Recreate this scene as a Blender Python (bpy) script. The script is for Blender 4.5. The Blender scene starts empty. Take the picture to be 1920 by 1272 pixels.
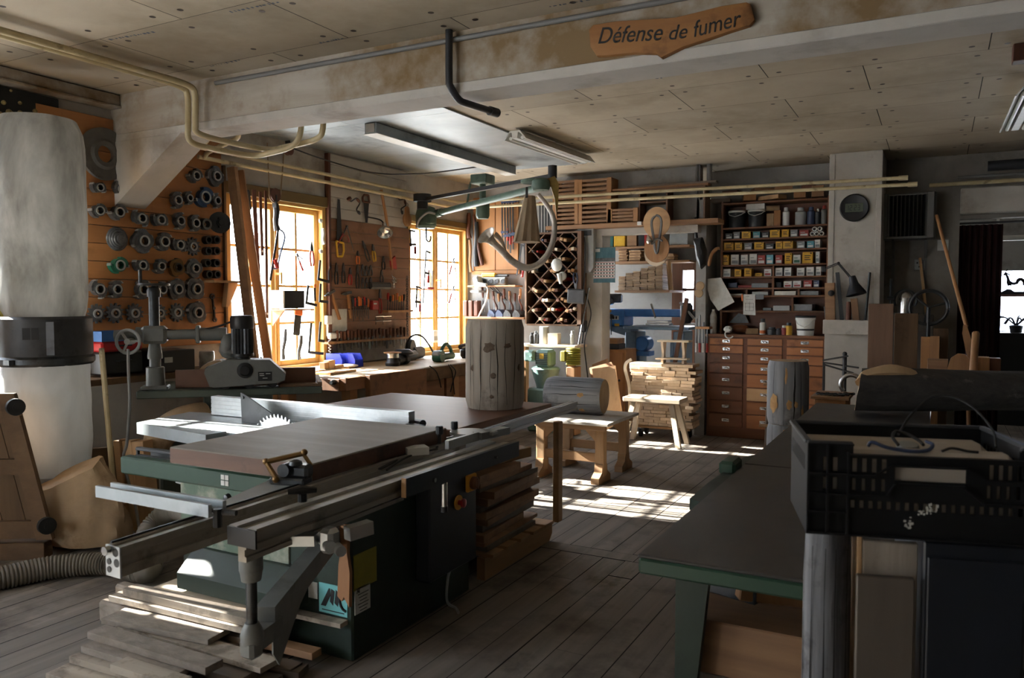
import bpy, math, random
from mathutils import Vector as V, Matrix, Euler
PI = math.pi
RND = random.Random(11)
SC = bpy.context.scene
COL = SC.collection
# camera
FPX, CXP, CYP = 1490.0, 960.0, 636.0
YAW, PITCH = math.radians(28.14), math.radians(2.8)
CAM = V((0, 0, 1.5))
CF = V((-math.sin(YAW) * math.cos(PITCH), math.cos(YAW) * math.cos(PITCH), -math.sin(PITCH)))
CR = V((math.cos(YAW), math.sin(YAW), 0))
CU = CR.cross(CF)
def at(px, py, x=None, y=None, z=None):
 """Point of a wall, shelf or floor plane measured on the photograph."""
 r = CF + CR * ((px - CXP) / FPX) + CU * ((CYP - py) / FPX)
 if x is not None:
  t = (x - CAM.x) / r.x
 elif y is not None:
  t = (y - CAM.y) / r.y
 else:
  t = (z - CAM.z) / r.z
 return CAM + r * t
def atp(px, py, pt, n):
 """The same on a vertical plane through pt with normal n."""
 r = CF + CR * ((px - CXP) / FPX) + CU * ((CYP - py) / FPX)
 n = V(n)
 return CAM + r * ((V(pt) - CAM).dot(n) / r.dot(n))
cd = bpy.data.cameras.new('camera')
cd.sensor_width = 36.0
cd.lens = 36.0 * FPX / 1920.0
cd.clip_start = 0.05
cam = bpy.data.objects.new('camera', cd)
COL.objects.link(cam)
cam.location = CAM
cd.dof.use_dof = True
cd.dof.focus_distance = 5.5
cd.dof.aperture_fstop = 6.3
cam.rotation_euler = (PI / 2 - PITCH, 0, YAW)
SC.camera = cam
# materials
def hx(h):
 h = h.lstrip('#')
 c = [int(h[i:i + 2], 16) / 255 for i in (0, 2, 4)]
 return tuple(x / 12.92 if x <= 0.04045 else ((x + 0.055) / 1.055) ** 2.4 for x in c) + (1.0,)
def _n(nt, t, **k):
 n = nt.nodes.new(t)
 for a, b in k.items():
  setattr(n, a, b)
 return n
MATS = {}
def mat(name, c1, c2=None, rough=0.6, metal=0.0, scale=6.0, stretch=None, bump=0.0, contrast=(0.3, 0.7), rand=0.0,
  detail=5.0, c3=None, s3=2.0, t3=(0.55, 0.7), streak=0.0, spec=0.5, trans=0.0, island=0.0, coat=0.0):
 """Procedural surface: two colours mixed by (stretched) noise, an optional third colour in blotches, bump,
 and a small brightness change per object or per board."""
 if name in MATS:
  return MATS[name]
 m = bpy.data.materials.new(name)
 MATS[name] = m
 m.use_nodes = True
 nt = m.node_tree
 b = nt.nodes['Principled BSDF']
 L = nt.links.new
 b.inputs['Roughness'].default_value = rough
 b.inputs['Metallic'].default_value = metal
 b.inputs['Specular IOR Level'].default_value = spec
 b.inputs['Coat Weight'].default_value = coat
 if trans:
  b.inputs['Transmission Weight'].default_value = trans
 c1 = hx(c1)
 if c2 is None:
  b.inputs['Base Color'].default_value = c1
  if not bump:
   return m
  c2 = c1
 else:
  c2 = hx(c2)
 tc = _n(nt, 'ShaderNodeTexCoord')
 mp = _n(nt, 'ShaderNodeMapping')
 st = stretch or (1, 1, 1)
 mp.inputs['Scale'].default_value = [scale * s for s in st]
 if rand or island:
  oi = _n(nt, 'ShaderNodeObjectInfo')
  off = _n(nt, 'ShaderNodeVectorMath', operation='SCALE')
  off.inputs[0].default_value = (7.3, 3.1, 5.7)
  L(oi.outputs['Random'], off.inputs['Scale'])
  ad = _n(nt, 'ShaderNodeVectorMath', operation='ADD')
  L(tc.outputs['Object'], ad.inputs[0])
  L(off.outputs[0], ad.inputs[1])
  L(ad.outputs[0], mp.inputs['Vector'])
 else:
  L(tc.outputs['Object'], mp.inputs['Vector'])
 nz = _n(nt, 'ShaderNodeTexNoise')
 nz.inputs['Scale'].default_value = 1.0
 nz.inputs['Detail'].default_value = detail
 nz.inputs['Roughness'].default_value = 0.6
 nz.inputs['Distortion'].default_value = 0.3
 L(mp.outputs[0], nz.inputs['Vector'])
 rp = _n(nt, 'ShaderNodeValToRGB')
 rp.color_ramp.elements[0].position = contrast[0]
 rp.color_ramp.elements[1].position = contrast[1]
 rp.color_ramp.elements[0].color = c1
 rp.color_ramp.elements[1].color = c2
 L(nz.outputs['Fac'], rp.inputs[0])
 col = rp.outputs[0]
 if c3 is not None:
  n3 = _n(nt, 'ShaderNodeTexNoise')
  n3.inputs['Scale'].default_value = s3
  n3.inputs['Detail'].default_value = 6
  n3.inputs['Roughness'].default_value = 0.65
  L(tc.outputs['Object'], n3.inputs['Vector'])
  r3 = _n(nt, 'ShaderNodeMapRange')
  r3.inputs[1].default_value, r3.inputs[2].default_value = t3
  L(n3.outputs['Fac'], r3.inputs[0])
  mx = _n(nt, 'ShaderNodeMix', data_type='RGBA')
  L(r3.outputs[0], mx.inputs[0])
  L(col, mx.inputs[6])
  mx.inputs[7].default_value = hx(c3)
  col = mx.outputs[2]
 if rand or island:
  if island:
   ge = _n(nt, 'ShaderNodeNewGeometry')
   src, amt = ge.outputs['Random Per Island'], island
  else:
   src, amt = oi.outputs['Random'], rand
  mr = _n(nt, 'ShaderNodeMapRange')
  mr.inputs[3].default_value, mr.inputs[4].default_value = 1 - amt, 1 + amt
  L(src, mr.inputs[0])
  mu = _n(nt, 'ShaderNodeMix', data_type='RGBA', blend_type='MULTIPLY')
  mu.inputs[0].default_value = 1.0
  L(col, mu.inputs[6])
  L(mr.outputs[0], mu.inputs[7])
  col = mu.outputs[2]
 L(col, b.inputs['Base Color'])
 if bump:
  bp = _n(nt, 'ShaderNodeBump')
  bp.inputs['Strength'].default_value = bump
  bp.inputs['Distance'].default_value = 0.01
  L(nz.outputs['Fac'], bp.inputs['Height'])
  L(bp.outputs[0], b.inputs['Normal'])
 return m
def wood(name, c1, c2, axis='x', scale=9.0, rough=0.65, rand=0.15, bump=0.15, k=0.09, **kw):
 st = {'x': (k, 1, 1), 'y': (1, k, 1), 'z': (1, 1, k)}[axis]
 return mat(name, c1, c2, rough=rough, scale=scale, stretch=st, rand=rand, bump=bump, contrast=(0.32, 0.68), detail=8, **kw)
def glass(name, tint=(0.9, 0.94, 0.95, 1)):
 m = bpy.data.materials.new(name)
 MATS[name] = m
 m.use_nodes = True
 nt = m.node_tree
 nt.nodes.clear()
 o = _n(nt, 'ShaderNodeOutputMaterial')
 t = _n(nt, 'ShaderNodeBsdfTransparent')
 t.inputs[0].default_value = tint
 g = _n(nt, 'ShaderNodeBsdfGlossy')
 g.inputs['Roughness'].default_value = 0.03
 lw = _n(nt, 'ShaderNodeLayerWeight')
 pw = _n(nt, 'ShaderNodeMath', operation='POWER')
 pw.inputs[1].default_value = 5.0
 fr = _n(nt, 'ShaderNodeMapRange')
 fr.inputs[3].default_value, fr.inputs[4].default_value = .04, 1.0
 lw.inputs[0].default_value = .5
 nt.links.new(lw.outputs['Facing'], pw.inputs[0])
 nt.links.new(pw.outputs[0], fr.inputs[0])
 mx = _n(nt, 'ShaderNodeMixShader')
 nt.links.new(fr.outputs[0], mx.inputs[0])
 nt.links.new(t.outputs[0], mx.inputs[1])
 nt.links.new(g.outputs[0], mx.inputs[2])
 nt.links.new(mx.outputs[0], o.inputs[0])
 return m
def cloth_translucent(name, c1, c2, amount=0.4):
 m = mat(name, c1, c2, rough=0.8, scale=5, bump=0.25, stretch=(1, 1, 0.4))
 nt = m.node_tree
 b = nt.nodes['Principled BSDF']
 out = [n for n in nt.nodes if n.type == 'OUTPUT_MATERIAL'][0]
 t = _n(nt, 'ShaderNodeBsdfTranslucent')
 src = b.inputs['Base Color'].links[0].from_socket
 nt.links.new(src, t.inputs[0])
 mx = _n(nt, 'ShaderNodeMixShader')
 mx.inputs[0].default_value = amount
 nt.links.new(b.outputs[0], mx.inputs[1])
 nt.links.new(t.outputs[0], mx.inputs[2])
 nt.links.new(mx.outputs[0], out.inputs[0])
 return m
# mesh builder
class MB:
 def __init__(s):
  s.v, s.f, s.mi, s.cur, s.T = [], [], [], 0, None
 def add(s, vs, fs):
  b = len(s.v)
  if s.T is not None:
   vs = [s.T @ V(p) for p in vs]
  s.v.extend(tuple(p) for p in vs)
  for f in fs:
   s.f.append(tuple(b + i for i in f))
   s.mi.append(s.cur)
  return s
 def box(s, c, d, rot=None, bev=0.0):
  """c centre, d full sizes; rot: z angle, euler tuple or matrix."""
  hxx, hy, hz = d[0] / 2, d[1] / 2, d[2] / 2
  if bev <= 0:
   vs = [V((x, y, z)) for z in (-hz, hz) for y in (-hy, hy) for x in (-hxx, hxx)]
   fs = [(0, 2, 3, 1), (4, 5, 7, 6), (0, 1, 5, 4), (2, 6, 7, 3), (0, 4, 6, 2), (1, 3, 7, 5)]
  else:
   bev = min(bev, hxx * .9, hy * .9, hz * .9)
   vs, idx = [], {}
   for sx in (-1, 1):
    for sy in (-1, 1):
     for sz in (-1, 1):
      for a in range(3):
       p = [sx * hxx, sy * hy, sz * hz]
       for q in range(3):
        if q != a:
         p[q] -= (sx, sy, sz)[q] * bev
       idx[(sx, sy, sz, a)] = len(vs)
       vs.append(V(p))
   fs = []
   for a in range(3):
    o = [q for q in range(3) if q != a]
    for sg in (-1, 1):
     q4 = []
     for (u, w) in ((-1, -1), (1, -1), (1, 1), (-1, 1)):
      k = [0, 0, 0]
      k[a], k[o[0]], k[o[1]] = sg, u, w
      q4.append(idx[(*k, a)])
     fs.append(q4)
   for a in range(3):
    o = [q for q in range(3) if q != a]
    for u in (-1, 1):
     for w in (-1, 1):
      ks = []
      for sg in (-1, 1):
       k = [0, 0, 0]
       k[a], k[o[0]], k[o[1]] = sg, u, w
       ks.append(tuple(k))
      fs.append([idx[(*ks[0], o[0])], idx[(*ks[1], o[0])], idx[(*ks[1], o[1])], idx[(*ks[0], o[1])]])
   for sx in (-1, 1):
    for sy in (-1, 1):
     for sz in (-1, 1):
      fs.append([idx[(sx, sy, sz, a)] for a in range(3)])
   fx = []
   for f in fs:
    cc = sum((vs[i] for i in f), V()) / len(f)
    nn = (vs[f[1]] - vs[f[0]]).cross(vs[f[2]] - vs[f[0]])
    fx.append(tuple(f) if nn.dot(cc) > 0 else tuple(reversed(f)))
   fs = fx
  m = None
  if rot is not None:
   m = rot if isinstance(rot, Matrix) else (Matrix.Rotation(rot, 3, 'Z') if isinstance(rot, (int, float)) else Euler(rot).to_matrix())
  c = V(c)
  return s.add([(m @ p if m is not None else p) + c for p in vs], fs)
 def bb(s, lo, hi, bev=0.0):
  return s.box([(a + b) / 2 for a, b in zip(lo, hi)], [abs(b - a) for a, b in zip(lo, hi)], None, bev)
 def rings(s, rs, close=True, cap0=True, cap1=True):
  n = len(rs[0])
  vs = [p for r in rs for p in r]
  fs = []
  for i in range(len(rs) - 1):
   for j in range(n if close else n - 1):
    k = (j + 1) % n
    fs.append((i * n + j, i * n + k, (i + 1) * n + k, (i + 1) * n + j))
  if cap0:
   fs.append(tuple(reversed(range(n))))
  if cap1:
   fs.append(tuple((len(rs) - 1) * n + j for j in range(n)))
  return s.add(vs, fs)
 def cyl(s, p0, p1, r0, r1=None, n=16, caps=True):
  return s.tube([p0, p1], [r0, r0 if r1 is None else r1], n, caps)
 def tube(s, pts, r, n=8, caps=True, sq=None):
  """Round (or sq=(w,h) rectangular) section swept along points."""
  pts = [V(p) for p in pts]
  if not isinstance(r, (list, tuple)):
   r = [r] * len(pts)
  tg = []
  for i in range(len(pts)):
   a = pts[max(i - 1, 0)]
   b = pts[min(i + 1, len(pts) - 1)]
   t = (b - a)
   tg.append(t.normalized() if t.length > 1e-9 else V((0, 0, 1)))
  up = V((0, 0, 1)) if abs(tg[0].z) < 0.95 else V((0, 1, 0))
  u = (up - tg[0] * up.dot(tg[0])).normalized()
  rs = []
  for i, p in enumerate(pts):
   u = (u - tg[i] * u.dot(tg[i]))
   u = u.normalized() if u.length > 1e-6 else V((1, 0, 0))
   w = tg[i].cross(u)
   if sq:
    rs.append([p + w * (a * sq[0] / 2) + u * (b * sq[1] / 2) for a, b in ((-1, -1), (1, -1), (1, 1), (-1, 1))])
   else:
    rs.append([p + (w * math.cos(2 * PI * j / n) + u * math.sin(2 * PI * j / n)) * r[i] for j in range(n)])
  return s.rings(rs, True, caps, caps)
 def lathe(s, prof, o=(0, 0, 0), ax=(0, 0, 1), n=20, cap0=True, cap1=True):
  """prof: list of (radius, height along ax)."""
  ax = V(ax).normalized()
  u = ax.orthogonal().normalized()
  w = ax.cross(u)
  o = V(o)
  rs = [[o + ax * h + (u * math.cos(2 * PI * j / n) + w * math.sin(2 * PI * j / n)) * max(r, 1e-4) for j in range(n)] for r, h in prof]
  return s.rings(rs, True, cap0, cap1)
 def prism(s, poly, o, u, w, t):
  """poly in (u,w) coordinates from o, extruded by vector t."""
  o, u, w, t = V(o), V(u), V(w), V(t)
  a = [o + u * p[0] + w * p[1] for p in poly]
  n = len(a)
  if u.cross(w).dot(t) < 0:
   a.reverse()
  vs = a + [p + t for p in a]
  fs = [tuple(reversed(range(n))), tuple(range(n, 2 * n))] + [(i, (i + 1) % n, n + (i + 1) % n, n + i) for i in range(n)]
  return s.add(vs, fs)
 def ball(s, c, r, n=12, m=8, sc=(1, 1, 1)):
  rs = []
  for i in range(m + 1):
   a = PI * i / m
   rs.append([(c[0] + r * sc[0] * max(math.sin(a), 1e-3) * math.cos(2 * PI * j / n), c[1] + r * sc[1] * max(math.sin(a), 1e-3) * math.sin(2 * PI * j / n), c[2] - r * sc[2] * math.cos(a)) for j in range(n)])
  return s.rings(rs)
 def quad(s, a, b, c, d):
  return s.add([a, b, c, d], [(0, 1, 2, 3)])
 def mesh(s, name, mats, base=None, ang=35):
  me = bpy.data.meshes.new(name)
  vs = s.v if base is None else [(p[0] - base[0], p[1] - base[1], p[2] - base[2]) for p in s.v]
  me.from_pydata(vs, [], s.f)
  for m in (mats if isinstance(mats, (list, tuple)) else [mats]):
   me.materials.append(MATS[m] if isinstance(m, str) else m)
  if any(s.mi):
   me.polygons.foreach_set('material_index', s.mi)
  me.polygons.foreach_set('use_smooth', [True] * len(me.polygons))
  me.set_sharp_from_angle(angle=math.radians(ang))
  me.update()
  return me
def tagp(o, label=None, cat=None, group=None, kind=None):
 if label:
  o['label'] = label
 if cat:
  o['category'] = cat
 if group:
  o['group'] = group
 if kind:
  o['kind'] = kind
 return o
def thing(name, label, cat, loc=(0, 0, 0), rz=0.0, group=None):
 o = bpy.data.objects.new(name, None)
 o.empty_display_size = 0.1
 COL.objects.link(o)
 o.location = loc
 o.rotation_euler = (0, 0, rz)
 return tagp(o, label, cat, group)
def part(mb, name, mats, parent, local=False, label=None, ang=35):
 """One part. Built in room coordinates (default) or, with local=True, in the thing's own."""
 base = None
 if not local:
  base = V((0, 0, 0))
  p = parent
  while p is not None:
   base = base + p.location
   p = p.parent
 o = bpy.data.objects.new(name, mb.mesh(name, mats, base, ang))
 COL.objects.link(o)
 o.parent = parent
 if label:
  o['label'] = label
 return o
def solo(mb, name, label, cat, mats, loc=None, rot=None, group=None, ang=35):
 """A thing that is one mesh. loc None: mesh in room coordinates, origin moved to its base."""
 if loc is None:
  xs = [p[0] for p in mb.v]
  ys = [p[1] for p in mb.v]
  zs = [p[2] for p in mb.v]
  base = ((min(xs) + max(xs)) / 2, (min(ys) + max(ys)) / 2, min(zs))
  o = bpy.data.objects.new(name, mb.mesh(name, mats, base, ang))
  o.location = base
 else:
  o = bpy.data.objects.new(name, mb.mesh(name, mats, None, ang))
  o.location = loc
 if rot is not None:
  o.rotation_euler = rot if isinstance(rot, (tuple, list, Euler)) else (0, 0, rot)
 COL.objects.link(o)
 return tagp(o, label, cat, group)
def struct(mb, name, mats, parent=None):
 o = bpy.data.objects.new(name, mb.mesh(name, mats))
 COL.objects.link(o)
 if parent:
  o.parent = parent
 else:
  o['kind'] = 'structure'
 return o
def dup(root, loc, rot=None, label=None, group=None):
 r = root.copy()
 COL.objects.link(r)
 r.location = loc
 if rot is not None:
  r.rotation_euler = rot if isinstance(rot, (tuple, list, Euler)) else (0, 0, rot)
 tagp(r, label, None, group)
 for ch in list(root.children):
  c = ch.copy()
  COL.objects.link(c)
  c.parent = r
  for g in ch.children:
   d = g.copy()
   COL.objects.link(d)
   d.parent = c
 return r
def nth(i):
 return ('first', 'second', 'third', 'fourth', 'fifth', 'sixth', 'seventh', 'eighth', 'ninth', 'tenth', 'eleventh', 'twelfth', 'thirteenth', 'fourteenth', 'fifteenth', 'sixteenth', 'seventeenth', 'eighteenth', 'nineteenth', 'twentieth')[i]
def arc(c, u, w, r, a0, a1, n=16):
 c, u, w = V(c), V(u), V(w)
 return [c + u * (r * math.cos(a0 + (a1 - a0) * i / n)) + w * (r * math.sin(a0 + (a1 - a0) * i / n)) for i in range(n + 1)]
def spline(pts, k=6):
 """Catmull-Rom through pts."""
 P = [V(p) for p in pts]
 P = [P[0] * 2 - P[1]] + P + [P[-1] * 2 - P[-2]]
 out = []
 for i in range(1, len(P) - 2):
  for j in range(k):
   t = j / k
   a, b, c, d = P[i - 1], P[i], P[i + 1], P[i + 2]
   out.append(0.5 * ((2 * b) + (c - a) * t + (2 * a - 5 * b + 4 * c - d) * t * t + (3 * b - a - 3 * c + d) * t ** 3))
 out.append(P[-2])
 return out
mat('ceiling_board', '9c8f7b', 'aea28f', rough=.85, scale=1.5, detail=8, c3='877b66', s3=1.1, t3=(.5, .75), island=.09, bump=.05)
mat('seam_dark', '1c1814', rough=.9)
mat('bolt_dark', '2e2016', rough=.6)
mat('sheet_metal', '8a9296', 'a9b1b5', rough=.5, metal=.6, scale=3, stretch=(.6, .6, 1), detail=7, c3='666c6e', s3=1.2, bump=.12)
mat('plaster', 'a49e95', 'b9b4ab', rough=.9, scale=3, detail=8, c3='877d70', s3=1.4, bump=.08)
mat('plaster_grey', '8b8986', '9d9b97', rough=.9, scale=4, detail=8, c3='6f6b66', s3=1.5, bump=.08)
mat('plaster_dark', '4a4641', '5d5852', rough=.9, scale=4, detail=8, bump=.08)
mat('beam_paint', 'b3aca2', '9d9283', rough=.85, scale=9, stretch=(.12, 1, 1), detail=9, c3='7d6647', s3=1.6, t3=(.45, .62), bump=.12)
mat('beam_white', 'b1aca5', 'bdb8b1', rough=.85, scale=5, detail=8, c3='948b80', s3=2.0, t3=(.55, .75), bump=.06)
mat('white_boards', 'a9a39a', 'bdb7ae', rough=.8, scale=8, stretch=(1, .1, 1), c3='7a6d5e', s3=3, t3=(.58, .75), bump=.1)
mat('floor_wood', '6a625a', '857b70', rough=.75, scale=14, stretch=(1, .06, 1), detail=9, contrast=(.3, .7), c3='4a4038', s3=2.2, t3=(.5, .72), island=.16, bump=.3)
mat('window_wood', 'b98f4a', 'c9a25d', rough=.6, scale=8, stretch=(1, 1, .1), bump=.05)
mat('window_olive', '5d4a22', '6b562b', rough=.6, scale=8, stretch=(1, .1, 1))
mat('pipe_cream', 'c6b894', 'b3a27c', rough=.45, scale=8, c3='6d5a3c', s3=7, t3=(.6, .72))
mat('pipe_grey', '6b6a68', rough=.5)
mat('pipe_black', '25262a', rough=.45)
glass('pane_glass')
# light
w = bpy.data.worlds.new('sky')
SC.world = w
w.use_nodes = True
nt = w.node_tree
bg = nt.nodes['Background']
tc = _n(nt, 'ShaderNodeTexCoord')
sp = _n(nt, 'ShaderNodeSeparateXYZ')
nt.links.new(tc.outputs['Generated'], sp.inputs[0])
rp = _n(nt, 'ShaderNodeValToRGB')
rp.color_ramp.elements[0].position, rp.color_ramp.elements[0].color = 0.0, (.95, .97, 1, 1)
rp.color_ramp.elements[1].position, rp.color_ramp.elements[1].color = 1.0, (.62, .76, 1, 1)
nt.links.new(sp.outputs['Z'], rp.inputs[0])
nt.links.new(rp.outputs[0], bg.inputs[0])
bg.inputs[1].default_value = 16.0
sd = bpy.data.lights.new('sun', 'SUN')
sd.energy = 60.0
sd.angle = math.radians(0.6)
sd.color = (1, .95, .87)
so = bpy.data.objects.new('sun', sd)
COL.objects.link(so)
SUN_EL, SUN_AZ = math.radians(28.5), math.radians(4.0)
sdir = V((math.cos(SUN_EL) * math.cos(SUN_AZ), math.cos(SUN_EL) * math.sin(SUN_AZ), -math.sin(SUN_EL)))
so.rotation_euler = sdir.to_track_quat('-Z', 'Y').to_euler()
SC.view_settings.view_transform = 'Standard'
SC.view_settings.look = 'None'
SC.view_settings.gamma = 1.0
SC.view_settings.exposure = 0.72
SC.view_settings.use_curve_mapping = False
XW, YB, ZC = -5.3, 8.72, 2.97
XR, YN, YF = 3.6, -3.2, 11.6
# floor
m = MB()
m.cur = 1
m.bb((XW - .4, YN, -.1), (XR, YF, -.006))
m.cur = 0
x = XW - .3
while x < XR:
 wd = .135
 y = YN - RND.random() * 2
 while y < YF:
  ln = RND.uniform(2.2, 3.4)
  a, b = max(y, YN), min(y + ln, YF)
  for lo, hi in ((a, min(b, 4.28)), (max(a, 4.41), b)):
   if hi - lo > .02:
    z = RND.uniform(-.0015, .0015)
    m.quad((x + .0025, lo + .002, z), (x + wd - .0025, lo + .002, z), (x + wd - .0025, hi - .002, z), (x + .0025, hi - .002, z))
  y += ln
 x += wd
for k in range(5):
 m.quad((XW + k * 1.9, 4.285, .001), (XW + k * 1.9 + 1.895, 4.285, .001), (XW + k * 1.9 + 1.895, 4.405, .001), (XW + k * 1.9, 4.405, .001))
struct(m, 'floor', ['floor_wood', 'seam_dark'])
# ceiling
m = MB()
m.cur = 1
m.bb((XW - .4, YN, ZC + .006), (XR, YF, ZC + .1))
RW = .645
k0 = int((YN - 5.5) / RW) - 1
for k in range(k0, int((YF - 5.5) / RW) + 1):
 ya, yb = max(5.5 + k * RW, YN), min(5.5 + (k + 1) * RW, YF)
 if yb <= ya:
  continue
 x = (-.447 if k % 2 == 0 else -1.02) - 1.25 * 6
 while x < XR:
  xa, xb = max(x, XW - .2), min(x + 1.25, XR)
  if xb > xa:
   m.cur = 0
   m.quad((xa + .003, yb - .002, ZC), (xb - .003, yb - .002, ZC), (xb - .003, ya + .002, ZC), (xa + .003, ya + .002, ZC))
   m.cur = 2
   for bx in (.1, .63, 1.15):
    for by in (.1, RW - .1):
     px_, py_ = x + bx + RND.uniform(-.02, .02), 5.5 + k * RW + by + RND.uniform(-.02, .02)
     if XW < px_ < XR and YN < py_ < YF:
      m.add([(px_ + .017 * math.cos(-q * PI / 5), py_ + .017 * math.sin(-q * PI / 5), ZC - .0015) for q in range(10)], [tuple(range(10))])
  x += 1.25
m.cur = 3
mat('stamp_blue', '4a5566', rough=.9)
rs = random.Random(2)
for (xa, ya, xb, yb) in ((205, 74, 285, 60), (432, 22, 520, 4), (600, 80, 640, 72), (395, 124, 450, 112), (1030, 12, 1100, 0), (1180, 150, 1240, 146)):
 a, b = at(xa, ya, z=ZC), at(xb, yb, z=ZC)
 u = (b - a).normalized()
 v = V((-u.y, u.x, 0))
 d = 0.0
 while d < (b - a).length:
  q = a + u * d + V((0, 0, -.0016))
  w_ = rs.uniform(.004, .02)
  h_ = rs.uniform(.004, .012)
  m.quad(q - v * h_, q + v * h_, q + v * h_ + u * w_, q - v * h_ + u * w_)
  d += w_ + rs.uniform(.006, .02)
struct(m, 'ceiling', ['ceiling_board', 'seam_dark', 'bolt_dark', 'stamp_blue'])
m = MB()
for i in range(3):
 ya, yb = 3.95 + i * 1.32, 3.95 + (i + 1) * 1.32 - .004
 m.bb((XW, ya, ZC - .016), (-4.33, yb, ZC - .004))
 m.bb((-4.326, ya, ZC - .016), (-3.33, yb, ZC - .004))
struct(m, 'ceiling_metal_panel', 'sheet_metal')
# left wall with window openings
WIN = [(4.79, 6.03, .84, 2.42), (7.40, 8.69, .84, 2.42), (2.44, 3.32, .84, 2.42), (2.0, 2.38, 1.02, 1.8), (-1.3, .75, .84, 2.42), (10.0, 11.2, .9, 2.3)]  # low, behind-camera and back-room openings are unseen, added to let light in
m = MB()
ys = sorted([(a, b) for a, b, _, _ in WIN])
yy = YN
for a, b in ys:
 m.bb((XW - .13, yy, 0), (XW, a, ZC))
 yy = b
m.bb((XW - .13, yy, 0), (XW, YF, ZC))
for a, b, lo, hi in WIN:
 m.bb((XW - .13, a, 0), (XW, b, lo))
 m.bb((XW - .13, a, hi), (XW, b, ZC))
struct(m, 'wall_left', 'plaster')
def window(idx, a, b, lo, hi, ncol=2, nrow=4, xg=XW - .09):
 """Two glazed casements in an ochre frame, set into the wall."""
 f = MB()
 fw = .05
 f.bb((XW - .14, a, lo), (XW + .012, a + fw, hi), .004)
 f.bb((XW - .14, b - fw, lo), (XW + .012, b, hi), .004)
 f.bb((XW - .14, a + fw, lo), (XW + .012, b - fw, lo + fw), .004)
 f.bb((XW - .14, a + fw, hi - fw), (XW + .012, b - fw, hi), .004)
 o = struct(f, 'window_%d' % idx, 'window_wood')
 mid = (a + b) / 2
 for (c, d) in ((a + fw, mid - .004), (mid + .004, b - fw)):
  s = MB()
  sw = .05
  s.bb((XW - .11, c, lo + fw), (XW - .07 + .02, c + sw, hi - fw), .004)
  s.bb((XW - .11, d - sw, lo + fw), (XW - .05, d, hi - fw), .004)
  s.bb((XW - .11, c + sw, lo + fw), (XW - .05, d - sw, lo + fw + sw), .004)
  s.bb((XW - .11, c + sw, hi - fw - sw), (XW - .05, d - sw, hi - fw), .004)
  z0, z1 = lo + fw + sw, hi - fw - sw
  for i in range(1, ncol):
   yv = c + sw + (d - c - 2 * sw) * i / ncol
   s.bb((XW - .1, yv - .013, z0), (XW - .065, yv + .013, z1))
  for i in range(1, nrow):
   zv = z0 + (z1 - z0) * i / nrow
   s.bb((XW - .1, c + sw, zv - .011), (XW - .066, d - sw, zv + .011))
  so_ = struct(s, 'casement', 'window_wood', o)
  g = MB()
  g.quad((xg, c + sw, z0), (xg, d - sw, z0), (xg, d - sw, z1), (xg, c + sw, z1))
  struct(g, 'pane', 'pane_glass', so_)
 h = MB()
 h.cyl((XW - .04, mid, lo + .9), (XW + .02, mid, lo + .9), .012, n=10)
 h.box((XW + .025, mid, lo + .86), (.014, .02, .11), bev=.004)
 h.cyl((XW - .045, mid + .012, lo + .1), (XW - .045, mid + .012, hi - .15), .006, n=8)
 struct(h, 'window_handle', 'window_wood', o)
 return o
for i, wv in enumerate(WIN):
 window(i + 1, *wv, ncol=3 if i == 4 else (1 if i == 3 else 2), nrow=2 if i == 3 else 4) if i < 5 else window(7, *wv)  # builds the added daylight windows as well as the visible ones
m = MB()
m.bb((XW, 4.74, 2.4), (XW + .035, 6.06, 2.5), .004)
m.bb((XW, 7.36, 2.4), (XW + .03, 8.70, 2.47), .004)
struct(m, 'trim_1', 'window_olive')
m = MB()
m.bb((XW, YN, 2.885), (XW + .11, 3.76, 2.965), .006)
m.bb((XW, YN, 2.87), (XW + .125, 3.76, 2.886), .003)
struct(m, 'trim_2', 'beam_paint')
# beam and its haunch
BY0, BY1, BZ = 3.76, 4.0, 2.637
m = MB()
m.bb((XW, BY0, BZ + .055), (XR, BY1, ZC))
m.cur = 1
m.bb((XW, BY0 - .0015, BZ), (XR, BY1 + .0015, BZ + .055), .004)
struct(m, 'ceiling_beam', ['beam_paint', 'beam_white'])
m = MB()
hp = [(0, 0), (.72, 0), (.0, -.47)]
hp = [(0, 0), (.74, 0), (.03, -.455), (0, -.455)]
m.prism(hp, (XW, BY0 - .004, BZ + .002), (1, 0, 0), (0, 0, 1), (0, BY1 - BY0 + .008, 0))
struct(m, 'beam_bracket', 'beam_white')
# back partition (openings to the back room)
m = MB()
m.bb((XW, YB, 0), (-3.76, YB + .14, ZC))
m.bb((-3.76, YB, 2.36), (-2.33, YB + .14, ZC))
m.bb((-2.33, 9.2, 2.6), (-.95, 9.34, ZC))
m.bb((-2.36, YB, 0), (-2.25, 9.2, 2.6))
m.bb((-2.36, 9.2, 0), (-.95, 9.34, 2.62))
struct(m, 'wall_back', 'plaster_grey')
m = MB()
m.bb((-3.765, 8.60, 0), (-3.42, 8.86, 2.37), .006)
struct(m, 'column', 'plaster')
m = MB()
m.bb((-.985, 8.62, 0), (-.505, 9.5, ZC), .006)
m.bb((-.988, 8.612, 0), (-.935, 8.63, ZC - .01), .004)
m.bb((-.555, 8.612, 0), (-.502, 8.63, ZC - .01), .004)
struct(m, 'column', 'plaster')
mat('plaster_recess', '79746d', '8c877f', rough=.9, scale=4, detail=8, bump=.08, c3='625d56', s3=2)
m = MB()
m.bb((-.51, 9.3, 0), (.18, 9.44, ZC))
m.bb((.18, 9.3, 2.32), (XR, 9.44, ZC))
struct(m, 'wall_recess', 'plaster_recess')
m = MB()
m.bb((.18, 9.18, 2.36), (XR, 9.3, 2.62), .01)
struct(m, 'trim_3', 'plaster')
m = MB()
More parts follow.
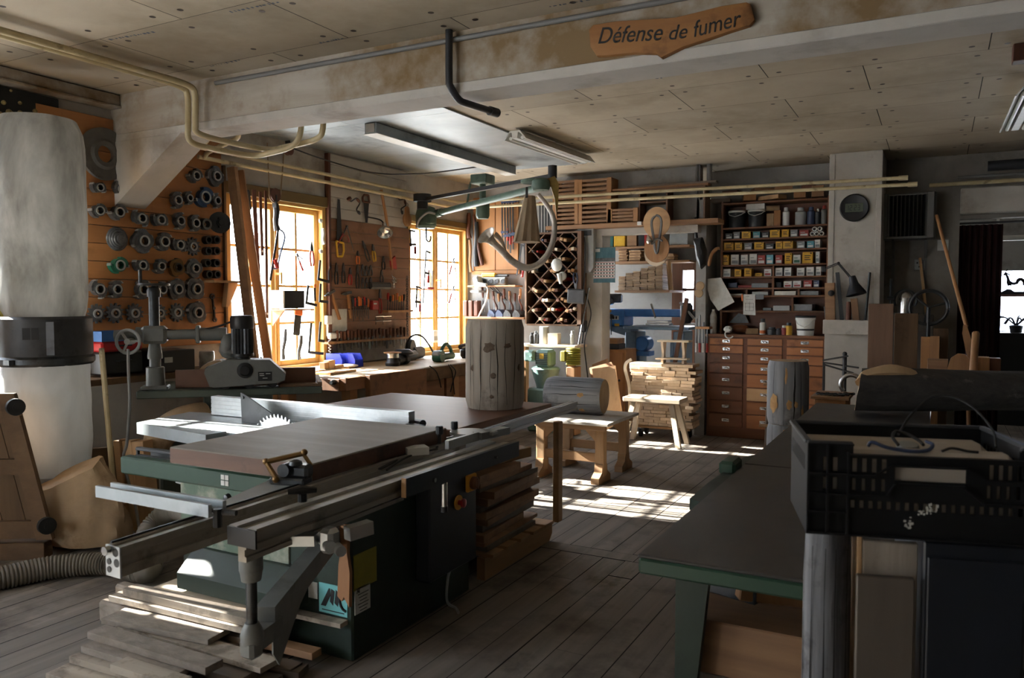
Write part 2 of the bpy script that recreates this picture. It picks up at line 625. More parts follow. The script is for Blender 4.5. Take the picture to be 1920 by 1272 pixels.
_d0, _d1 = at(1281, 507, y=YF), at(1301, 580, y=YF)
DX0, DX1, DZ1 = _d0.x, _d1.x, _d0.z
m.bb((XW - .3, YF, 0), (DX0, YF + .2, ZC))
m.bb((DX0, YF, DZ1), (DX1, YF + .2, ZC))
m.bb((DX0, YF, 0), (DX1, YF + .2, _d1.z))
WX0 = at(1872, 508, y=YF).x
m.bb((DX1, YF, 0), (WX0, YF + .2, ZC))
_w0, _w1 = at(1872, 508, y=YF), at(1925, 622, y=YF)
WX0, WX1 = _w0.x, _w0.x + 1.3
m.bb((WX0, YF, 0), (XR, YF + .2, _w1.z))
m.bb((WX0, YF, _w0.z), (XR, YF + .2, ZC))
m.bb((WX1, YF, _w1.z), (XR, YF + .2, _w0.z))
struct(m, 'wall_far', 'plaster_grey')
m = MB()
m.bb((DX0 - .16, YF - .03, 0), (DX0, YF, DZ1 + .12), .004)
m.bb((DX1, YF - .03, 0), (DX1 + .1, YF, DZ1 + .12), .004)
m.bb((DX0, YF - .03, DZ1), (DX1, YF, DZ1 + .12), .004)
m.bb((DX0, YF - .025, 0), (DX1, YF + .02, _d1.z), .004)
m.bb((DX0, YF - .02, (DZ1 + _d1.z) / 2 - .02), (DX1, YF + .02, (DZ1 + _d1.z) / 2 + .02), .004)
wood('door_brown', '5c3c28', '734c34', 'z', scale=7)
o = struct(m, 'door_1', 'door_brown')
m = MB()
m.quad((DX0, YF + .01, _d1.z), (DX1, YF + .01, _d1.z), (DX1, YF + .01, DZ1), (DX0, YF + .01, DZ1))
struct(m, 'pane', 'pane_glass', o)
m = MB()
zm = at(1900, 552, y=YF).z
for a, b, c, d in ((WX0 - .03, WX1 + .03, _w1.z - .05, _w1.z), (WX0 - .03, WX1 + .03, _w0.z, _w0.z + .05), (WX0, WX1, zm - .03, zm + .03), (WX1 / 2 + WX0 / 2 - .03, WX1 / 2 + WX0 / 2 + .03, _w1.z, _w0.z)):
 m.bb((a, YF + .02, c), (b, YF + .08, d))
o = struct(m, 'window_8', 'door_brown')
m = MB()
m.quad((WX0, YF + .05, _w1.z), (WX1, YF + .05, _w1.z), (WX1, YF + .05, _w0.z), (WX0, YF + .05, _w0.z))
struct(m, 'pane', 'pane_glass', o)
mat('hill_blue', '8f9bb8', 'a9b4cc', rough=1, scale=.05)
m = MB()
for cx_, cy_, r_, h_ in ((22, 160, 60, 20), (75, 170, 60, 14), (-20, 200, 60, 12)):
 m.lathe([(r_, -8), (r_ * .8, h_ * .35 - 4), (r_ * .45, h_ * .75 - 3), (r_ * .1, h_ - 2.5), (0.1, h_ - 2.2)], (cx_, cy_, 0), n=24)
struct(m, 'hill', 'hill_blue')
m = MB()
m.bb((XR, YN, 0), (XR + .2, YF, ZC))
struct(m, 'wall_right', 'plaster_dark')
m = MB()
FX0, FX1 = -5.1, -4.1
m.bb((XW - .3, YN - .13, 0), (FX0, YN, ZC))
m.bb((FX1, YN - .13, 0), (XR, YN, ZC))
m.bb((FX0, YN - .13, 0), (FX1, YN, .84))
m.bb((FX0, YN - .13, 2.5), (FX1, YN, ZC))
struct(m, 'wall_front', 'plaster_grey')
m = MB()
for k in range(4):
 m.bb((FX0 + k * .313, YN - .1, .84), (FX0 + k * .313 + .06, YN - .04, 2.5))
for z in (.84, 1.64, 2.44):
 m.bb((FX0, YN - .1, z), (FX1, YN - .04, z + .06))
o = struct(m, 'window_6', 'window_wood')  # unseen window added behind the camera to bring in fill daylight
m = MB()
m.quad((FX0, YN - .07, .84), (FX1, YN - .07, .84), (FX1, YN - .07, 2.5), (FX0, YN - .07, 2.5))
struct(m, 'pane', 'pane_glass', o)
# materials of machines and timber
mat('green_dark', '1d2b22', '26352b', rough=.5, scale=5, c3='141a16', s3=3, bump=.05)
mat('green_table', '1f3a2b', '2a4636', rough=.45, scale=6, c3='39443c', s3=6, t3=(.6, .75), bump=.05)
mat('green_dusty', '4d6152', '6a7a6a', rough=.7, scale=4, stretch=(3, 3, .7), c3='a8a695', s3=5, t3=(.5, .7), bump=.1)
mat('cast_iron', 'a4abae', 'bcc2c4', rough=.4, metal=.85, scale=6, detail=8, c3='5b5f60', s3=4, t3=(.55, .8), bump=.04)
mat('alu', 'aeb2b4', 'c0c3c4', rough=.38, metal=.85, scale=20, stretch=(1, .05, 1), bump=.03)
mat('alu_dusty', '8a857b', 'a09a8f', rough=.5, metal=.6, scale=14, stretch=(1, .08, 1), c3='6b655c', s3=7, bump=.05)
mat('alu_dark', '3a3b3d', '4a4b4d', rough=.5, metal=.5, scale=9, c3='2a2a2b', s3=5)
mat('steel_dark', '3b3d3f', '4c4f51', rough=.4, metal=.8, scale=12, c3='2c2622', s3=9)
mat('steel_bright', 'b9bbbc', 'cfd0d0', rough=.25, metal=1.0, scale=20)
mat('grey_machine', '5c5e5b', '6b6d69', rough=.5, scale=7, c3='4a4a45', s3=4, bump=.05)
mat('grey_light', '8f9291', '9fa2a1', rough=.45, scale=7)
mat('black_plastic', '0f1012', '16171a', rough=.45, scale=9)
mat('black_rubber', '141414', '1c1b1a', rough=.75, scale=9)
mat('navy_panel', '10141c', '171c26', rough=.5, scale=6)
mat('bronze', '6d5333', '86683f', rough=.45, metal=.7, scale=12)
mat('yellow_plastic', 'd2931e', rough=.5)
mat('yellow_label', '7d751c', '8d8423', rough=.6, scale=9)
mat('red_plastic', 'a3171a', rough=.4)
mat('white_label', 'c9c9c4', 'b3b3ad', rough=.6, scale=20)
mat('teal_label', '6fb3b4', rough=.5)
mat('ink', '0b0c0e', rough=.6)
mat('white_plastic', 'd2d3d0', rough=.4)
wood('slab_oak', '746c64', '8b837a', 'x', scale=9, rough=.6, rand=.03, c3='625850', s3=2.5, t3=(.6, .8))
wood('slab_edge', '4d3325', '6d4b37', 'x', scale=12, rough=.6, c3='2a1810', s3=5)
wood('brown_top', '5f4030', '6e4d3c', 'x', scale=6, rough=.5, bump=.03, k=.2, c3='4c3427', s3=2)
wood('pile_board', '8d8173', 'a89b8b', 'x', scale=10, rough=.85, bump=.3, rand=.14, c3='73685b', s3=9, t3=(.5, .65))
wood('dusty_board', '756b60', '91867a', 'x', scale=22, rough=.9, bump=.9, k=.5, rand=.1)
wood('offcut', '7d5c42', '9b7654', 'x', scale=12, rand=.2)
wood('offcut_grey', '655a50', '7c7064', 'x', scale=12, rand=.2)
wood('pallet', '93714e', 'b08a62', 'y', scale=10, rand=.12)
wood('pine', 'b08a62', 'c9a47a', 'z', scale=8, rand=.08, c3='8c6743', s3=3)
wood('pine_x', 'b08a62', 'c9a47a', 'x', scale=8, rand=.08, c3='8c6743', s3=3)
wood('drawer_dark', '5d331b', '734627', 'x', scale=7, rand=.12, rough=.5, c3='452613', s3=3)
wood('stick', '8f623f', 'a5754d', 'z', scale=10)
# panel saw
ZT = .87
saw = thing('panel_saw', 'dark green panel saw with long aluminium crosscut fence and thick oak slab on its table', 'saw', (-2.62, 2.98, 0))
m = MB()
m.bb((-3.12, 2.53, .0), (-2.1, 3.46, .8), .008)
m.prism([(0, 0), (-.13, 0), (-.13, .07), (-.03, .16), (0, .16)], (-3.0, 2.531, .2), (0, 1, 0), (0, 0, 1), (.66, 0, 0))
base = part(m, 'base_cabinet', 'green_dark', saw)
m = MB()
m.bb((-3.115, 2.522, .36), (-2.44, 2.532, .795), .002)
part(m, 'front_panel', 'green_dusty', base, label='pale green dust-caked panel on the saw front')
m = MB()
for zz in (.62, .12):
 m.prism([(0, 0), (-.1, .02), (-.13, .05), (-.1, .09), (0, .12)], (-3.12, 2.56, zz), (1, 0, 0), (0, 1, 0), (0, 0, .025))
part(m, 'mounting_lug', 'grey_light', base)
m = MB()
m.box((-2.0975, 2.612, .372), (.004, .15, .15))
part(m, 'notice_plate', 'yellow_label', base, label='yellow notice plate')
m = MB()
m.box((-2.0975, 2.592, .25), (.004, .1, .11))
m.cur = 1
for k in range(6):
 m.box((-2.0952, 2.595, .275 - k * .014), (.001, .07 - (k % 3) * .012, .003))
m.prism([(0, 0), (.006, .018), (.011, .007), (.016, .018), (.02, 0), (.016, 0), (.0145, .009), (.011, 0), (.0065, .01), (.004, 0)], (-2.0953, 2.552, .282), (0, 1, 0), (0, 0, 1), (.001, 0, 0))
part(m, 'rating_plate', ['white_label', 'ink'], base, label='white rating plate')
m = MB()
m.box((-2.2, 2.528, .248), (.152, .004, .125))
m.cur = 1
for pl in ([(.07, .23), (.25, .23), (.42, .62), (.41, .86), (.36, .86)], [(.45, .86), (.4, .42), (.51, .3), (.57, .8)], [(.61, .86), (.56, .4), (.68, .3), (.74, .74)]):
 m.prism([(x * .152, z * .125) for x, z in pl], (-2.276, 2.5255, .186), (1, 0, 0), (0, 0, 1), (0, -.001, 0))
m.tube([(-2.276 + .152 * x, 2.525, .186 + .125 * z) for x, z in ((.76, .68), (.75, .5), (.79, .35), (.86, .25), (.96, .2))], .006, 6)
m.box((-2.2, 2.5255, .199), (.12, .001, .004))
part(m, 'maker_plate', ['teal_label', 'ink'], base, label='pale blue plate with slanted black bars')
m = MB()
m.box((-2.31, 2.528, .27), (.05, .004, .07))
part(m, 'small_plate', 'white_label', base)
m = MB()
m.bb((-3.45, 2.70, ZT - .035), (-2.12, 3.2, ZT), .006)
main = part(m, 'main_table', 'cast_iron', saw, label='bright worn steel table')
m = MB()
a = at(256, 792, z=ZT)
b = at(355, 772, z=ZT)
c = at(392, 814, z=ZT)
m.prism([(a.x, a.y), (c.x, c.y - .02), (-2.98, 3.1), (b.x + .1, b.y + .02), (b.x, b.y)], (0, 0, ZT - .06), (1, 0, 0), (0, 1, 0), (0, 0, .058))
part(m, 'extension_table', 'cast_iron', saw)
m = MB()
m.bb((-3.02, 2.62, ZT - .075), (-2.75, 2.71, ZT - .037), .004)
part(m, 'table_bracket', 'green_table', saw)
m = MB()
fy = 3.045
prof = [(0, 0), (.05, 0), (.05, .1), (0, .1)]
zs = [.1, .082, .079, .06, .057, .038, .035, .016, .013, 0]
pf = [(.05, 0), (.05, .1)]
for i, z in enumerate(zs):
 ind = .004 if i in (2, 4, 6, 8) else 0
 if i % 2 == 0 and i:
  pf.append((.004, zs[i - 1]))
  pf.append((.004, z))
  pf.append((0, z))
 else:
  pf.append((0, z))
m.prism(pf, (-3.5, fy, ZT + .004), (0, 1, 0), (0, 0, 1), (1.32, 0, 0))
fence = part(m, 'rip_fence', 'alu', saw, label='ribbed aluminium rip fence')
m = MB()
m.cyl((-2.19, fy + .07, ZT + .05), (-2.12, fy + .03, ZT + .05), .014, .018, 10)
m.prism([(0, 0), (.15, .0), (.12, .05), (.04, .055)], (-2.2, fy - .05, ZT + .002), (1, 0, 0), (0, 0, 1), (0, .04, 0))
part(m, 'fence_lock', 'black_plastic', fence)
m = MB()
by = 2.93
ap = at(519, 777, y=by)
rr = .185
bc = V((ap.x, by, ap.z - rr))
NT = 44
pts = []
for k in range(NT):
 a0 = 2 * PI * k / NT
 for da, r in ((0, rr - .018), (.35, rr - .016), (.55, rr), (.8, rr - .002), (.86, rr - .02)):
  aa = a0 + da * 2 * PI / NT
  pts.append((r * math.cos(aa), r * math.sin(aa)))
m.prism(pts, (bc.x, by - .002, bc.z), (1, 0, 0), (0, 0, 1), (0, .004, 0))
m.lathe([(.05, 0), (.05, .012)], (bc.x, by - .014, bc.z), (0, 1, 0), 20)
part(m, 'saw_blade', 'steel_bright', saw, label='round toothed saw blade')
g = [at(*p, y=by + .02) for p in ((453, 736), (462, 741), (513, 777), (499, 790), (488, 800), (456, 800))]
m = MB()
m.prism([(p.x, p.z) for p in g], (0, by + .012, 0), (1, 0, 0), (0, 0, 1), (0, .008, 0))
for q in (g[0],):
 m.cyl((q.x + .02, by + .004, q.z - .025), (q.x + .02, by + .012, q.z - .025), .008, n=10)
part(m, 'blade_guard', 'alu_dark', saw, label='dark triangular guard plate')
m = MB()
m.bb((-2.92, 2.075, ZT - .075), (-1.99, 2.125, ZT - .005), .006)
cb = part(m, 'cross_beam', 'green_table', saw, label='green steel beam of the sliding table')
m = MB()
for k in range(4):
 m.box((-2.33 + (k % 2) * .022, 2.0735, ZT - .05 + (k // 2) * .022), (.018, .001, .018))
m.cur = 1
m.lathe([(.016, 0), (.012, .016), (0, .02)], (-2.33, 2.1, ZT - .11), (0, -1, 0), 12)
part(m, 'stamp', ['white_label', 'steel_dark'], cb)
m = MB()
m.bb((-2.9, 2.13, ZT - .03), (-2.35, 2.15, ZT - .005), .002)
m.bb((-2.9, 2.20, ZT - .03), (-2.35, 2.235, ZT + .004), .004)
m.bb((-2.82, 2.29, ZT - .03), (-2.2, 2.34, ZT + .01), .004)
m.cyl((-2.895, 2.14, ZT - .02), (-2.895, 2.14, ZT + .025), .007, n=8)
m.bb((-2.9, 2.13, ZT + .012), (-2.4, 2.155, ZT + .025), .003)
part(m, 'guide_strip', 'alu_dark', saw)
m = MB()
m.bb((-2.62, 2.36, ZT - .03), (-1.86, 2.69, ZT + .008), .004)
part(m, 'sliding_table', 'alu', saw)
m = MB()
q = [at(*p, z=ZT - .01) for p in ((383, 956), (505, 900), (640, 905), (840, 838), (852, 846), (420, 967))]
m.prism([(p.x, p.y) for p in q], (0, 0, ZT - .022), (1, 0, 0), (0, 1, 0), (0, 0, .012))
part(m, 'side_panel', 'grey_light', saw, label='grey panel beside the fence')
def ext(mb, p0, p1, w_, h_, lip=.006):
 p0, p1 = V(p0), V(p1)
 t = p1 - p0
 u = V((t.y, -t.x, 0)).normalized()
 pr = [(-w_ / 2, 0), (w_ / 2, 0), (w_ / 2, h_ * .28), (w_ / 2 - lip, h_ * .32), (w_ / 2 - lip, h_ * .68), (w_ / 2, h_ * .72), (w_ / 2, h_), (w_ * .2, h_), (w_ * .18, h_ - lip), (-w_ * .18, h_ - lip), (-w_ * .2, h_), (-w_ / 2, h_)]
 mb.prism(pr, p0, u, (0, 0, 1), t)
m = MB()
A0, A1 = (-1.79, 1.25, .815), (-1.872, 3.02, .815)
ext(m, A0, A1, .055, .075)
cf = part(m, 'crosscut_fence', 'alu_dusty', saw, label='long dusty aluminium crosscut fence')
m = MB()
m.box((-1.79, 1.248, .852), (.058, .004, .078), rot=-.046)
m.cur = 1
for dx, dz in ((-.014, .03), (-.014, .0), (-.014, -.02), (.016, .0), (.012, .026)):
 m.cyl((-1.79 + dx, 1.2475, .85 + dz), (-1.79 + dx, 1.2445, .85 + dz), .008 if dx < 0 else .011, n=10)
m.cur = 2
m.cyl((-1.8, 1.243, .88), (-1.8, 1.23, .88), .011, n=12)
part(m, 'end_cap', ['alu', 'black_plastic', 'steel_bright'], cf)
m = MB()
m.tube([(-1.815, 1.26, .893), (-1.893, 3.0, .893)], 0, sq=(.006, .005))
part(m, 'measuring_tape', 'black_plastic', cf)
m = MB()
ext(m, (-1.875, 3.02, .835), (-1.935, 4.42, .835), .045, .05)
part(m, 'fence_rail', 'alu', saw)
m = MB()
B0, B1 = (-1.635, 1.52, .835), (-1.655, 2.98, .835)
ext(m, B0, B1, .1, .055, .008)
sb = part(m, 'support_beam', 'alu_dusty', saw, label='wide aluminium support beam')
m = MB()
m.box((-1.635, 1.517, .862), (.106, .006, .05), rot=-.013)
part(m, 'end_cap', 'black_plastic', sb)
m = MB()
ext(m, (-1.66, 1.54, .784), (-1.685, 2.3, .784), .03, .05)
part(m, 'lower_rail', 'alu_dusty', sb)
m = MB()
m.tube([(-1.575, 2.17, .866), (-1.59, 3.02, .858)], 0, sq=(.018, .065))
m.cur = 1
m.tube([(-1.575, 2.168, .866), (-1.575, 2.172, .866)], 0, sq=(.0185, .066))
m.cur = 2
m.cyl((-1.57, 2.34, .86), (-1.56, 2.34, .86), .008, n=8)
m.cyl((-1.578, 2.8, .86), (-1.565, 2.8, .86), .006, n=8)
part(m, 'fence_face', ['black_plastic', 'pine', 'steel_bright'], saw, label='black faced board on the fence')
m = MB()
m.lathe([(.011, .74), (.011, .835)], (-1.575, 2.42, 0), n=14)
m.cur = 1
m.lathe([(.013, .725), (.013, .745)], (-1.575, 2.42, 0), n=12)
part(m, 'locking_pin', ['steel_bright', 'black_plastic'], saw)
m = MB()
m.tube([at(760, 846, z=.9), at(800, 843, z=.9)], 0, sq=(.07, .03))
st = part(m, 'fence_stop', 'white_plastic', cf, label='white sliding stop')
m = MB()
m.tube([at(838, 835, z=.925), at(895, 818, z=.925)], 0, sq=(.018, .035))
m.tube([at(895, 818, z=.925), at(948, 807, z=.925)], 0, sq=(.05, .03))
m.lathe([(.085, 0), (.085, .012)], at(880, 814, z=.915), n=24)
m.box(at(920, 812, z=.93), (.05, .05, .02), bev=.005)
part(m, 'stop_arm', 'grey_light', cf)
for p, h in (((824, 832), .05), ((852, 815), .035)):
 m = MB()
 c = at(*p, z=.905)
 m.cyl(c, c + V((0, 0, h)), .008, n=8)
 m.lathe([(.013, 0), (.016, .004), (.016, .032), (.012, .036)], c + V((0, 0, h - .012)), n=10)
 part(m, 'knob', 'black_plastic', cf)
m = MB()
m.tube(spline([at(712, 880, z=.885), at(735, 868, z=.885), at(765, 850, z=.887), at(820, 838, z=.886)], 6), 0, sq=(.012, .006))
m.tube(spline([at(725, 882, z=.885), at(748, 866, z=.885), at(775, 853, z=.887), at(820, 842, z=.886)], 6), 0, sq=(.006, .006))
part(m, 'strap', 'black_rubber', cf)
c = at(545, 905, z=.89)
m = MB()
m.T = Matrix.Translation((c.x, c.y, .885)) @ Matrix.Rotation(math.radians(12), 4, 'Z')
m.box((0, 0, .012), (.13, .06, .025), bev=.006)
m.box((.02, .01, .045), (.1, .05, .045), bev=.01)
m.cyl((-.01, -.03, .05), (-.01, .05, .05), .022, n=14)
m.lathe([(.024, 0), (.02, .012), (.006, .018)], (.02, .0, .066), n=12)
ck = part(m, 'hold_down_clamp', 'steel_dark', cf, label='dark clamp with two bronze levers')
m = MB()
m.T = Matrix.Translation((c.x, c.y, .885)) @ Matrix.Rotation(math.radians(12), 4, 'Z')
m.tube([(-.075, -.02, .075), (.035, .03, .1)], .009, 8)
m.tube([(-.08, -.02, .075), (-.035, -.03, .02)], .009, 8)
m.tube([(.03, .03, .1), (.06, .03, .06)], .007, 8)
for p in ((-.08, -.02, .075), (-.035, -.034, .02), (.035, .03, .103)):
 m.ball(p, .012, 10, 6)
part(m, 'clamp_lever', 'bronze', ck)
m = MB()
c = at(562, 948, z=.87)
m.lathe([(.006, -.06), (.006, .03), (.014, .03), (.014, .055)], (c.x + .03, c.y - .02, .86), n=10)
m.tube([(c.x, c.y - .05, .922), (c.x + .03, c.y - .02, .926), (c.x + .06, c.y + .01, .922)], [.008, .014, .008], 8)
part(m, 'tee_knob', 'black_plastic', sb)
m = MB()
m.T = Matrix.Translation((0, 0, .04))
m.box((-1.56, 1.78, .755), (.05, .05, .075), bev=.012)
m.cyl((-1.53, 1.75, .745), (-1.6, 1.8, .745), .018, n=12)
m.cyl((-1.545, 1.79, .735), (-1.5, 1.76, .735), .016, n=12)
m.tube([(-1.545, 1.84, .76), (-1.52, 1.92, .765)], 0, sq=(.035, .04))
m.tube([(-1.72, 1.72, .75), (-1.6, 1.77, .755)], 0, sq=(.05, .03))
part(m, 'fence_bracket', 'alu', sb)
px_, py_ = -1.733, 1.64
m = MB()
m.lathe([(.034, .72), (.034, .834)], (px_, py_, 0), n=18)
m.lathe([(.028, .69), (.031, .712), (.034, .721)], (px_, py_, 0), n=18)
m.cur = 1
m.lathe([(.016, .53), (.016, .7)], (px_, py_, 0), n=12)
part(m, 'support_post', ['grey_machine', 'steel_dark'], saw, label='grey telescopic post')
m = MB()
m.lathe([(.032, .505), (.034, .53), (.028, .55), (.02, .565)], (px_, py_, 0), n=14)
m.box((px_, py_ - .004, .492), (.056, .052, .055), bev=.01)
m.tube([(px_, py_, .51), (px_ - .03, py_ + .12, .51)], 0, sq=(.055, .055))
part(m, 'foot_joint', 'grey_machine', saw)
m = MB()
a0, a1 = V((px_ - .02, py_ + .07, .545)), V((-2.17, 2.5, .535))
m.tube([a0, a1], 0, sq=(.06, .075))
m.prism([(0, -.035), (0, -.1), (.06, -.16), (.13, -.13), (.3, -.06), (.42, -.035)], a0 + V((.032, 0, 0)), (a1 - a0).normalized(), (0, 0, 1), (-.006, 0, 0))
part(m, 'swing_arm', 'grey_machine', saw, label='grey square swing arm')
m = MB()
m.lathe([(.032, -.07), (.032, .06), (.02, .07)], (-2.17, 2.49, .54), n=14)
m.box((-2.17, 2.52, .535), (.09, .02, .16), bev=.004)
part(m, 'arm_hinge', 'steel_dark', saw)
m = MB()
m.bb((-2.1, 2.98, .2), (-2.02, 3.40, .74), .008)
ctl = part(m, 'control_box', 'navy_panel', saw, label='dark blue control box')
m = MB()
m.box((-2.01, 3.33, .6), (.02, .085, .085), bev=.006)
m.cur = 1
m.lathe([(.032, 0), (.032, .018), (.02, .03)], (-2.0, 3.33, .6), (1, 0, 0), 16)
m.box((-1.975, 3.33, .6), (.015, .014, .05), bev=.003)
part(m, 'main_switch', ['yellow_plastic', 'drawer_dark'], ctl, label='yellow main switch with dark knob')
m = MB()
m.lathe([(.036, 0), (.036, .006)], (-2.018, 3.22, .525), (1, 0, 0), 20)
m.cur = 1
m.lathe([(.012, .006), (.012, .025), (.022, .027), (.022, .036), (.012, .04)], (-2.018, 3.22, .525), (1, 0, 0), 16)
part(m, 'stop_button', ['yellow_plastic', 'red_plastic'], ctl, label='red stop button on a yellow disc')
m = MB()
m.tube(spline([(-2.05, 3.2, .2), (-2.04, 3.16, .16), (-2.05, 3.17, .05), (-2.02, 3.2, .012), (-1.98, 3.16, .01)], 6), .007, 8)
part(m, 'power_cable', 'grey_light', ctl)
m = MB()
pl = [(636, 985), (652, 985), (651, 1040), (656, 1075), (655, 1140), (649, 1128), (645, 1120), (641, 1128), (633, 1118), (635, 1060), (640, 1025)]
q = [at(*p, y=2.497) for p in pl]
m.prism([(p.x, p.z) for p in q], (0, 2.495, 0), (1, 0, 0), (0, 0, 1), (0, .018, 0))
solo(m, 'push_stick', 'splintered brown wooden push stick hanging on the corner of the green saw cabinet', 'stick', 'stick')
m = MB()
c0, c1 = at(197, 936, z=.89), at(408, 975, z=.9)
t = (c1 - c0)
u = V((-t.y, t.x, 0)).normalized()
m.prism([(-.03, 0), (.03, 0), (.03, .035), (.018, .035), (.018, .008), (-.018, .008), (-.018, .035), (-.03, .035)], c0 + V((0, 0, .012)), u, (0, 0, 1), t)
m.cur = 1
m.lathe([(.012, 0), (.012, .05)], c1 - V((.0, 0, .02)), n=8)
m.tube([c1 + V((-.03, 0, .02)), c1 + V((.05, .02, .02))], .008, 8)
solo(m, 'metal_channel', 'loose grey U-shaped metal channel lying across the near end of the saw', 'channel', ['cast_iron', 'black_plastic'])
m = MB()
m.T = Matrix.Translation((-2.195, 2.44, ZT + .048)) @ Matrix.Rotation(math.radians(1), 4, 'Z')
m.box((0, 0, 0), (.69, .86, .062), bev=.004)
m.mi[0:4] = [1] * 4
solo(m, 'oak_slab', 'thick grey topped oak slab with brown edges lying on the saw table', 'slab', ['slab_oak', 'slab_edge'])
# outfeed table, stump
m = MB()
OT = ZT
m.bb((-3.27, 3.24, OT - .035), (-2.06, 4.37, OT), .006)
ot = thing('outfeed_table', 'low wide brown topped outfeed table behind the saw, big round log on it', 'table', (-2.66, 3.8, 0))
part(m, 'table_top', 'brown_top', ot)
m = MB()
m.bb((-3.2, 3.54, OT - .09), (-2.1, 3.6, OT - .036), .004)
m.bb((-2.16, 3.6, OT - .09), (-2.1, 4.24, OT - .036), .004)
part(m, 'apron', 'black_plastic', ot)
for x in (-3.15, -2.62):
 for y in (3.6, 4.2):
  m = MB()
  m.bb((x - .03, y - .03, 0), (x + .03, y + .03, OT - .037), .004)
  part(m, 'leg', 'steel_dark', ot)
wood('log_bark_free', '857b70', 'a79c8f', 'z', scale=14, rough=.85, bump=.5, k=.05, c3='3d3834', s3=3.5, t3=(.6, .75))
wood('log_dark', '35332f', '4a4743', 'x', scale=14, rough=.9, bump=.7, k=.07, c3='1d1c1b', s3=4)
wood('log_end', '9c7f5c', 'b89a74', 'z', scale=8, bump=.1)
wood('log_grey_blue', '58595c', '838384', 'z', scale=13, rough=.85, bump=.4, k=.05, c3='2b2a2b', s3=3, t3=(.55, .7))
mat('knot', '6f5c4b', '41342a', rough=.8, scale=30)
mat('knot_pale', 'a98252', '8b6840', rough=.8, scale=20)
mat('crack', '120f0d', rough=1)
def logmesh(r, h, wob=.02, n=40, seed=1, taper=0.0, rows=10):
 """Upright barked-off log with an uneven outline; material 0 side, 1 ends."""
 rr = random.Random(seed)
 ph = [(rr.uniform(0, 6.3), rr.uniform(0, 6.3)) for _ in range(5)]
 rings = []
 for i in range(rows + 1):
  z = h * i / rows
  ring = []
  for j in range(n):
   a = 2 * PI * j / n
   d = sum(math.sin((k + 2) * a + ph[k][0] + z * 2.2 * k) / (k + 1.5) for k in range(5)) * wob
   e = -.012 * r / .15 if i in (0, rows) else 0
   q = r * (1 + d - taper * i / rows) + e
   ring.append(V((q * math.cos(a), q * math.sin(a), z)))
  rings.append(ring)
 mb = MB()
 mb.rings(rings, True, False, False)
 mb.cur = 1
 mb.add(rings[0][::-1], [tuple(range(n))])
 mb.add(rings[-1], [tuple(range(n))])
 return mb
def crack(mb, r, a, z0, z1, wdt, cur, seed=0):
 rr = random.Random(seed)
 k = 8
 L_, R_ = [], []
 aa = a
 for i in range(k + 1):
  z = z0 + (z1 - z0) * i / k
  aa += rr.uniform(-.03, .03)
  w_ = wdt * math.sin(PI * min(max(i / k, .12), .9)) / r / 2
  L_.append((r * math.cos(aa - w_), r * math.sin(aa - w_), z))
  R_.append((r * math.cos(aa + w_), r * math.sin(aa + w_), z))
 mb.cur = cur
 for i in range(k):
  mb.quad(L_[i], R_[i], R_[i + 1], L_[i + 1])
def knot(mb, r, a, z, w_, h_, cur):
 mb.cur = cur
 pts = []
 for i in range(14):
  t = 2 * PI * i / 14
  j = RND.uniform(.72, 1.22)
  aa = a + j * w_ / r * math.cos(t)
  pts.append((r * math.cos(aa), r * math.sin(aa), z + j * h_ * math.sin(t)))
 c = ((r + .004) * math.cos(a), (r + .004) * math.sin(a), z)
 mb.add(pts + [c], [(i, (i + 1) % 14, 14) for i in range(14)])
TOCAM = lambda x, y: math.atan2(-y, -x)
sx, sy = -2.285, 4.06
m = logmesh(.172, .515, .012, seed=4)
ta = TOCAM(sx, sy)
for k, (da, w_, z0, z1) in enumerate(((-.95, .004, .02, .5), (-.5, .005, .0, .515), (-.18, .003, .02, .42), (.1, .006, .0, .51), (.42, .004, .03, .5), (.62, .005, .0, .515), (1.0, .003, .05, .5), (-.75, .003, 0, .5))):
 crack(m, .1748, ta + da, z0, z1, w_, 2, k)
for da, z, w_, h_ in ((-.2, .36, .035, .028), (.42, .37, .022, .014), (-.05, .2, .014, .018), (-.85, .24, .012, .02), (.9, .24, .012, .02), (-.1, .08, .012, .01)):
 knot(m, .1755, ta + da, z, w_, h_, 3)
solo(m, 'log', 'large pale weathered log standing upright on the brown outfeed table', 'log', ['log_bark_free', 'log_end', 'crack', 'knot'], (sx, sy, OT + .002))
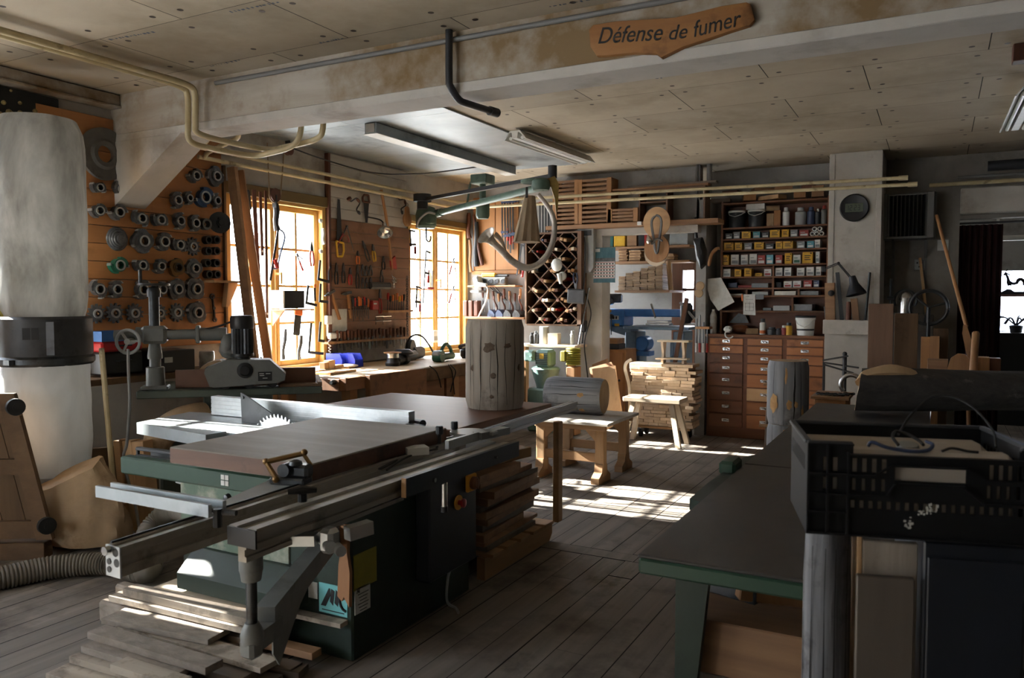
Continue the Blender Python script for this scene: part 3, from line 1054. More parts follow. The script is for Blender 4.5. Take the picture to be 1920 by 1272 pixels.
# low trestle table with a log
LT = thing('low_table', 'low sturdy wooden trestle table with grey top carrying a dark log', 'table', (-2.75, 6.35, 0))
wood('oak_leg', '8a6846', 'a5825c', 'z', scale=9, rand=.05)
wood('oak_rail', '7d5d3f', '98754f', 'x', scale=9, rand=.05)
wood('grey_top', '8c857b', 'a49c91', 'x', scale=8, rand=.05)
m = MB()
m.bb((-3.06, 5.98, .475), (-2.32, 6.74, .5), .005)
part(m, 'table_top', 'grey_top', LT)
m = MB()
m.bb((-3.0, 6.02, .43), (-2.36, 6.05, .475), .003)
part(m, 'apron', 'oak_rail', LT)
m = MB()
m.bb((-3.0, 6.66, .43), (-2.36, 6.69, .475), .003)
part(m, 'apron', 'oak_rail', LT)
for x in (-2.96, -2.42):
 for y in (6.08, 6.62):
  m = MB()
  m.bb((x - .038, y - .038, .05), (x + .038, y + .038, .475), .005)
  m.prism([(0, 0), (.1, 0), (0, -.1)], (x + .038, y - .02, .43), (1 if x < -2.7 else -1, 0, 0), (0, 0, 1), (0, .035, 0)) if x < -2.7 else m.prism([(0, 0), (-.1, 0), (0, -.1)], (x - .038, y - .02, .43), (1, 0, 0), (0, 0, 1), (0, .035, 0))
  lg = part(m, 'leg', 'oak_leg', LT)
  m = MB()
  m.prism([(-.13, 0), (.13, 0), (.13, .05), (.06, .09), (.05, .15), (-.05, .15), (-.06, .09), (-.13, .05)], (x - .035, y, 0), (0, 1, 0), (0, 0, 1), (.07, 0, 0))
  part(m, 'foot', 'oak_rail', lg)
for y in (6.08, 6.62):
 m = MB()
 m.bb((-2.93, y - .018, .16), (-2.45, y + .018, .235), .004)
 part(m, 'stretcher', 'oak_rail', LT)
m = logmesh(.16, .52, .015, seed=9)
for k in range(6):
 crack(m, .1625, -2.6 + k * .45, .02, .5, .006, 2, k + 20)
for da in (.2, 1.1):
 knot(m, .163, -1.9 + da, .35, .02, .03, 3)
solo(m, 'log', 'dark grey bark log lying on its side on the low trestle table', 'log', ['log_grey_blue', 'log_end', 'crack', 'knot_pale'], (-3.06, 6.42, .66), (0, PI / 2, .08))
MATS['log_lying'] = MATS['log_grey_blue']
# stool, dolly stack with small trestle model
wood('beech', 'b8a58d', 'cdbda6', 'x', scale=8, rand=.06)
wood('beech_leg', 'b8a58d', 'cdbda6', 'z', scale=8, rand=.06)
ST = thing('stool', 'pale four legged wooden stool in front of the tall stack of boards', 'stool', (-2.55, 7.98, 0))
m = MB()
m.bb((-2.875, 7.82, .445), (-2.265, 8.12, .495), .008)
part(m, 'seat', 'beech', ST)
for sx_, sy_ in ((-1, -1), (1, -1), (1, 1), (-1, 1)):
 m = MB()
 a = V((-2.57 + sx_ * .2, 7.97 + sy_ * .08, .446))
 b = V((-2.57 + sx_ * .3, 7.97 + sy_ * .16, 0))
 m.tube([a, b], 0, sq=(.05, .05))
 part(m, 'leg', 'beech_leg', ST)
DL = thing('dolly', 'small wheeled board dolly under the tall stack of pale slats', 'dolly', (-2.6, 8.52, 0))
KX0, KX1, KY0, KY1 = -2.97, -2.27, 8.3, 8.58
m = MB()
m.bb((-2.95, 8.29, .105), (-2.29, 8.59, .13), .004)
part(m, 'platform', 'oak_rail', DL)
for x in (-2.85, -2.36):
 for y in (8.34, 8.54):
  m = MB()
  m.cyl((x - .015, y, .045), (x + .015, y, .045), .045, n=18)
  m.cur = 1
  m.box((x, y, .07), (.045, .02, .06))
  m.bb((x - .04, y - .03, .098), (x + .04, y + .03, .105))
  part(m, 'caster', ['black_rubber', 'steel_bright'], DL)
wood('stack_slat', 'b29a80', 'cdb8a0', 'y', scale=9, rand=.2, bump=.12)
wood('stack_end', '8e7458', 'a98f72', 'y', scale=30, k=1.0, rand=.2, bump=.12)
z = .132
proto = {}
rs = random.Random(5)
row = 0
while z < .80:
 x = KX0 + rs.uniform(-.015, .03) + (.03 if z < .25 else 0)
 th = .034
 while x < KX1 - .05:
  wd = rs.choice((.11, .14, .165, .2))
  if x + wd > KX1 + .02:
   wd = max(.08, round(KX1 + rs.uniform(-.01, .03) - x, 2))
  key = round(wd, 2)
  y0 = KY0 + rs.uniform(-.012, .02)
  loc, rot = (x + wd / 2, y0 + .14, z), (0, 0, rs.uniform(-.012, .012))
  if key not in proto:
   mb = MB()
   mb.bb((-key / 2 + .001, -.14, 0), (key / 2 - .001, .14, .0325), .002)
   proto[key] = solo(mb, 'sawn_batten', 'short pale sawn slat in the tall stack behind the stool', 'board', 'stack_slat', loc, rot, 'slats stacked on the dolly')
  else:
   dup(proto[key], loc, rot)
  x += wd + rs.uniform(.001, .006)
 z += th
 row += 1
STZ = z
TM = thing('small_bench', 'small unpainted wooden bench standing on top of the tall slat stack', 'bench', (-2.5, 8.42, STZ))
m = MB()
m.bb((-2.68, 8.35, STZ + .235), (-2.33, 8.5, STZ + .255), .003)
part(m, 'seat', 'beech', TM)
for x in (-2.63, -2.4):
 m = MB()
 pr = [(-.05, 0), (.05, 0), (.055, .03), (.03, .08), (.03, .12), (.06, .2), (.06, .232), (-.06, .232), (-.06, .2), (-.03, .12), (-.03, .08), (-.055, .03)]
 m.prism(pr, (x - .01, 8.425, STZ + .002), (0, 1, 0), (0, 0, 1), (.025, 0, 0))
 part(m, 'side_panel', 'beech_leg', TM)
m = MB()
m.bb((-2.7, 8.36, STZ + .045), (-2.35, 8.49, STZ + .06), .003)
part(m, 'shelf', 'beech', TM)
m = MB()
q = [at(*p, y=8.22) for p in ((1184, 674), (1175, 680), (1172, 690), (1175, 704), (1180, 725), (1181, 760), (1179, 800), (1176, 826))]
m.tube(spline(q, 5), 0, sq=(.022, .03))
solo(m, 'bent_strip', 'thin white bent wooden strip propped against the stack behind the stool', 'strip', 'beech_leg')
# standing log pair and rustic ladder
lx, ly = -1.05, 6.7
m = logmesh(.158, .5, .02, seed=12)
knot(m, .163, TOCAM(lx, ly) + .3, .25, .02, .03, 3)
for k, da in enumerate((-.8, -.3, .25, .7)):
 crack(m, .161, TOCAM(lx, ly) + da, .0, .5, .006, 2, 40 + k)
knot(m, .1625, TOCAM(lx, ly) - .05, .43, .03, .04, 3)
solo(m, 'log', 'short grey log section standing on the floor as lower half of a two-log column', 'log', ['log_grey_blue', 'log_end', 'crack', 'knot_pale'], (lx, ly, 0))
m = logmesh(.158, .51, .02, seed=13)
for k, (da, w_) in enumerate(((-.75, .004), (-.2, .004), (.28, .014), (.65, .004))):
 crack(m, .1615, TOCAM(lx, ly) + da, .0, .51, w_, 2, 60 + k)
for da, z, w_, h_ in ((-.7, .17, .04, .07), (.05, .17, .022, .04), (.4, .17, .016, .03), (-.1, .4, .01, .06), (.75, .1, .012, .06)):
 knot(m, .1625, TOCAM(lx, ly) + da, z, w_, h_, 3)
solo(m, 'log', 'grey log section with pale knots stacked on another short log near the drawer cabinet', 'log', ['log_grey_blue', 'log_end', 'crack', 'knot_pale'], (lx, ly, .503))
wood('rough_stick', '4b3a2b', '624d39', 'z', scale=14, bump=.5)
LD = thing('stick_ladder', 'rustic little stick ladder leaning behind the two-log column', 'ladder', (-1.4, 7.1, 0))
for i, (x0, x1) in enumerate(((1428, 1448), (1446, 1462))):
 m = MB()
 p0, p1 = at(x0, 868, y=7.05), at(x1, 716, y=7.12)
 p0.z = .002
 m.tube(spline([p0, p0.lerp(p1, .35) + V((.01, 0, 0)), p0.lerp(p1, .7) - V((.008, 0, 0)), p1], 4), .017, 8)
 part(m, 'rail', 'rough_stick', LD)
for zz, x0 in ((.62, 1440), (.3, 1432)):
 m = MB()
 p = at(x0, 720 if zz > .5 else 797, y=7.1)
 m.bb((p.x - .03, 7.04, p.z - .012), (p.x + .16, 7.1, p.z + .012), .004)
 part(m, 'rung', 'oak_rail', LD)
# leaning boards by the post
def panel(name, label, pxs, yb, yt, th, mt, cat='board', group=None):
 """Board leaning back: its outline is measured on a slightly tilted plane from (bottom y=yb) to (top y=yt)."""
 mb = MB()
 zb = min(at(*p, y=yb).z for p in pxs)
 zt_ = max(at(*p, y=yt).z for p in pxs)
 vs = []
 for p in pxs:
  y = yb
  for _ in range(4):
   q = at(*p, y=y)
   y = yb + (yt - yb) * (q.z - zb) / (zt_ - zb)
  vs.append(at(*p, y=y))
 n = len(vs)
 t = V((0, th, 0))
 mb.add(vs + [v + t for v in vs], [tuple(range(n)), tuple(reversed(range(n, 2 * n)))] + [(i, n + i, n + (i + 1) % n, (i + 1) % n) for i in range(n)])
 return solo(mb, name, label, cat, mt, group=group)
panel('panel_board', 'pale glued pine panel leaning foremost against the white post', ((1110, 692), (1153, 686), (1168, 790), (1128, 812)), 8.02, 8.2, .02, 'pine')
panel('panel_board', 'dark edged pine panel leaning behind the foremost panel at the white post', ((1105, 690), (1146, 679), (1152, 690), (1122, 808)), 8.08, 8.28, .02, 'stick')
panel('panel_board', 'narrow reddish board leaning rearmost against the white post', ((1110, 684), (1138, 673), (1141, 690), (1122, 800)), 8.2, 8.4, .02, 'offcut')
# pile of boards in front of the saw
def plank(p0, p1, zt_, wd, th, label, mt='pile_board', roll=0.0):
 a, b = at(*p0, z=zt_), at(*p1, z=zt_)
 d = b - a
 ang = math.atan2(d.y, d.x)
 pr = V((-math.sin(ang), math.cos(ang), 0))
 c = (a + b) / 2 + pr * wd / 2
 mb = MB()
 mb.box((0, 0, th / 2), (d.length, wd, th), bev=.0015)
 return solo(mb, 'sawn_board', label, 'board', mt, (c.x, c.y, zt_ - th), (roll, 0, ang), 'board pile in front of the saw')
pb = [((85, 1263), (300, 1322), .030, .16, .028, 'wide board at the very bottom front of the pile by the saw', 'pile_board'),
 ((129, 1231), (330, 1290), .060, .06, .028, 'narrow square strip low at the front of the floor pile', 'pile_board'),
 ((151, 1212), (330, 1265), .090, .07, .028, 'strip thickly covered in coarse sawdust in the floor pile', 'dusty_board'),
 ((206, 1246), (330, 1286), .121, .075, .03, 'thick short block at the front edge of the floor pile', 'pile_board'),
 ((163, 1185), (385, 1253), .122, .085, .03, 'thick grey board lying on top of the front of the floor pile', 'dusty_board'),
 ((220, 1172), (488, 1254), .091, .1, .022, 'long thin plank sticking out under the support post foot', 'pile_board'),
 ((189, 1160), (390, 1200), .118, .13, .024, 'wide plank strewn with shavings in the middle of the floor pile', 'dusty_board'),
 ((203, 1117), (475, 1183), .150, .15, .026, 'long board just below the topmost pale strip of the floor pile', 'pile_board'),
 ((230, 1104), (492, 1168), .187, .075, .035, 'long thick pale strip near the top of the floor pile', 'pile_board'),
 ((283, 1103), (508, 1156), .185, .2, .03, 'wide pale board in full sun at the back of the floor pile', 'beech'),
 ((470, 1133), (638, 1171), .178, .05, .02, 'thin board end poking out right of the grey post foot', 'pile_board'),
 ((488, 1203), (585, 1226), .08, .06, .03, 'broken brown offcut right of the grey post foot', 'offcut'),
 ((455, 1232), (545, 1256), .04, .07, .035, 'dark brown block lying flat right of the pile', 'offcut_grey'),
 ((480, 1252), (560, 1262), .032, .08, .03, 'small dark block on the floor beside the saw base', 'offcut_grey')]
for p0, p1, zz, wd, th, lb, mt in pb:
 plank(p0, p1, zz, wd, th, lb, mt)
for i, (p0, p1, zz) in enumerate((((190, 1255), (470, 1310), .03), ((230, 1215), (450, 1275), .06), ((240, 1180), (440, 1230), .065), ((260, 1150), (480, 1205), .09), ((280, 1140), (470, 1180), .12), ((300, 1180), (480, 1225), .035))):
 plank(p0, p1, zz, .2, .028, 'flat packing board buried in the middle of the floor pile', 'offcut_grey')
m = MB()
a, b = at(250, 1095, z=.1), at(375, 1065, z=.1)
m.bb((-3.42, 2.3, 0), (-3.02, 2.42, .1), .01)
m.bb((-3.5, 2.44, .06), (-2.98, 2.5, .12), .01)
solo(m, 'timber_block', 'dusty old timber block on the floor between hose and saw', 'block', 'dusty_board')
# offcut stack on a pallet right of the saw
PX0, PX1, PY0, PY1 = -2.5, -2.08, 3.62, 4.42
PL = thing('pallet', 'low wooden pallet under the offcuts stacked beside the saw', 'pallet', (-2.28, 4.0, 0))
for x in (-2.46, -2.12):
 m = MB()
 m.prism([(0, 0), (.8, 0), (.84, .04), (.84, .1), (.8, .12), (0, .12)], (x - .03, 3.62, 0), (0, 1, 0), (0, 0, 1), (.05, 0, 0))
 part(m, 'runner', 'pallet', PL)
m = MB()
for k in range(5):
 m.bb((PX0, 3.64 + k * .16, .121), (PX1 + .02, 3.76 + k * .16, .14), .002)
part(m, 'deck', 'pallet', PL)
m = MB()
m.bb((-2.05, 4.36, .141), (-2.01, 4.42, .76), .004)
part(m, 'stake', 'pallet', PL)
rs = random.Random(3)
z = .142
desc = ['bottom', 'second', 'third', 'fourth', 'fifth', 'sixth', 'seventh', 'eighth', 'ninth', 'tenth', 'eleventh', 'topmost']
for k in range(12):
 th = rs.choice((.022, .028, .034, .04))
 ln = rs.uniform(.42, .72)
 wd = rs.uniform(.28, .34)
 mb = MB()
 mb.box((0, 0, th / 2), (wd, ln, th), bev=.002)
 ex = rs.uniform(-.02, .05)
 solo(mb, 'offcut_board', '%s board of the offcut stack on the pallet beside the saw' % desc[k], 'board', 'offcut' if k % 3 else 'offcut_grey', (-2.3 + ex, 3.62 + ln / 2 + rs.uniform(0, .08), z), rs.uniform(-.08, .08), 'offcuts stacked beside the saw')
 z += th + .0008
for (x, y, rz) in ((-2.28, 3.8, .1), (-2.22, 4.1, -.2)):
 mb = MB()
 mb.box((0, 0, .03), (.12, .3, .058), bev=.003)
 solo(mb, 'timber_block', 'thick block lying on the offcut stack, %s the red switch' % ('just behind' if y < 4 else 'furthest from'), 'block', 'pallet', (x, y, z), rz)
# dust collector
cloth_translucent('filter_cloth', 'c9c8c4', '7c7b77', .3)
cloth_translucent('clear_bag', 'c6c6c4', 'aeadab', .35)
mat('kraft', '8c745a', 'a88d6c', rough=.85, scale=6, bump=.4, c3='6f5538', s3=3)
wood('old_plank', '54402d', '6e563d', 'z', scale=9, rough=.85, c3='3a2b1e', s3=3)
wood('old_plank_x', '5a4430', '745a40', 'x', scale=9, rough=.85, c3='3a2b1e', s3=3)
def bag(c, rx, ry, z0, z1, seed, nz=16, n=44, wob=.05, top=1.0, bot=1.0, yaw=0.0):
 """Limp cloth cylinder with folds."""
 rr = random.Random(seed)
 ph = [rr.uniform(0, 6.3) for _ in range(8)]
 rs_ = []
 for i in range(nz + 1):
  t = i / nz
  z = z0 + (z1 - z0) * t
  k = 1.0
  if t > .9:
   k = 1 - (1 - top) * ((t - .9) / .1) ** 2
  if t < .12:
   k = 1 - (1 - bot) * ((.12 - t) / .12) ** 2
  ring = []
  for j in range(n):
   a = 2 * PI * j / n
   d = 1 + wob * (.5 * math.sin(3 * a + ph[0] + 2.1 * t) + .35 * math.sin(7 * a + ph[1] - 5 * t) + .25 * math.sin(11 * a + ph[2] + 9 * t) + .5 * math.sin(6 * t + ph[3] + a) + .3 * math.sin(17 * t + 2 * a + ph[4]))
   x, y = rx * k * d * math.cos(a), ry * k * d * math.sin(a)
   ring.append(V((c[0] + x * math.cos(yaw) - y * math.sin(yaw), c[1] + x * math.sin(yaw) + y * math.cos(yaw), z)))
  rs_.append(ring)
 mb = MB()
 mb.rings(rs_, True, True, True)
 return mb
cc = V((-4.93, 3.0, 0))
DC = thing('dust_collector', 'tall dust collector with grey filter bag above and clear chip bag below', 'dust collector', (-4.93, 3.0, 0))
m = bag(cc, .27, .25, 1.36, 2.61, 3, top=.86, bot=.9, wob=.035)
up = part(m, 'filter_bag', 'filter_cloth', DC, label='translucent grey filter bag')
m = MB()
m.tube([at(70, 235, y=2.74) + V((0, 0, 0))] + [V((-4.80 - .004 * k, 2.752 + .002 * (k % 3), 2.52 - k * .16)) for k in range(8)], .004, 6)
part(m, 'seam', 'red_plastic', up) if False else None
m = MB()
m.lathe([(.27, 1.15), (.275, 1.17), (.275, 1.385), (.262, 1.4)], cc, n=32)
m.prism([(0, 0), (.32, 0), (.32, .2), (0, .2)], (-4.93, 2.74, 1.17), (CR.x, CR.y, 0), (0, 0, 1), (0, .05, 0))
hs = part(m, 'fan_housing', 'alu_dark', DC, label='dark steel fan housing')
m = MB()
p = V((-4.93, 3.0, 0)) - V((CF.x, CF.y, 0)).normalized() * .278
for dx, w_, z, h_, mi in ((-.17, .1, 1.28, .13, 0), (.075, .085, 1.3, .07, 1)):
 q = p + CR * dx
 q.z = z
 m = MB()
 m.cur = 0
 m.box(q + V((CF.x, CF.y, 0)) * (.02 if abs(dx) < .1 else .058), (w_, .012, h_), rot=YAW + (.0 if mi == 0 else .27))
 part(m, ('paper_label', 'type_plate')[mi], ('kraft', 'ink')[mi], hs)
m = MB()
q = p + CR * (-.17)
m.box((q.x, q.y + .16, 1.45), (.16, .14, .11), rot=YAW, bev=.01)
part(m, 'motor_box', 'yellow_label', DC)
m = MB()
m.lathe([(.272, 1.1), (.285, 1.115), (.285, 1.145), (.272, 1.16)], cc, n=32)
m.box(cc + V((.1, -.275, 1.13)), (.06, .03, .03))
part(m, 'clamp_band', 'steel_dark', DC)
m = bag(cc + V((.02, 0, 0)), .262, .24, .42, 1.11, 8, wob=.05, top=.98, bot=.92)
part(m, 'chip_bag', 'clear_bag', DC, label='milky clear plastic chip bag')
for dx in (-.3, .36):
 m = MB()
 q = cc + CR * dx
 q2 = cc + CR * (dx * (1.2 if dx > 0 else 1.0))
 m.tube([V((q.x, q.y, 1.2)), V((q2.x, q2.y, .04))], .017, 10)
 part(m, 'leg', 'pipe_cream', DC, label='pale slanting leg')
m = MB()
m.box((-4.93, 3.02, .02), (.66, .5, .04), rot=YAW, bev=.004)
part(m, 'base_plate', 'old_plank_x', DC)
m = MB()
n, nz = 36, 12
rs_ = []
rr = random.Random(2)
c0 = at(150, 960, z=.06)
c0 = V((-4.465, 2.95, 0))
for i in range(nz + 1):
 t = i / nz
 z = .045 + .42 * t
 ring = []
 for j in range(n):
  a = 2 * PI * j / n
  k = (1.12 - .12 * t - .55 * max(0, t - .7) ** 1.2) * (1 if t > .1 else .9 + t)
  d = 1 + .08 * math.sin(3 * a + 4 * t) + .05 * math.sin(7 * a - 6 * t) + .03 * math.sin(13 * a + 11 * t)
  x, y = .23 * k * d * math.cos(a), .11 * k * d * math.sin(a)
  pz = z + (.1 * t * math.cos(a - .4))
  ring.append(c0 + CR * x + V((CF.x, CF.y, 0)) * y + V((0, 0, pz)) - CR * (.1 * t))
 rs_.append(ring)
m.rings(rs_)
solo(m, 'paper_sack', 'crumpled brown sack slumped on the floor at the foot of the dust collector', 'sack', 'kraft')
# wheeled board standing on edge
WB = thing('wheeled_board', 'old wooden wheeled board standing on edge, two casters facing the saw', 'dolly', (-4.95, 2.45, 0))
o = at(94, 985, z=.1)
o = V((-4.49, 2.76, .1))
ub = V((-math.cos(math.radians(32)), -math.sin(math.radians(32)), 0))
wt = V((-.05, -.03, 1)).normalized()
nb = ub.cross(wt)
nb = nb if nb.x > 0 else -nb
def wbx(mb, u0, u1, z0, z1, t0, t1, sh=0.0):
 sh = -.165
 f = lambda u, z, t: o + ub * (u - sh * z) + wt * z + nb * t
 vs = [f(u, z, t) for t in (t0, t1) for z in (z0, z1) for u in (u0, u1)]
 mb.add(vs, [(0, 1, 3, 2), (4, 6, 7, 5), (0, 4, 5, 1), (2, 3, 7, 6), (0, 2, 6, 4), (1, 5, 7, 3)])
m = MB()
for k in range(5):
 wbx(m, k * .13, k * .13 + .126, .03, .86, -.02, 0)
part(m, 'deck', 'old_plank', WB)
for (u0, u1, z0, z1) in ((-.01, .08, .02, .87), (.08, .65, .03, .13), (.08, .65, .40, .49), (.08, .65, .77, .86)):
 m = MB()
 wbx(m, u0, u1, z0, z1, .001, .035)
 part(m, 'batten', 'old_plank_x', WB)
for zz in (.12, .8):
 c = o + ub * (.02 + .165 * zz) + wt * zz + nb * .05
 m = MB()
 wc, wx = c + nb * .045 - ub * .055, (CR * .75 - V((CF.x, CF.y, 0)) * .65).normalized() * .015
 m.cyl(wc - wx, wc + wx, .048, n=20)
 m.cyl(wc - wx * 1.3, wc + wx * 1.3, .02, n=12)
 part(m, 'caster_wheel', 'black_rubber', WB)
 m = MB()
 m.tube([c - nb * .014, c + nb * .035 - ub * .05], 0, sq=(.045, .03))
 part(m, 'caster_fork', 'steel_dark', WB)
m = MB()
m.box((-4.82, 2.58, .05), (.66, .1, .1), rot=math.radians(32), bev=.003)
solo(m, 'floor_plank', 'dark plank lying on the floor under the upright wheeled board', 'board', 'old_plank_x')
# corrugated hoses
mat('hose', '5d564b', '6d665a', rough=.6, scale=10, c3='48423a', s3=5)
def hose(pts, r, pitch, name, label, mt='hose'):
 P = spline(pts, 40)
 out, rad, s = [], [], 0
 L = [0]
 for i in range(1, len(P)):
  L.append(L[-1] + (P[i] - P[i - 1]).length)
 N = int(L[-1] / (pitch / 4))
 j = 0
 for i in range(N + 1):
  d = L[-1] * i / N
  while j < len(L) - 2 and L[j + 1] < d:
   j += 1
  t = (d - L[j]) / max(L[j + 1] - L[j], 1e-6)
  out.append(P[j].lerp(P[j + 1], t))
  rad.append(r * (1.0, .96, .88, .96)[i % 4])
 mb = MB()
 mb.tube(out, rad, 18)
 return solo(mb, name, label, 'hose', mt, ang=60)
h0, h1, h2 = at(-60, 1096, z=.06), at(100, 1064, z=.068), at(205, 1058, z=.068)
hose([h0 + V((-.3, -.3, 0)), h0, h1, h2, V((-3.62, 2.72, .085)), at(278, 1000, z=.16), at(330, 955, z=.3), V((-3.2, 2.74, .36))], .064, .019, 'suction_hose', 'thick grey ribbed suction hose lying across the floor towards the saw')
# spindle moulder
SO = V((-4.62, 3.41, 0))
SA = math.radians(44)
SU, SW = V((math.cos(SA), math.sin(SA), 0)), V((-math.sin(SA), math.cos(SA), 0))
SZ = .9
SM = thing('spindle_moulder', 'grey green spindle moulder table with long dark fence and green hood below the cutter wall', 'machine', SO + SU * .6 + SW * .35)
def sl_(u, w_, z):
 return SO + SU * u + SW * w_ + V((0, 0, z))
def sbox(mb, u0, u1, w0, w1, z0, z1, bev=0.0):
 mb.box(sl_((u0 + u1) / 2, (w0 + w1) / 2, (z0 + z1) / 2), (u1 - u0, w1 - w0, z1 - z0), rot=SA, bev=bev)
mat('machine_green_grey', '3d453d', '4a5349', rough=.5, scale=5, c3='2b302b', s3=3)
m = MB()
sbox(m, 0, 1.19, 0, .66, SZ - .05, SZ, .006)
part(m, 'table', 'machine_green_grey', SM)
m = MB()
sbox(m, .12, 1.05, .1, .6, 0.0, .6, .02)
sbox(m, .4, .85, .12, .58, .6, SZ - .051, .01)
part(m, 'base_cabinet', 'machine_green_grey', SM)
m = MB()
sbox(m, .225, 1.15, .13, .16, SZ + .002, SZ + .125, .002)
part(m, 'fence', 'brown_top', SM, label='dark reddish wooden fence')
m = MB()
sbox(m, 1.16, 1.19, .02, .6, SZ + .001, SZ + .03, .002)
sbox(m, .9, 1.18, .015, .12, SZ + .001, SZ + .018, .002)
part(m, 'guide_rail', 'old_plank_x', SM)
m = MB()
for i in range(8):
 a0 = PI * i / 8
pr = [(.17 * math.cos(PI * i / 14), .17 * math.sin(PI * i / 14)) for i in range(15)]
m.prism(pr, sl_(.5, .2, SZ + .002), SU, (0, 0, 1), SW * .28)
hd = part(m, 'cutter_hood', 'green_dusty', SM, label='rounded green cutter hood')
m = MB()
m.prism([(.178 * math.cos(PI * i / 14), .178 * math.sin(PI * i / 14)) for i in range(5, 15)] + [(.14 * math.cos(PI * i / 14), .14 * math.sin(PI * i / 14)) for i in range(14, 4, -1)], sl_(.5, .195, SZ + .002), SU, (0, 0, 1), SW * .1)
part(m, 'hood_rim', 'kraft', hd)
m = MB()
for u in (.66, .78):
 m.cyl(sl_(u, .2, SZ + .02), sl_(u, .2, SZ + .2), .009, n=8)
m.tube([sl_(.62, .2, SZ + .11), sl_(.9, .2, SZ + .125)], .008, 8)
m.tube([sl_(.6, .2, SZ + .09), sl_(.7, .2, SZ + .1)], .014, 8)
part(m, 'pressure_bar', 'steel_bright', SM)
m = MB()
m.tube(spline([sl_(.1, -.02, .5), sl_(.16, -.03, .62), sl_(.28, -.02, .7), sl_(.42, .06, .72)], 6), [.05, .07, .085, .09, .095, .095, .095, .095, .095, .095, .095, .095, .095, .095, .095, .095, .095, .095, .09][:19], 14)
part(m, 'dust_sleeve', 'kraft', SM, label='limp brown dust sleeve')
PF = thing('power_feeder', 'grey power feeder with column, handwheel, motor and roller box on the spindle table', 'feeder', sl_(.12, .1, SZ))
def sp_(px, py, w_=.08):
 return atp(px, py, SO + SW * w_, SW)
b0 = sp_(292, 728, .1)
u0 = (b0 - SO).dot(SU)
m = MB()
sbox(m, u0 - .085, u0 + .085, .03, .17, SZ + .0005, SZ + .03, .008)
m.lathe([(.06, SZ + .03), (.058, SZ + .15), (.05, SZ + .155)], sl_(u0, .1, 0), n=20)
zt = sp_(292, 512, .1).z
zc = sp_(292, 628, .1).z
m.lathe([(.036, SZ + .15), (.036, zc + .02)], sl_(u0, .1, 0), n=18)
m.lathe([(.046, zc - .16), (.048, zc - .14), (.036, zc - .06)], sl_(u0, .1, 0), n=18)
part(m, 'column', 'grey_machine', PF)
m = MB()
m.lathe([(.034, zc + .02), (.034, zt - .13)], sl_(u0, .1, 0), n=18)
m.lathe([(.042, zt - .16), (.044, zt - .12), (.036, zt - .1), (.014, zt - .09), (.014, zt - .07)], sl_(u0, .1, 0), n=18)
m.lathe([(.1, zt - .085), (.104, zt - .08), (.1, zt - .07)], sl_(u0, .1, 0), n=24)
m.cyl(sl_(u0 - .08, .1, zt - .07), sl_(u0 - .08, .1, zt + .02), .012, n=10)
part(m, 'lift_screw', 'steel_dark', PF, label='ribbed lifting screw with hand disc')
m = MB()
pa, pb_ = sp_(214, 627, .1), sp_(372, 632, .1)
pa.z = pb_.z = zc
m.cyl(pa, pb_, .033, n=18)
m.cyl(sp_(255, 627, .1).lerp(pa, .0), sl_(u0 + .06, .1, zc), .048, n=18)
m.box(sl_(u0, .1, zc), (.16, .11, .12), rot=SA, bev=.02)
part(m, 'arm', 'grey_machine', PF)
m = MB()
pc = sp_(372, 632, .1)
pc.z = zc
pd = sp_(425, 634, .1)
pd.z = zc
m.cyl(pc - SU * .02, pd, .045, n=16)
m.box((pc + V((0, 0, 0))), (.025, .1, .12), rot=SA, bev=.005)
pe = pd.copy()
pe.z = zc - .12
m.tube(spline([pd, pd + SU * .01 - V((0, 0, .06)), pe, pe + SU * .09 - V((0, 0, .01))], 5), .048, 16)
part(m, 'elbow', 'grey_machine', PF)
hw = sp_(240, 641, .02)
m = MB()
m.lathe([(.076 + .011 * math.cos(2 * PI * i / 8), .011 * math.sin(2 * PI * i / 8)) for i in range(9)], hw, -SW * 1 + V((-.25, -.1, 0)), 26, False, False)
ax = (-SW + V((-.25, -.1, 0))).normalized()
e1 = ax.orthogonal().normalized()
e2 = ax.cross(e1)
for k in range(3):
 a = 2 * PI * k / 3 + .4
 m.tube([hw, hw + (e1 * math.cos(a) + e2 * math.sin(a)) * .076], .009, 6)
m.cyl(hw - ax * .07, hw + ax * .015, .02, n=12)
part(m, 'handwheel', 'grey_light', PF, label='three spoked handwheel')
mc = sp_(454, 632, .06)
zb, zt2 = sp_(454, 664, .06).z, sp_(454, 592, .06).z
m = MB()
N = 40
rg = []
for k in range(N):
 r = .072 if k % 2 else .063
 rg.append((r * math.cos(2 * PI * k / N), r * math.sin(2 * PI * k / N)))
m.prism(rg, (mc.x, mc.y, zb), (1, 0, 0), (0, 1, 0), (0, 0, (zt2 - zb) * .68))
mo = part(m, 'motor', 'steel_dark', PF, label='black finned motor')
m = MB()
hz = zt2 - zb
m.lathe([(.074, zb + hz * .66), (.077, zb + hz * .7), (.077, zb + hz * .93), (.07, zb + hz), (.02, zb + hz * 1.01)], (mc.x, mc.y, 0), n=24)
part(m, 'fan_cowl', 'black_plastic', mo)
m = MB()
m.lathe([(.05, zb - .045), (.05, zb - .02), (.075, zb - .015), (.075, zb + .004)], (mc.x, mc.y, 0), n=20)
part(m, 'motor_flange', 'black_plastic', mo)
m = MB()
cab = [sp_(300, 616, .1), sp_(330, 621, .09), sp_(370, 620, .09), sp_(410, 612, .07), sp_(437, 602, .06)]
m.tube(spline(cab, 6), .007, 8)
part(m, 'motor_cable', 'black_rubber', mo)
bp = [sp_(*q, -.02) for q in ((384, 699), (386, 690), (428, 674), (506, 674), (536, 700), (534, 712), (522, 717), (402, 726), (394, 724))]
m = MB()
m.prism([((q - SO).dot(SU), q.z) for q in bp], SO - SW * .07, SU, (0, 0, 1), SW * .17)
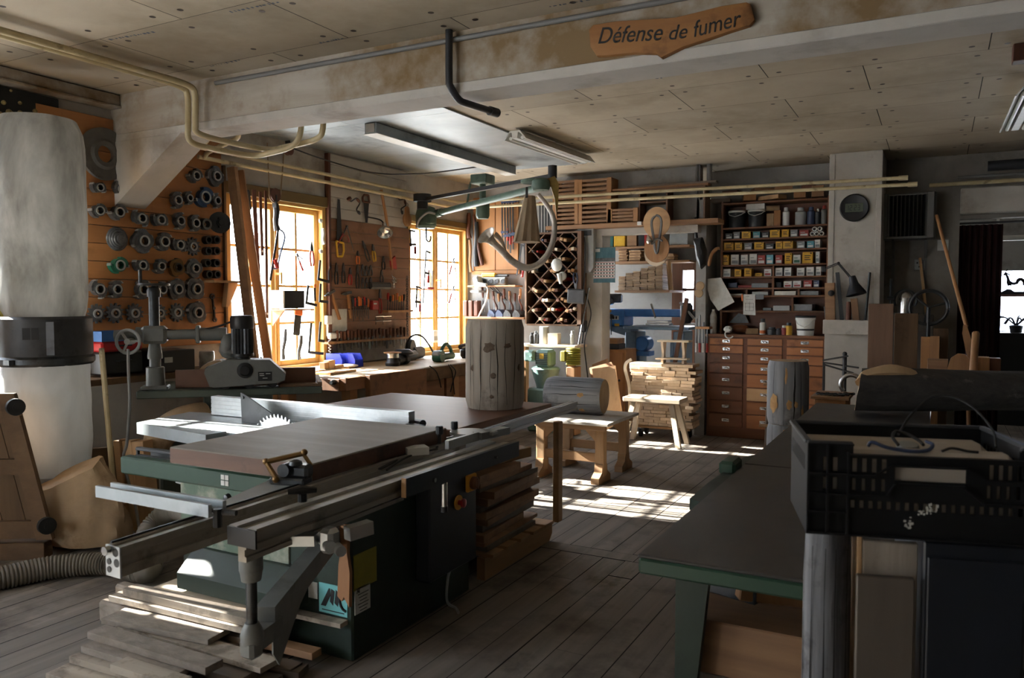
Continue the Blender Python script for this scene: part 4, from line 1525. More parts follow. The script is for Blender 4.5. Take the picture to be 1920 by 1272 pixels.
rb = part(m, 'roller_box', 'grey_machine', PF, label='grey trapezoid roller box')
m = MB()
kc = sp_(459, 695, -.07)
m.lathe([(.052, 0), (.05, .012), (.034, .016), (.03, .022)], kc + SW * .0, -SW, 22)
part(m, 'dial', 'black_plastic', rb)
m = MB()
kc = sp_(497, 706, -.071)
m.box(kc, (.09, .004, .062), rot=SA)
m.cur = 1
for r_, c_ in ((.018, -.022), (.018, .02), (.006, -.02), (-.012, .0)):
 m.box(kc + SU * c_ - SW * .0025 + V((0, 0, r_)), (.03, .001, .004), rot=SA)
part(m, 'type_plate', ['ink', 'white_label'], rb)
m = MB()
for k in range(3):
 c = sl_((bp[0] - SO).dot(SU) + .13 + k * .15, .02, SZ + .038)
 m.cyl(c - SW * .06, c + SW * .05, .033, n=16)
part(m, 'feed_roller', 'black_rubber', rb)
for i, (z0, h_, mt, lb) in enumerate(((.98, .16, 'black_plastic', 'black case at the bottom of the case stack beside the spindle moulder'), (1.142, .07, 'red_plastic', 'dark red case between a blue and a black case'), (1.214, .07, 'blue_case', 'blue open toolbox on top of the case stack by the cutter wall'))):
 mat('blue_case', '2b5fa0', '3a6fb0', rough=.5, scale=8)
 m = MB()
 c = at(216, 680, x=-5.1)
 if i < 2:
  m.box((0, 0, h_ / 2), (.2, .32, h_), bev=.012)
 else:
  for dx, dy, sx_, sy_ in ((-.09, 0, .012, .3), (.09, 0, .012, .3), (0, -.15, .19, .012), (0, .15, .19, .012)):
   m.box((dx, dy, h_ / 2), (sx_, sy_, h_))
  m.box((0, 0, .006), (.18, .3, .012))
 T_ = thing(('case', 'case', 'toolbox')[i], lb, 'case', (-5.13, 3.62, z0))
 part(m, 'body', mt, T_, local=True)
 m = MB()
 m.tube([(.1, -.06, h_ * .6), (.125, -.05, h_ * .6), (.125, .05, h_ * .6), (.1, .06, h_ * .6)], .006, 6)
 part(m, 'handle', 'black_plastic', T_, local=True)
m = MB()
m.bb((-5.28, 3.3, .92), (-4.98, 4.6, .965), .004)
m.bb((-5.27, 3.35, .0), (-5.2, 3.42, .92))
m.bb((-5.27, 4.5, .0), (-5.2, 4.57, .92))
solo(m, 'wall_shelf', 'rough lumber shelf low along the cutter wall carrying the case stack', 'shelf', 'old_plank_x')
m = MB()
m.box((-5.1, 4.02, 1.05), (.24, .34, .16), bev=.006)
m.cur = 1
m.box((-4.977, 3.95, 1.06), (.003, .07, .04))
solo(m, 'parts_box', 'dark box with a small white label on the shelf under the cutter wall', 'box', ['black_plastic', 'white_label'])
m = MB()
m.lathe([(.055, 0), (.058, .03), (.055, .06), (.058, .09), (.055, .13), (.05, .135)], (0, 0, 0), n=18)
mat('clear_plastic', 'a9a49d', '8c8780', rough=.25, scale=20)
solo(m, 'jar', 'stacked clear plastic jar on the shelf behind the feeder column', 'jar', 'clear_plastic', (-5.05, 4.36, .967))
for k in range(3):
 m = MB()
 m.box((0, 0, .3), (.05 + .02 * k, .09, .6), bev=.003)
 p = at(212 + k * 17, 870, z=.1)
 solo(m, 'offcut_board', ('pale upright offcut nearest the collector leg', 'middle one of three pale offcuts standing below the spindle table', 'rightmost pale offcut standing below the spindle table')[k], 'board', 'pine', (-4.58 + k * .075, 3.32 + k * .02, .002), (.0, -.1, .2))
m = MB()
m.box((0, 0, .25), (.04, .42, .5), bev=.003)
solo(m, 'board', 'dark brown board standing upright between collector and spindle base', 'board', 'old_plank', (-4.9, 3.52, .002), (0, 0, -.6))
m = MB()
c = [at(240, 655, y=3.12), at(241, 700, y=3.1), at(243, 760, y=3.08), at(238, 830, y=3.12), at(232, 868, y=3.14), V((-4.3, 3.16, .2)), V((-4.2, 3.1, .03)), at(236, 975, z=.012), at(214, 1010, z=.012), at(218, 1045, z=.012)]
m.tube(spline(c, 8), .009, 8)
solo(m, 'power_cable', 'grey power cable hanging down behind the collector leg to the floor', 'cable', 'pipe_grey')
# cutter wall
wood('cutter_board', 'a06a3c', 'ba7f4b', 'y', scale=7, rough=.6, rand=0, c3='7d5030', s3=3, t3=(.55, .8), island=.12)
m = MB()
z = 1.14
ky = 0
while z < 2.78:
 h_ = .128 if z < 2.2 else .27
 yb = 4.74
 m.bb((XW + .002, 3.2, z), (XW + .026, yb, min(z + h_ - .004, 2.8)), .002)
 z += h_
CBD = thing('plank_board', 'wide orange plank board on the wall covered with cutter heads', 'board', (XW + .01, 3.97, 1.14))
part(m, 'planking', 'cutter_board', CBD)
m = MB()
m.bb((XW + .001, 4.74, 1.1), (XW + .05, 4.765, 2.62), .003)
part(m, 'edge_strip', 'old_plank', CBD)
XC = XW + .028
def cutter_mesh(kind, r, t):
 mb = MB()
 def ring_(ro, ri, x0, x1, n=22):
  mb.lathe([(ri, x0), (ri, x1), (ro, x1), (ro, x0), (ri, x0)], (0, 0, 0), (1, 0, 0), n, False, False)
 def ann(po, ri, x0, x1):
  n = len(po)
  P = lambda x, q: [(x, *v) for v in q]
  C = [(ri * math.cos(math.atan2(b, a)), ri * math.sin(math.atan2(b, a))) for a, b in po]
  mb.rings([P(x0, po), P(x1, po), P(x1, C), P(x0, C), P(x0, po)], True, False, False)
 if kind == 'wing':
  ring_(r * .62, r * .38, 0, t)
  mb.cur = 1
  ring_(r * .5, r * .37, t, t + .008)
  mb.cur = 0
  for k in range(2):
   a0 = PI * k + .6
   po = []
   for i in range(9):
    a = a0 + i * .19
    po.append((r * (1 - .18 * i / 8) * math.cos(a), r * (1 - .18 * i / 8) * math.sin(a)))
   for i in range(8, -1, -1):
    a = a0 + i * .19
    po.append((r * .58 * math.cos(a), r * .58 * math.sin(a)))
   mb.prism(po, (.004, 0, 0), (0, 1, 0), (0, 0, 1), (t * .8, 0, 0))
   mb.cur = 1
   a = a0 + .05
   mb.box((t * .5, r * .93 * math.cos(a), r * .93 * math.sin(a)), (t * .9, r * .12, r * .26), rot=(a, 0, 0))
   mb.cur = 0
 elif kind == 'head':
  N = 24
  po = []
  for i in range(N):
   a = 2 * PI * i / N
   q = r * (1.0, .97, .86, .84, .92, .98)[i % 6]
   po.append((q * math.cos(a), q * math.sin(a)))
  ann(po, r * .36, 0, t * .7)
  ring_(r * .55, r * .34, t * .7, t)
  mb.cur = 1
  ring_(r * .46, r * .33, t, t + .006)
  for k in range(4):
   a = 2 * PI * k / 4 + .3
   mb.box((t * .4, r * .93 * math.cos(a), r * .93 * math.sin(a)), (t * .6, r * .1, r * .22), rot=(a, 0, 0))
 elif kind == 'teeth':
  N = 12
  po = []
  for i in range(N):
   a = 2 * PI * i / N
   for da, q in ((0, .72), (.1, 1.0), (.22, .98), (.36, .76)):
    po.append((r * q * math.cos(a + da), r * q * math.sin(a + da)))
  ann(po, r * .32, 0, t * .6)
  mb.cur = 1
  ring_(r * .46, r * .3, t * .6, t)
  mb.cur = 0
 elif kind == 'ring':
  ring_(r, r * .62, 0, t)
 elif kind == 'pulley':
  for i, q in enumerate((1, .86, .72, .56, .36)):
   mb.lathe([(r * q, t * i / 5), (r * q * .97, t * (i + .5) / 5), (r * q * .9, t * (i + 1) / 5)], (0, 0, 0), (1, 0, 0), 28)
 return mb
CUT = {}
mat('cutter_bright', '9a9a98', 'b5b5b3', rough=.4, metal=.35, scale=20)
mat('cutter_steel', '4a4b4d', '727475', rough=.42, metal=.35, scale=24, c3='2f2c2a', s3=16)
CROW = [
 ('upper row', [(447, 372, 'wing', 30), (547, 380, 'wing', 34), (890, 318, 'wing', 34), (985, 320, 'head', 40)]),
 ('second row', [(447, 478, 'wing', 36), (538, 485, 'wing', 38), (640, 513, 'wing', 37), (728, 520, 'wing', 36), (818, 525, 'wing', 34), (888, 535, 'wing', 36), (939, 540, 'ring', 22)]),
 ('short row above', [(806, 430, 'wing', 36), (860, 420, 'wing', 28), (932, 416, 'wing', 46), (987, 432, 'wing', 28)]),
 ('third row', [(545, 607, 'pulley', 46), (652, 617, 'head', 48), (745, 620, 'wing', 40), (815, 635, 'wing', 36), (887, 642, 'teeth', 36)]),
 ('fourth row', [(540, 728, 'wing', 40), (643, 728, 'wing', 34), (730, 733, 'wing', 30), (808, 738, 'head', 36), (887, 742, 'head', 38)]),
 ('fifth row', [(447, 838, 'wing', 38), (527, 838, 'wing', 38), (648, 840, 'wing', 40), (735, 838, 'wing', 36), (808, 838, 'head', 42), (893, 836, 'head', 46)]),
 ('lowest row', [(447, 950, 'teeth', 38), (530, 948, 'teeth', 42), (620, 948, 'teeth', 40), (735, 948, 'teeth', 34), (815, 945, 'teeth', 38), (900, 945, 'head', 46)]),
]
KN = {'wing': 'two-winged cutter head', 'head': 'heavy round cutter head', 'teeth': 'star-toothed milling cutter', 'ring': 'small steel ring', 'pulley': 'black stepped pulley'}
mat('cutter_green', '155a44', '1d6b52', rough=.5, scale=20)
mat('cutter_blue', '1b3350', '27456a', rough=.5, scale=20)
for rn, items in CROW:
 for i, (cx, cy, kd, rpx) in enumerate(items):
  p = at(cx * .40886, 200 + cy * .40886, x=XC + .02)
  dd = (p - CAM).dot(CF)
  r = rpx * .40886 * dd / FPX * 1.2
  key = (kd, round(r / .006) if kd != 'wing' else round(r / .008))
  rot = (RND.uniform(0, 6.28), 0, 0) if kd != 'ring' else (0, 0, 0)
  mats = ['cutter_steel', 'cutter_bright', 'kraft']
  col = ''
  if rn == 'fourth row' and i == 0:
   mats, col = ['cutter_green', 'cutter_bright', 'kraft'], 'green '
  if rn.startswith('short') and i == 2:
   mats, col = ['cutter_blue', 'cutter_bright', 'kraft'], 'blue '
  if rn == 'fourth row' and i == 3:
   mats, col = ['bronze', 'steel_dark', 'kraft'], 'bronze coloured '
  lb = '%s%s, %s from collector, %s of plank board' % (col, KN[kd], nth(i), rn)
  kk = (key, mats[0])
  loc = (XC, p.y, p.z)
  if kk in CUT:
   dup(CUT[kk], loc, rot, lb)
  else:
   CUT[kk] = solo(cutter_mesh(kd, r, .05 if kd != 'teeth' else .03), 'cutter_head', lb, 'cutter', mats, loc, rot, 'cutter heads on the plank board')
pm = None
for rn, items in CROW:
 for (cx, cy, kd, rpx) in items:
  p = at(cx * .40886, 200 + cy * .40886, x=XC + .02)
  if pm is None:
   mb = MB()
   mb.cyl((0, 0, 0), (.03, 0, 0), .006, n=8)
   po_ = bpy.data.objects.new('peg', mb.mesh('peg', 'pine'))
   COL.objects.link(po_)
   pm = po_
  else:
   po_ = pm.copy()
   COL.objects.link(po_)
  po_.parent = CBD
  po_.location = V((XC, p.y, p.z)) - CBD.location
rp_ = None
for k, (cx, cy) in enumerate(((947, 612), (985, 612), (947, 663), (985, 663), (943, 718), (985, 718), (950, 770), (988, 770))):
 p = at(cx * .40886, 200 + cy * .40886, x=XC + .02)
 lb = 'dark bushing in the %s row of the ring columns, the one %s the window' % (('top', 'second', 'third', 'bottom')[k // 2], 'away from' if k % 2 == 0 else 'towards')
 if rp_ is None:
  rp_ = solo(cutter_mesh('ring', .034, .05), 'bushing', lb, 'bushing', ['steel_dark'], (XC, p.y, p.z), None, 'bushings on the plank board')
 else:
  dup(rp_, (XC, p.y, p.z), None, lb)
p = at(407, 418, x=XC)
m = MB()
m.lathe([(.088, 0), (.088, .008), (.03, .014), (.03, .03), (.02, .03), (.02, .05)], (XC + .03, p.y, p.z), (1, -.5, 0), 28)
for k in range(3):
 m.cyl((XC + .04, p.y + .04 * math.cos(k * 2.1), p.z + .04 * math.sin(k * 2.1)), (XC + .055, p.y + .035 * math.cos(k * 2.1), p.z + .04 * math.sin(k * 2.1)), .01, n=8)
solo(m, 'guard_disc', 'black round disc with a hub at the window edge of the plank board', 'disc', 'steel_dark')
p = at(197, 289, x=XC + .02)
mat('stone_wheel', '5a5752', '6c6963', rough=.8, scale=14, c3='45423e', s3=6, bump=.2)
m = MB()
ri, ro = .06, .185
m.lathe([(ri, 0), (ri, .03), (ri + .03, .034), (ri + .05, .02), (ro - .06, .02), (ro - .02, .03), (ro, .028), (ro, 0), (ri, 0)], (XC, p.y, p.z), (1, 0, 0), 44, False, False)
solo(m, 'grinding_wheel', 'big grey ring shaped wheel hanging on the plank board beside the collector bag', 'wheel', 'stone_wheel')
m = MB()
a, b = at(396, 556, x=XC), at(401, 600, x=XC)
m.tube([(XC + .012, a.y, a.z), (XC + .012, b.y, b.z)], 0, sq=(.018, .01))
for q, r in ((a, .024), (b, .02)):
 m.lathe([(r * .5, -.006), (r * .5, .006), (r, .006), (r, -.006), (r * .5, -.006)], (XC + .012, q.y, q.z), (1, 0, 0), 16, False, False)
m.lathe([(.014, 0), (.014, .01)], (XC + .012, (a.y + b.y) / 2, (a.z + b.z) / 2), (1, 0, 0), 12)
solo(m, 'ring_spanner', 'double ended ring spanner hanging at the lower window edge of the plank board', 'spanner', 'steel_dark')
m = MB()
m.bb((XW + .002, 2.1, 2.45), (XW + .025, 3.36, 2.86), .004)
PF_ = thing('wall_panel', 'black panel with dried yellow flowers high on the wall above the collector bag', 'picture', (XW + .002, 2.7, 2.45))
part(m, 'board', 'black_plastic', PF_)
mat('dried_flower', '7b6a3e', '9a8a5a', rough=.9, scale=40)
m = MB()
rr = random.Random(9)
for k in range(70):
 y, z = 3.05 + rr.gauss(0, .1), 2.54 + abs(rr.gauss(0, .09))
 m.ball((XW + .04 + rr.uniform(0, .04), y, z), rr.uniform(.008, .02), 6, 4)
for k in range(14):
 y = 3.05 + rr.gauss(0, .08)
 m.tube([(XW + .03, 3.05, 2.47), (XW + .05, y, 2.62 + rr.uniform(-.05, .08))], .003, 4)
part(m, 'dried_flowers', 'dried_flower', PF_, label='dried yellowish flowers')
# hand tools hung on walls
mat('tool_steel', '4a4b4d', '606264', rough=.4, metal=.8, scale=20, c3='33302d', s3=14)
mat('tool_black', '191a1c', '232427', rough=.5, scale=14)
mat('tool_red', '8d1f1b', 'a5302a', rough=.45, scale=14)
mat('tool_orange', 'c4632a', 'd2753a', rough=.45, scale=14)
mat('tool_yellow', 'c79a2a', 'd6ac3a', rough=.45, scale=14)
mat('tool_blue', '2a3550', '35425f', rough=.45, scale=14)
mat('tool_green', '2c5743', '36684f', rough=.45, scale=14)
wood('tool_wood', '8a603c', 'a67a50', 'z', scale=14, rand=.15)
wood('tool_wood_dark', '4a2a1c', '633a28', 'z', scale=14, rand=.2)
mat('tool_white', 'cfcfcb', 'bdbdb8', rough=.5, scale=12)
wood('panel_brown', '74503a', '8b654c', 'y', scale=7, rand=0, island=.1, c3='5c3b26', s3=4)
def K_hammer(L, v):
 a, b = MB(), MB()
 a.tube([(.02, 0, .012), (L, 0, .012)], 0, sq=(.02, .028))
 b.box((.02, 0, .014), (.03, .1 * v, .03), bev=.006)
 b.prism([(0, -.02), (.03, -.02), (.012, -.07), (.006, -.07)], (.005, -.03, .004), (1, 0, 0), (0, 1, 0), (0, 0, .02))
 return [('handle', 'tool_wood', a), ('head', 'tool_steel', b)]
def K_driver(L, v, col='tool_red'):
 a, b = MB(), MB()
 a.lathe([(.004, 0), (.012, .004), (.014, L * .2), (.011, L * .38), (.013, L * .42)], (0, 0, .015), (1, 0, 0), 10)
 b.cyl((L * .42, 0, .015), (L, 0, .015), .0045, n=8)
 b.box((L, 0, .015), (.014, .009, .003))
 return [('handle', col, a), ('blade', 'tool_steel', b)]
def K_chisel(L, v, col='tool_wood_dark'):
 a, b = MB(), MB()
 a.lathe([(.01, 0), (.016, .006), (.017, L * .25), (.012, L * .4), (.014, L * .44)], (0, 0, .018), (1, 0, 0), 10)
 w_ = .008 + .006 * v
 b.prism([(L * .44, -.005), (L * .55, -w_), (L, -w_), (L, w_), (L * .55, w_), (L * .44, .005)], (0, 0, .015), (1, 0, 0), (0, 1, 0), (0, 0, .005))
 return [('handle', col, a), ('blade', 'tool_steel', b)]
def K_pliers(L, v, col='tool_red'):
 a, b = MB(), MB()
 for s in (-1, 1):
  a.tube(spline([(L * .36, s * .006, .012), (L * .5, s * .02, .012), (L * .8, s * .024, .012), (L, s * .014, .012)], 4), .008, 8)
 b.prism([(0, -.002), (L * .2, -.016), (L * .34, -.018), (L * .4, -.012), (L * .4, .012), (L * .34, .018), (L * .2, .016), (0, .002)], (0, 0, .006), (1, 0, 0), (0, 1, 0), (0, 0, .014))
 b.lathe([(.009, 0), (.009, .018)], (L * .3, 0, .004), (0, 0, 1), 10)
 return [('grips', col, a), ('jaws', 'tool_steel', b)]
def K_saw(L, v, col='tool_yellow'):
 a, b = MB(), MB()
 b.prism([(0, -.012), (L * .76, -.05), (L * .78, .04), (0, .02)], (0, 0, .01), (1, 0, 0), (0, 1, 0), (0, 0, .003))
 o_ = [(L * .74, -.055), (L * .82, -.05), (L, -.04), (L, .03), (L * .9, .055), (L * .76, .05)]
 for i in range(len(o_)):
  p, q = o_[i], o_[(i + 1) % len(o_)]
  a.tube([(p[0], p[1], .014), (q[0], q[1], .014)], .011, 6)
 return [('handle', col, a), ('blade', 'tool_black', b)]
def K_brace(L, v):
 a, b = MB(), MB()
 b.tube(spline([(0, 0, .02), (L * .2, 0, .02), (L * .3, .07, .04), (L * .6, .07, .04), (L * .7, 0, .02), (L * .95, 0, .02)], 4), .007, 8)
 b.lathe([(.012, L * .82), (.016, L * .86), (.01, L)], (0, 0, .02), (1, 0, 0), 10)
 a.lathe([(.006, -.01), (.026, 0), (.024, .02), (.008, .03)], (0, 0, .02), (1, 0, 0), 12)
 a.lathe([(.01, L * .34), (.014, L * .45), (.01, L * .56)], (0, .07, .04), (1, 0, 0), 10)
 return [('crank', 'tool_black', b), ('knobs', 'tool_wood_dark', a)]
def K_square(L, v):
 a, b = MB(), MB()
 b.box((L / 2, 0, .008), (L, .028, .004))
 a.box((L - .012, (.07 if v >= 0 else -.07) * abs(v), .01), (.026, .14 * abs(v), .016), bev=.002)
 return [('blade', 'tool_steel', b), ('stock', 'tool_black', a)]
def K_clamp(L, v, col='tool_blue'):
 a, b, c = MB(), MB(), MB()
 b.box((L / 2, 0, .02), (L, .018, .008))
 a.prism([(0, -.01), (.02, -.012), (.03, .08), (.012, .085)], (0, 0, .01), (1, 0, 0), (0, 1, 0), (0, 0, .02))
 u = L * (.35 + .5 * v)
 a2 = MB()
 a2.prism([(0, -.016), (.03, -.016), (.026, .085), (.006, .085)], (u, 0, .01), (1, 0, 0), (0, 1, 0), (0, 0, .022))
 c.lathe([(.006, u - .03), (.006, u + .04), (.014, u + .04), (.015, u + .12), (.01, u + .125)], (0, .075, .02), (1, 0, 0), 10)
 return [('bar', 'tool_black', b), ('fixed_jaw', col, a), ('sliding_jaw', col, a2), ('screw_handle', 'tool_red' if col != 'tool_red' else 'tool_wood', c)]
def K_rule(L, v):
 b = MB()
 b.box((L / 2, 0, .012), (L, .045 * v, .008), bev=.001)
 b.cur = 1
 b.lathe([(.01, 0), (.01, .0015)], (L - .04, 0, .016), (0, 0, 1), 12)
 return [('rule', ['tool_wood_dark', 'tool_white'], b)]
def K_compass(L, v):
 a = MB()
 a.tube([(0, 0, .012), (L, .06 * v, .012)], [.007, .003], 6)
 a.tube([(0, 0, .012), (L * .9, -.1 * v, .012)], [.007, .003], 6)
 a.lathe([(.012, 0), (.012, .016)], (.005, 0, .005), (0, 0, 1), 10)
 b = MB()
 b.tube(arc((L * .55, -.02 * v, .014), (1, 0, 0), (0, 1, 0), .05, 1.2, 4.0, 8), .003, 5)
 b.tube([(L * .3, -.04 * v, .014), (L * .7, -.1 * v, .016)], .009, 8)
 return [('leg', 'tool_steel', a), ('wing', 'tool_red', b)]
def K_blade(L, v):
 a, b = MB(), MB()
 b.box((L * .6, 0, .01), (L * .8, .03 * v, .003))
 a.box((L * .1, 0, .012), (L * .22, .034 * v, .02), bev=.005)
 return [('handle', 'tool_orange', a), ('blade', 'tool_steel', b)]
def K_stick(L, v, col='tool_wood'):
 a = MB()
 a.tube(spline([(0, 0, .015), (L * .35, .006, .015), (L * .7, -.006, .015), (L, .01, .015)], 3), [.011 * v, .013 * v, .014 * v, .014 * v, .013 * v, .013 * v, .012 * v, .012 * v, .014 * v, .015 * v][:10], 8)
 return [('stick', col, a)]
def K_axe(L, v):
 a, b = MB(), MB()
 a.tube(spline([(0, 0, .02), (L * .5, .02, .02), (L, -.01, .02)], 5), [.016] * 6 + [.014] * 5, 8)
 b.prism([(L - .1, -.02), (L - .02, -.02), (L + .01, .07), (L - .14, .075)], (0, 0, .01), (1, 0, 0), (0, 1, 0), (0, 0, .02))
 return [('handle', 'tool_wood', a), ('head', 'tool_red', b)]
def K_spanner(L, v):
 a = MB()
 a.box((L / 2, 0, .008), (L * .9, .014, .006))
 for u in (0, L):
  a.lathe([(.008, 0), (.008, .01), (.017, .01), (.017, 0), (.008, 0)], (u, 0, .004), (0, 0, 1), 12, False, False)
 return [('spanner', 'tool_steel', a)]
def hang(name, label, cat, p0, p1, kind, off=.03, v=1.0, group=None, axis='x', pos=None, **kw):
 """Hang a tool on the left wall (axis x) or on a back wall (axis y) between two measured points."""
 pl = XW + off if axis == 'x' else (pos if pos is not None else YB) - off
 a = at(*p0, **{axis: pl})
 b = at(*p1, **{axis: pl})
 d = b - a
 n = V((1, 0, 0)) if axis == 'x' else V((0, -1, 0))
 e = d.normalized()
 w_ = n.cross(e)
 M_ = Matrix(((e.x, w_.x, n.x, 0), (e.y, w_.y, n.y, 0), (e.z, w_.z, n.z, 0), (0, 0, 0, 1)))
 ps = kind(d.length, v, **kw)
 for _, _, mb in ps:
  mb.v = [tuple(M_ @ V(q)) for q in mb.v]
 if len(ps) == 1:
  return solo(ps[0][2], name, label, cat, ps[0][1], a, None, group)
 t = thing(name, label, cat, a, 0, group)
 for pn, mt, mb in ps:
  part(mb, pn, mt, t, local=True)
 return t
def T(x, y):
 return (540 + x * .2516, 380 + y * .2516)
def W(x, y):
 return (400 + x * .2202, 400 + y * .2202)
def W2(x, y):
 return (740 + x * .2201, 400 + y * .2201)
m = MB()
for k in range(6):
 m.bb((XW + .001, 6.07, 2.31 + k * .105), (XW + .018, 7.36, 2.41 + k * .105), .002)
TP = thing('tool_wall_boarding', 'planked tool wall between the two windows, white boards above brown ones', 'tool panel', (XW + .01, 6.7, 1.0))
part(m, 'white_boarding', 'white_boards', TP, label='white painted boards')
m = MB()
for k in range(11):
 m.bb((XW + .001, 6.07, 1.06 + k * .1135), (XW + .018, 7.42, 1.17 + k * .1135), .002)
part(m, 'brown_boarding', 'panel_brown', TP)
m = MB()
m.bb((XW + .001, 6.1, .86), (XW + .02, 7.44, 1.055), .002)
part(m, 'splash_board', 'plaster_grey', TP)
m = MB()
m.bb((XW + .001, 6.03, .86), (XW + .05, 6.065, 2.93), .003)
part(m, 'side_post', 'tool_wood_dark', TP)
a, b = at(*T(285, 1045), x=XW + .06), at(*T(890, 1008), x=XW + .06)
zr = (a.z + b.z) / 2
m = MB()
m.bb((XW + .02, a.y, zr - .012), (XW + .09, b.y, zr + .012), .002)
part(m, 'chisel_rack', 'tool_wood', TP)
c, d = at(*T(725, 812), x=XW + .06), at(*T(912, 800), x=XW + .06)
m = MB()
m.bb((XW + .02, c.y, c.z - .012), (XW + .1, d.y, c.z + .012), .002)
part(m, 'shelf', 'tool_wood', TP)
e = at(*T(460, 795), x=XW + .05)
f = at(*T(600, 795), x=XW + .05)
m = MB()
m.bb((XW + .02, e.y, e.z - .008), (XW + .055, f.y, e.z + .008), .002)
part(m, 'driver_rack', 'tool_wood_dark', TP)
hang('hand_saw', 'big hand saw with yellow and black handle at the left of the tool wall', 'saw', (633, 374), (636, 481), K_saw, .03)
hang('bit_brace', 'old bit brace with dark knobs hanging high on the white boards beside a hand saw', 'brace', (651, 372), (672, 402), K_brace, .03)
hang('hand_saw', 'small dark saw with red brown open handle hanging on the white boards', 'saw', (686, 418), (684, 366), K_saw, .03, .8, col='tool_wood_dark')
hang('axe', 'long handled axe hanging head down across the middle of the tool wall', 'axe', (712, 356), (733, 506), K_axe, .05)
hang('bit_brace', 'thin bit brace hanging near the pear shaped board on the tool wall', 'brace', (744, 368), (752, 402), K_brace, .03)
hang('wooden_compass', 'A-shaped wooden marking compass hanging beside the big hand saw', 'compass', T(432, 175), T(440, 370), K_compass, .03, 1.6)
p = at(765, 412, x=XW + .1)
m = MB()
pr = [(.075 * math.cos(t), .075 * math.sin(t)) for t in [math.radians(120 + k * 20) for k in range(16)]] + [(.035, .1), (.035, .125), (.018, .145), (-.018, .145), (-.035, .125), (-.035, .1)]
m.prism(pr, (XW + .08, p.y, p.z), (0, 1, 0), (0, 0, 1), (.018, 0, 0))
PB = thing('serving_board', 'pear shaped brown wooden board hanging right of the tool wall top', 'board', (XW + .08, p.y, p.z))
part(m, 'board', 'tool_wood', PB)
m = MB()
m.tube(arc((XW + .088, p.y, p.z + .165), (0, 1, 0), (0, 0, 1), .02, -1.2, 4.4, 12), .003, 6)
part(m, 'hook', 'tool_steel', PB)
p = at(721, 428, x=XW + .24)
CLP = thing('clip_lamp', 'silver dome clip lamp hanging in front of the tool wall', 'lamp', (XW + .24, p.y, p.z))
m = MB()
ax = V((.45, -.5, -.74)).normalized()
m.lathe([(.025, -.06), (.028, -.01), (.055, .02), (.078, .06), (.082, .075), (.078, .075), (.05, .025), (.0, .005)], p, ax, 26)
part(m, 'shade', 'steel_bright', CLP)
m = MB()
m.tube(spline([p - ax * .06, p - ax * .1 + V((-.05, 0, .02)), V((XW + .05, p.y - .02, p.z + .12)), V((XW + .02, p.y - .02, p.z + .13))], 5), .008, 8)
part(m, 'arm', 'tool_black', CLP)
GP = 'pliers on the tool wall'
for x, y0, y1, col, lb in ((305, 440, 590, 'tool_black', 'black handled tongs at the window edge of the pliers row'), (352, 450, 610, 'tool_black', 'long dark tin snips second in the pliers row'), (405, 450, 600, 'tool_black', 'pincers with dark grips third in the pliers row'),
      (455, 485, 615, 'tool_red', 'red handled pliers in the middle of the tool wall'), (512, 360, 460, 'tool_orange', 'small pliers with orange grips above the middle row'), (510, 455, 640, 'tool_black', 'very long black pliers hanging below the orange ones'),
      (548, 460, 545, 'tool_steel', 'small bare pliers, first of the upper trio'), (577, 470, 545, 'tool_steel', 'small bare pliers, middle of the upper trio'), (608, 465, 545, 'tool_steel', 'small bare pliers, last of the upper trio'),
      (550, 560, 640, 'tool_steel', 'small bare pliers, first of the lower trio'), (578, 560, 640, 'tool_steel', 'small bare pliers, middle of the lower trio'), (608, 555, 640, 'tool_steel', 'small bare pliers, last of the lower trio'),
      (690, 500, 600, 'tool_steel', 'slender bare tongs left of the axe head'), (703, 400, 500, 'tool_black', 'black tongs hanging left of the axe handle'), (678, 640, 830, 'tool_red', 'long red handled shears in the middle low on the tool wall')):
 hang('pliers', lb, 'pliers', T(x, y0), T(x + 3, y1), K_pliers, .03, 1, GP, col=col)
hang('pruning_shears', 'slanting black pruning shears hanging right of the marking compass', 'shears', T(548, 285), T(598, 435), K_pliers, .03, 1, None, col='tool_black')
hang('side_cutters', 'side cutters with yellow and black grips beside the pruning shears', 'cutters', T(622, 310), T(640, 440), K_pliers, .03, 1, None, col='tool_yellow')
hang('hammer', 'claw hammer nearest the first window on the tool wall', 'hammer', T(310, 655), T(378, 872), K_hammer, .03)
hang('hammer', 'hammer second from the first window on the tool wall', 'hammer', T(438, 660), T(462, 865), K_hammer, .03)
cl = ['tool_black', 'tool_red', 'tool_black', 'tool_orange', 'tool_orange', 'tool_black', 'tool_red', 'tool_black', 'tool_orange']
for k in range(9):
 x = 475 + k * 14
 hang('screwdriver', '%s handled screwdriver, %s from the hammers in the driver rack' % (cl[k][5:], nth(k)), 'screwdriver', T(x, 700 + (k % 3) * 8), T(x + 6, 880 - (k * 17) % 40), K_driver, .045, 1, 'screwdrivers in the driver rack', col=cl[k])
cl = ['tool_red', 'tool_black', 'tool_orange', 'tool_wood', 'tool_orange', 'tool_yellow', 'tool_orange', 'tool_black']
for k in range(8):
 x = 735 + k * 17
 hang('carving_tool', '%s handled carving tool, %s from the axe on the small shelf' % (cl[k][5:].replace('_', ' '), nth(k)), 'carving tool', T(x + 4, 672 + (k * 23) % 30), T(x - 2, 800), K_driver, .06, 1, 'carving tools on the small shelf', col=cl[k])
for k in range(20):
 x = 355 + k * 26.5
 yy = -(x - 285) * .06
 hang('chisel', 'dark handled chisel, %s from the first window in the long rack' % nth(k), 'chisel', T(x, 958 + yy + (k % 3) * 5), T(x + 4, 1120 + yy - (k * 29) % 50), K_chisel, .05, (k * 7) % 4 / 2, 'chisels in the long rack')
m = MB()
a, b = at(*T(600, 618), x=XW + .05), at(*T(760, 615), x=XW + .05)
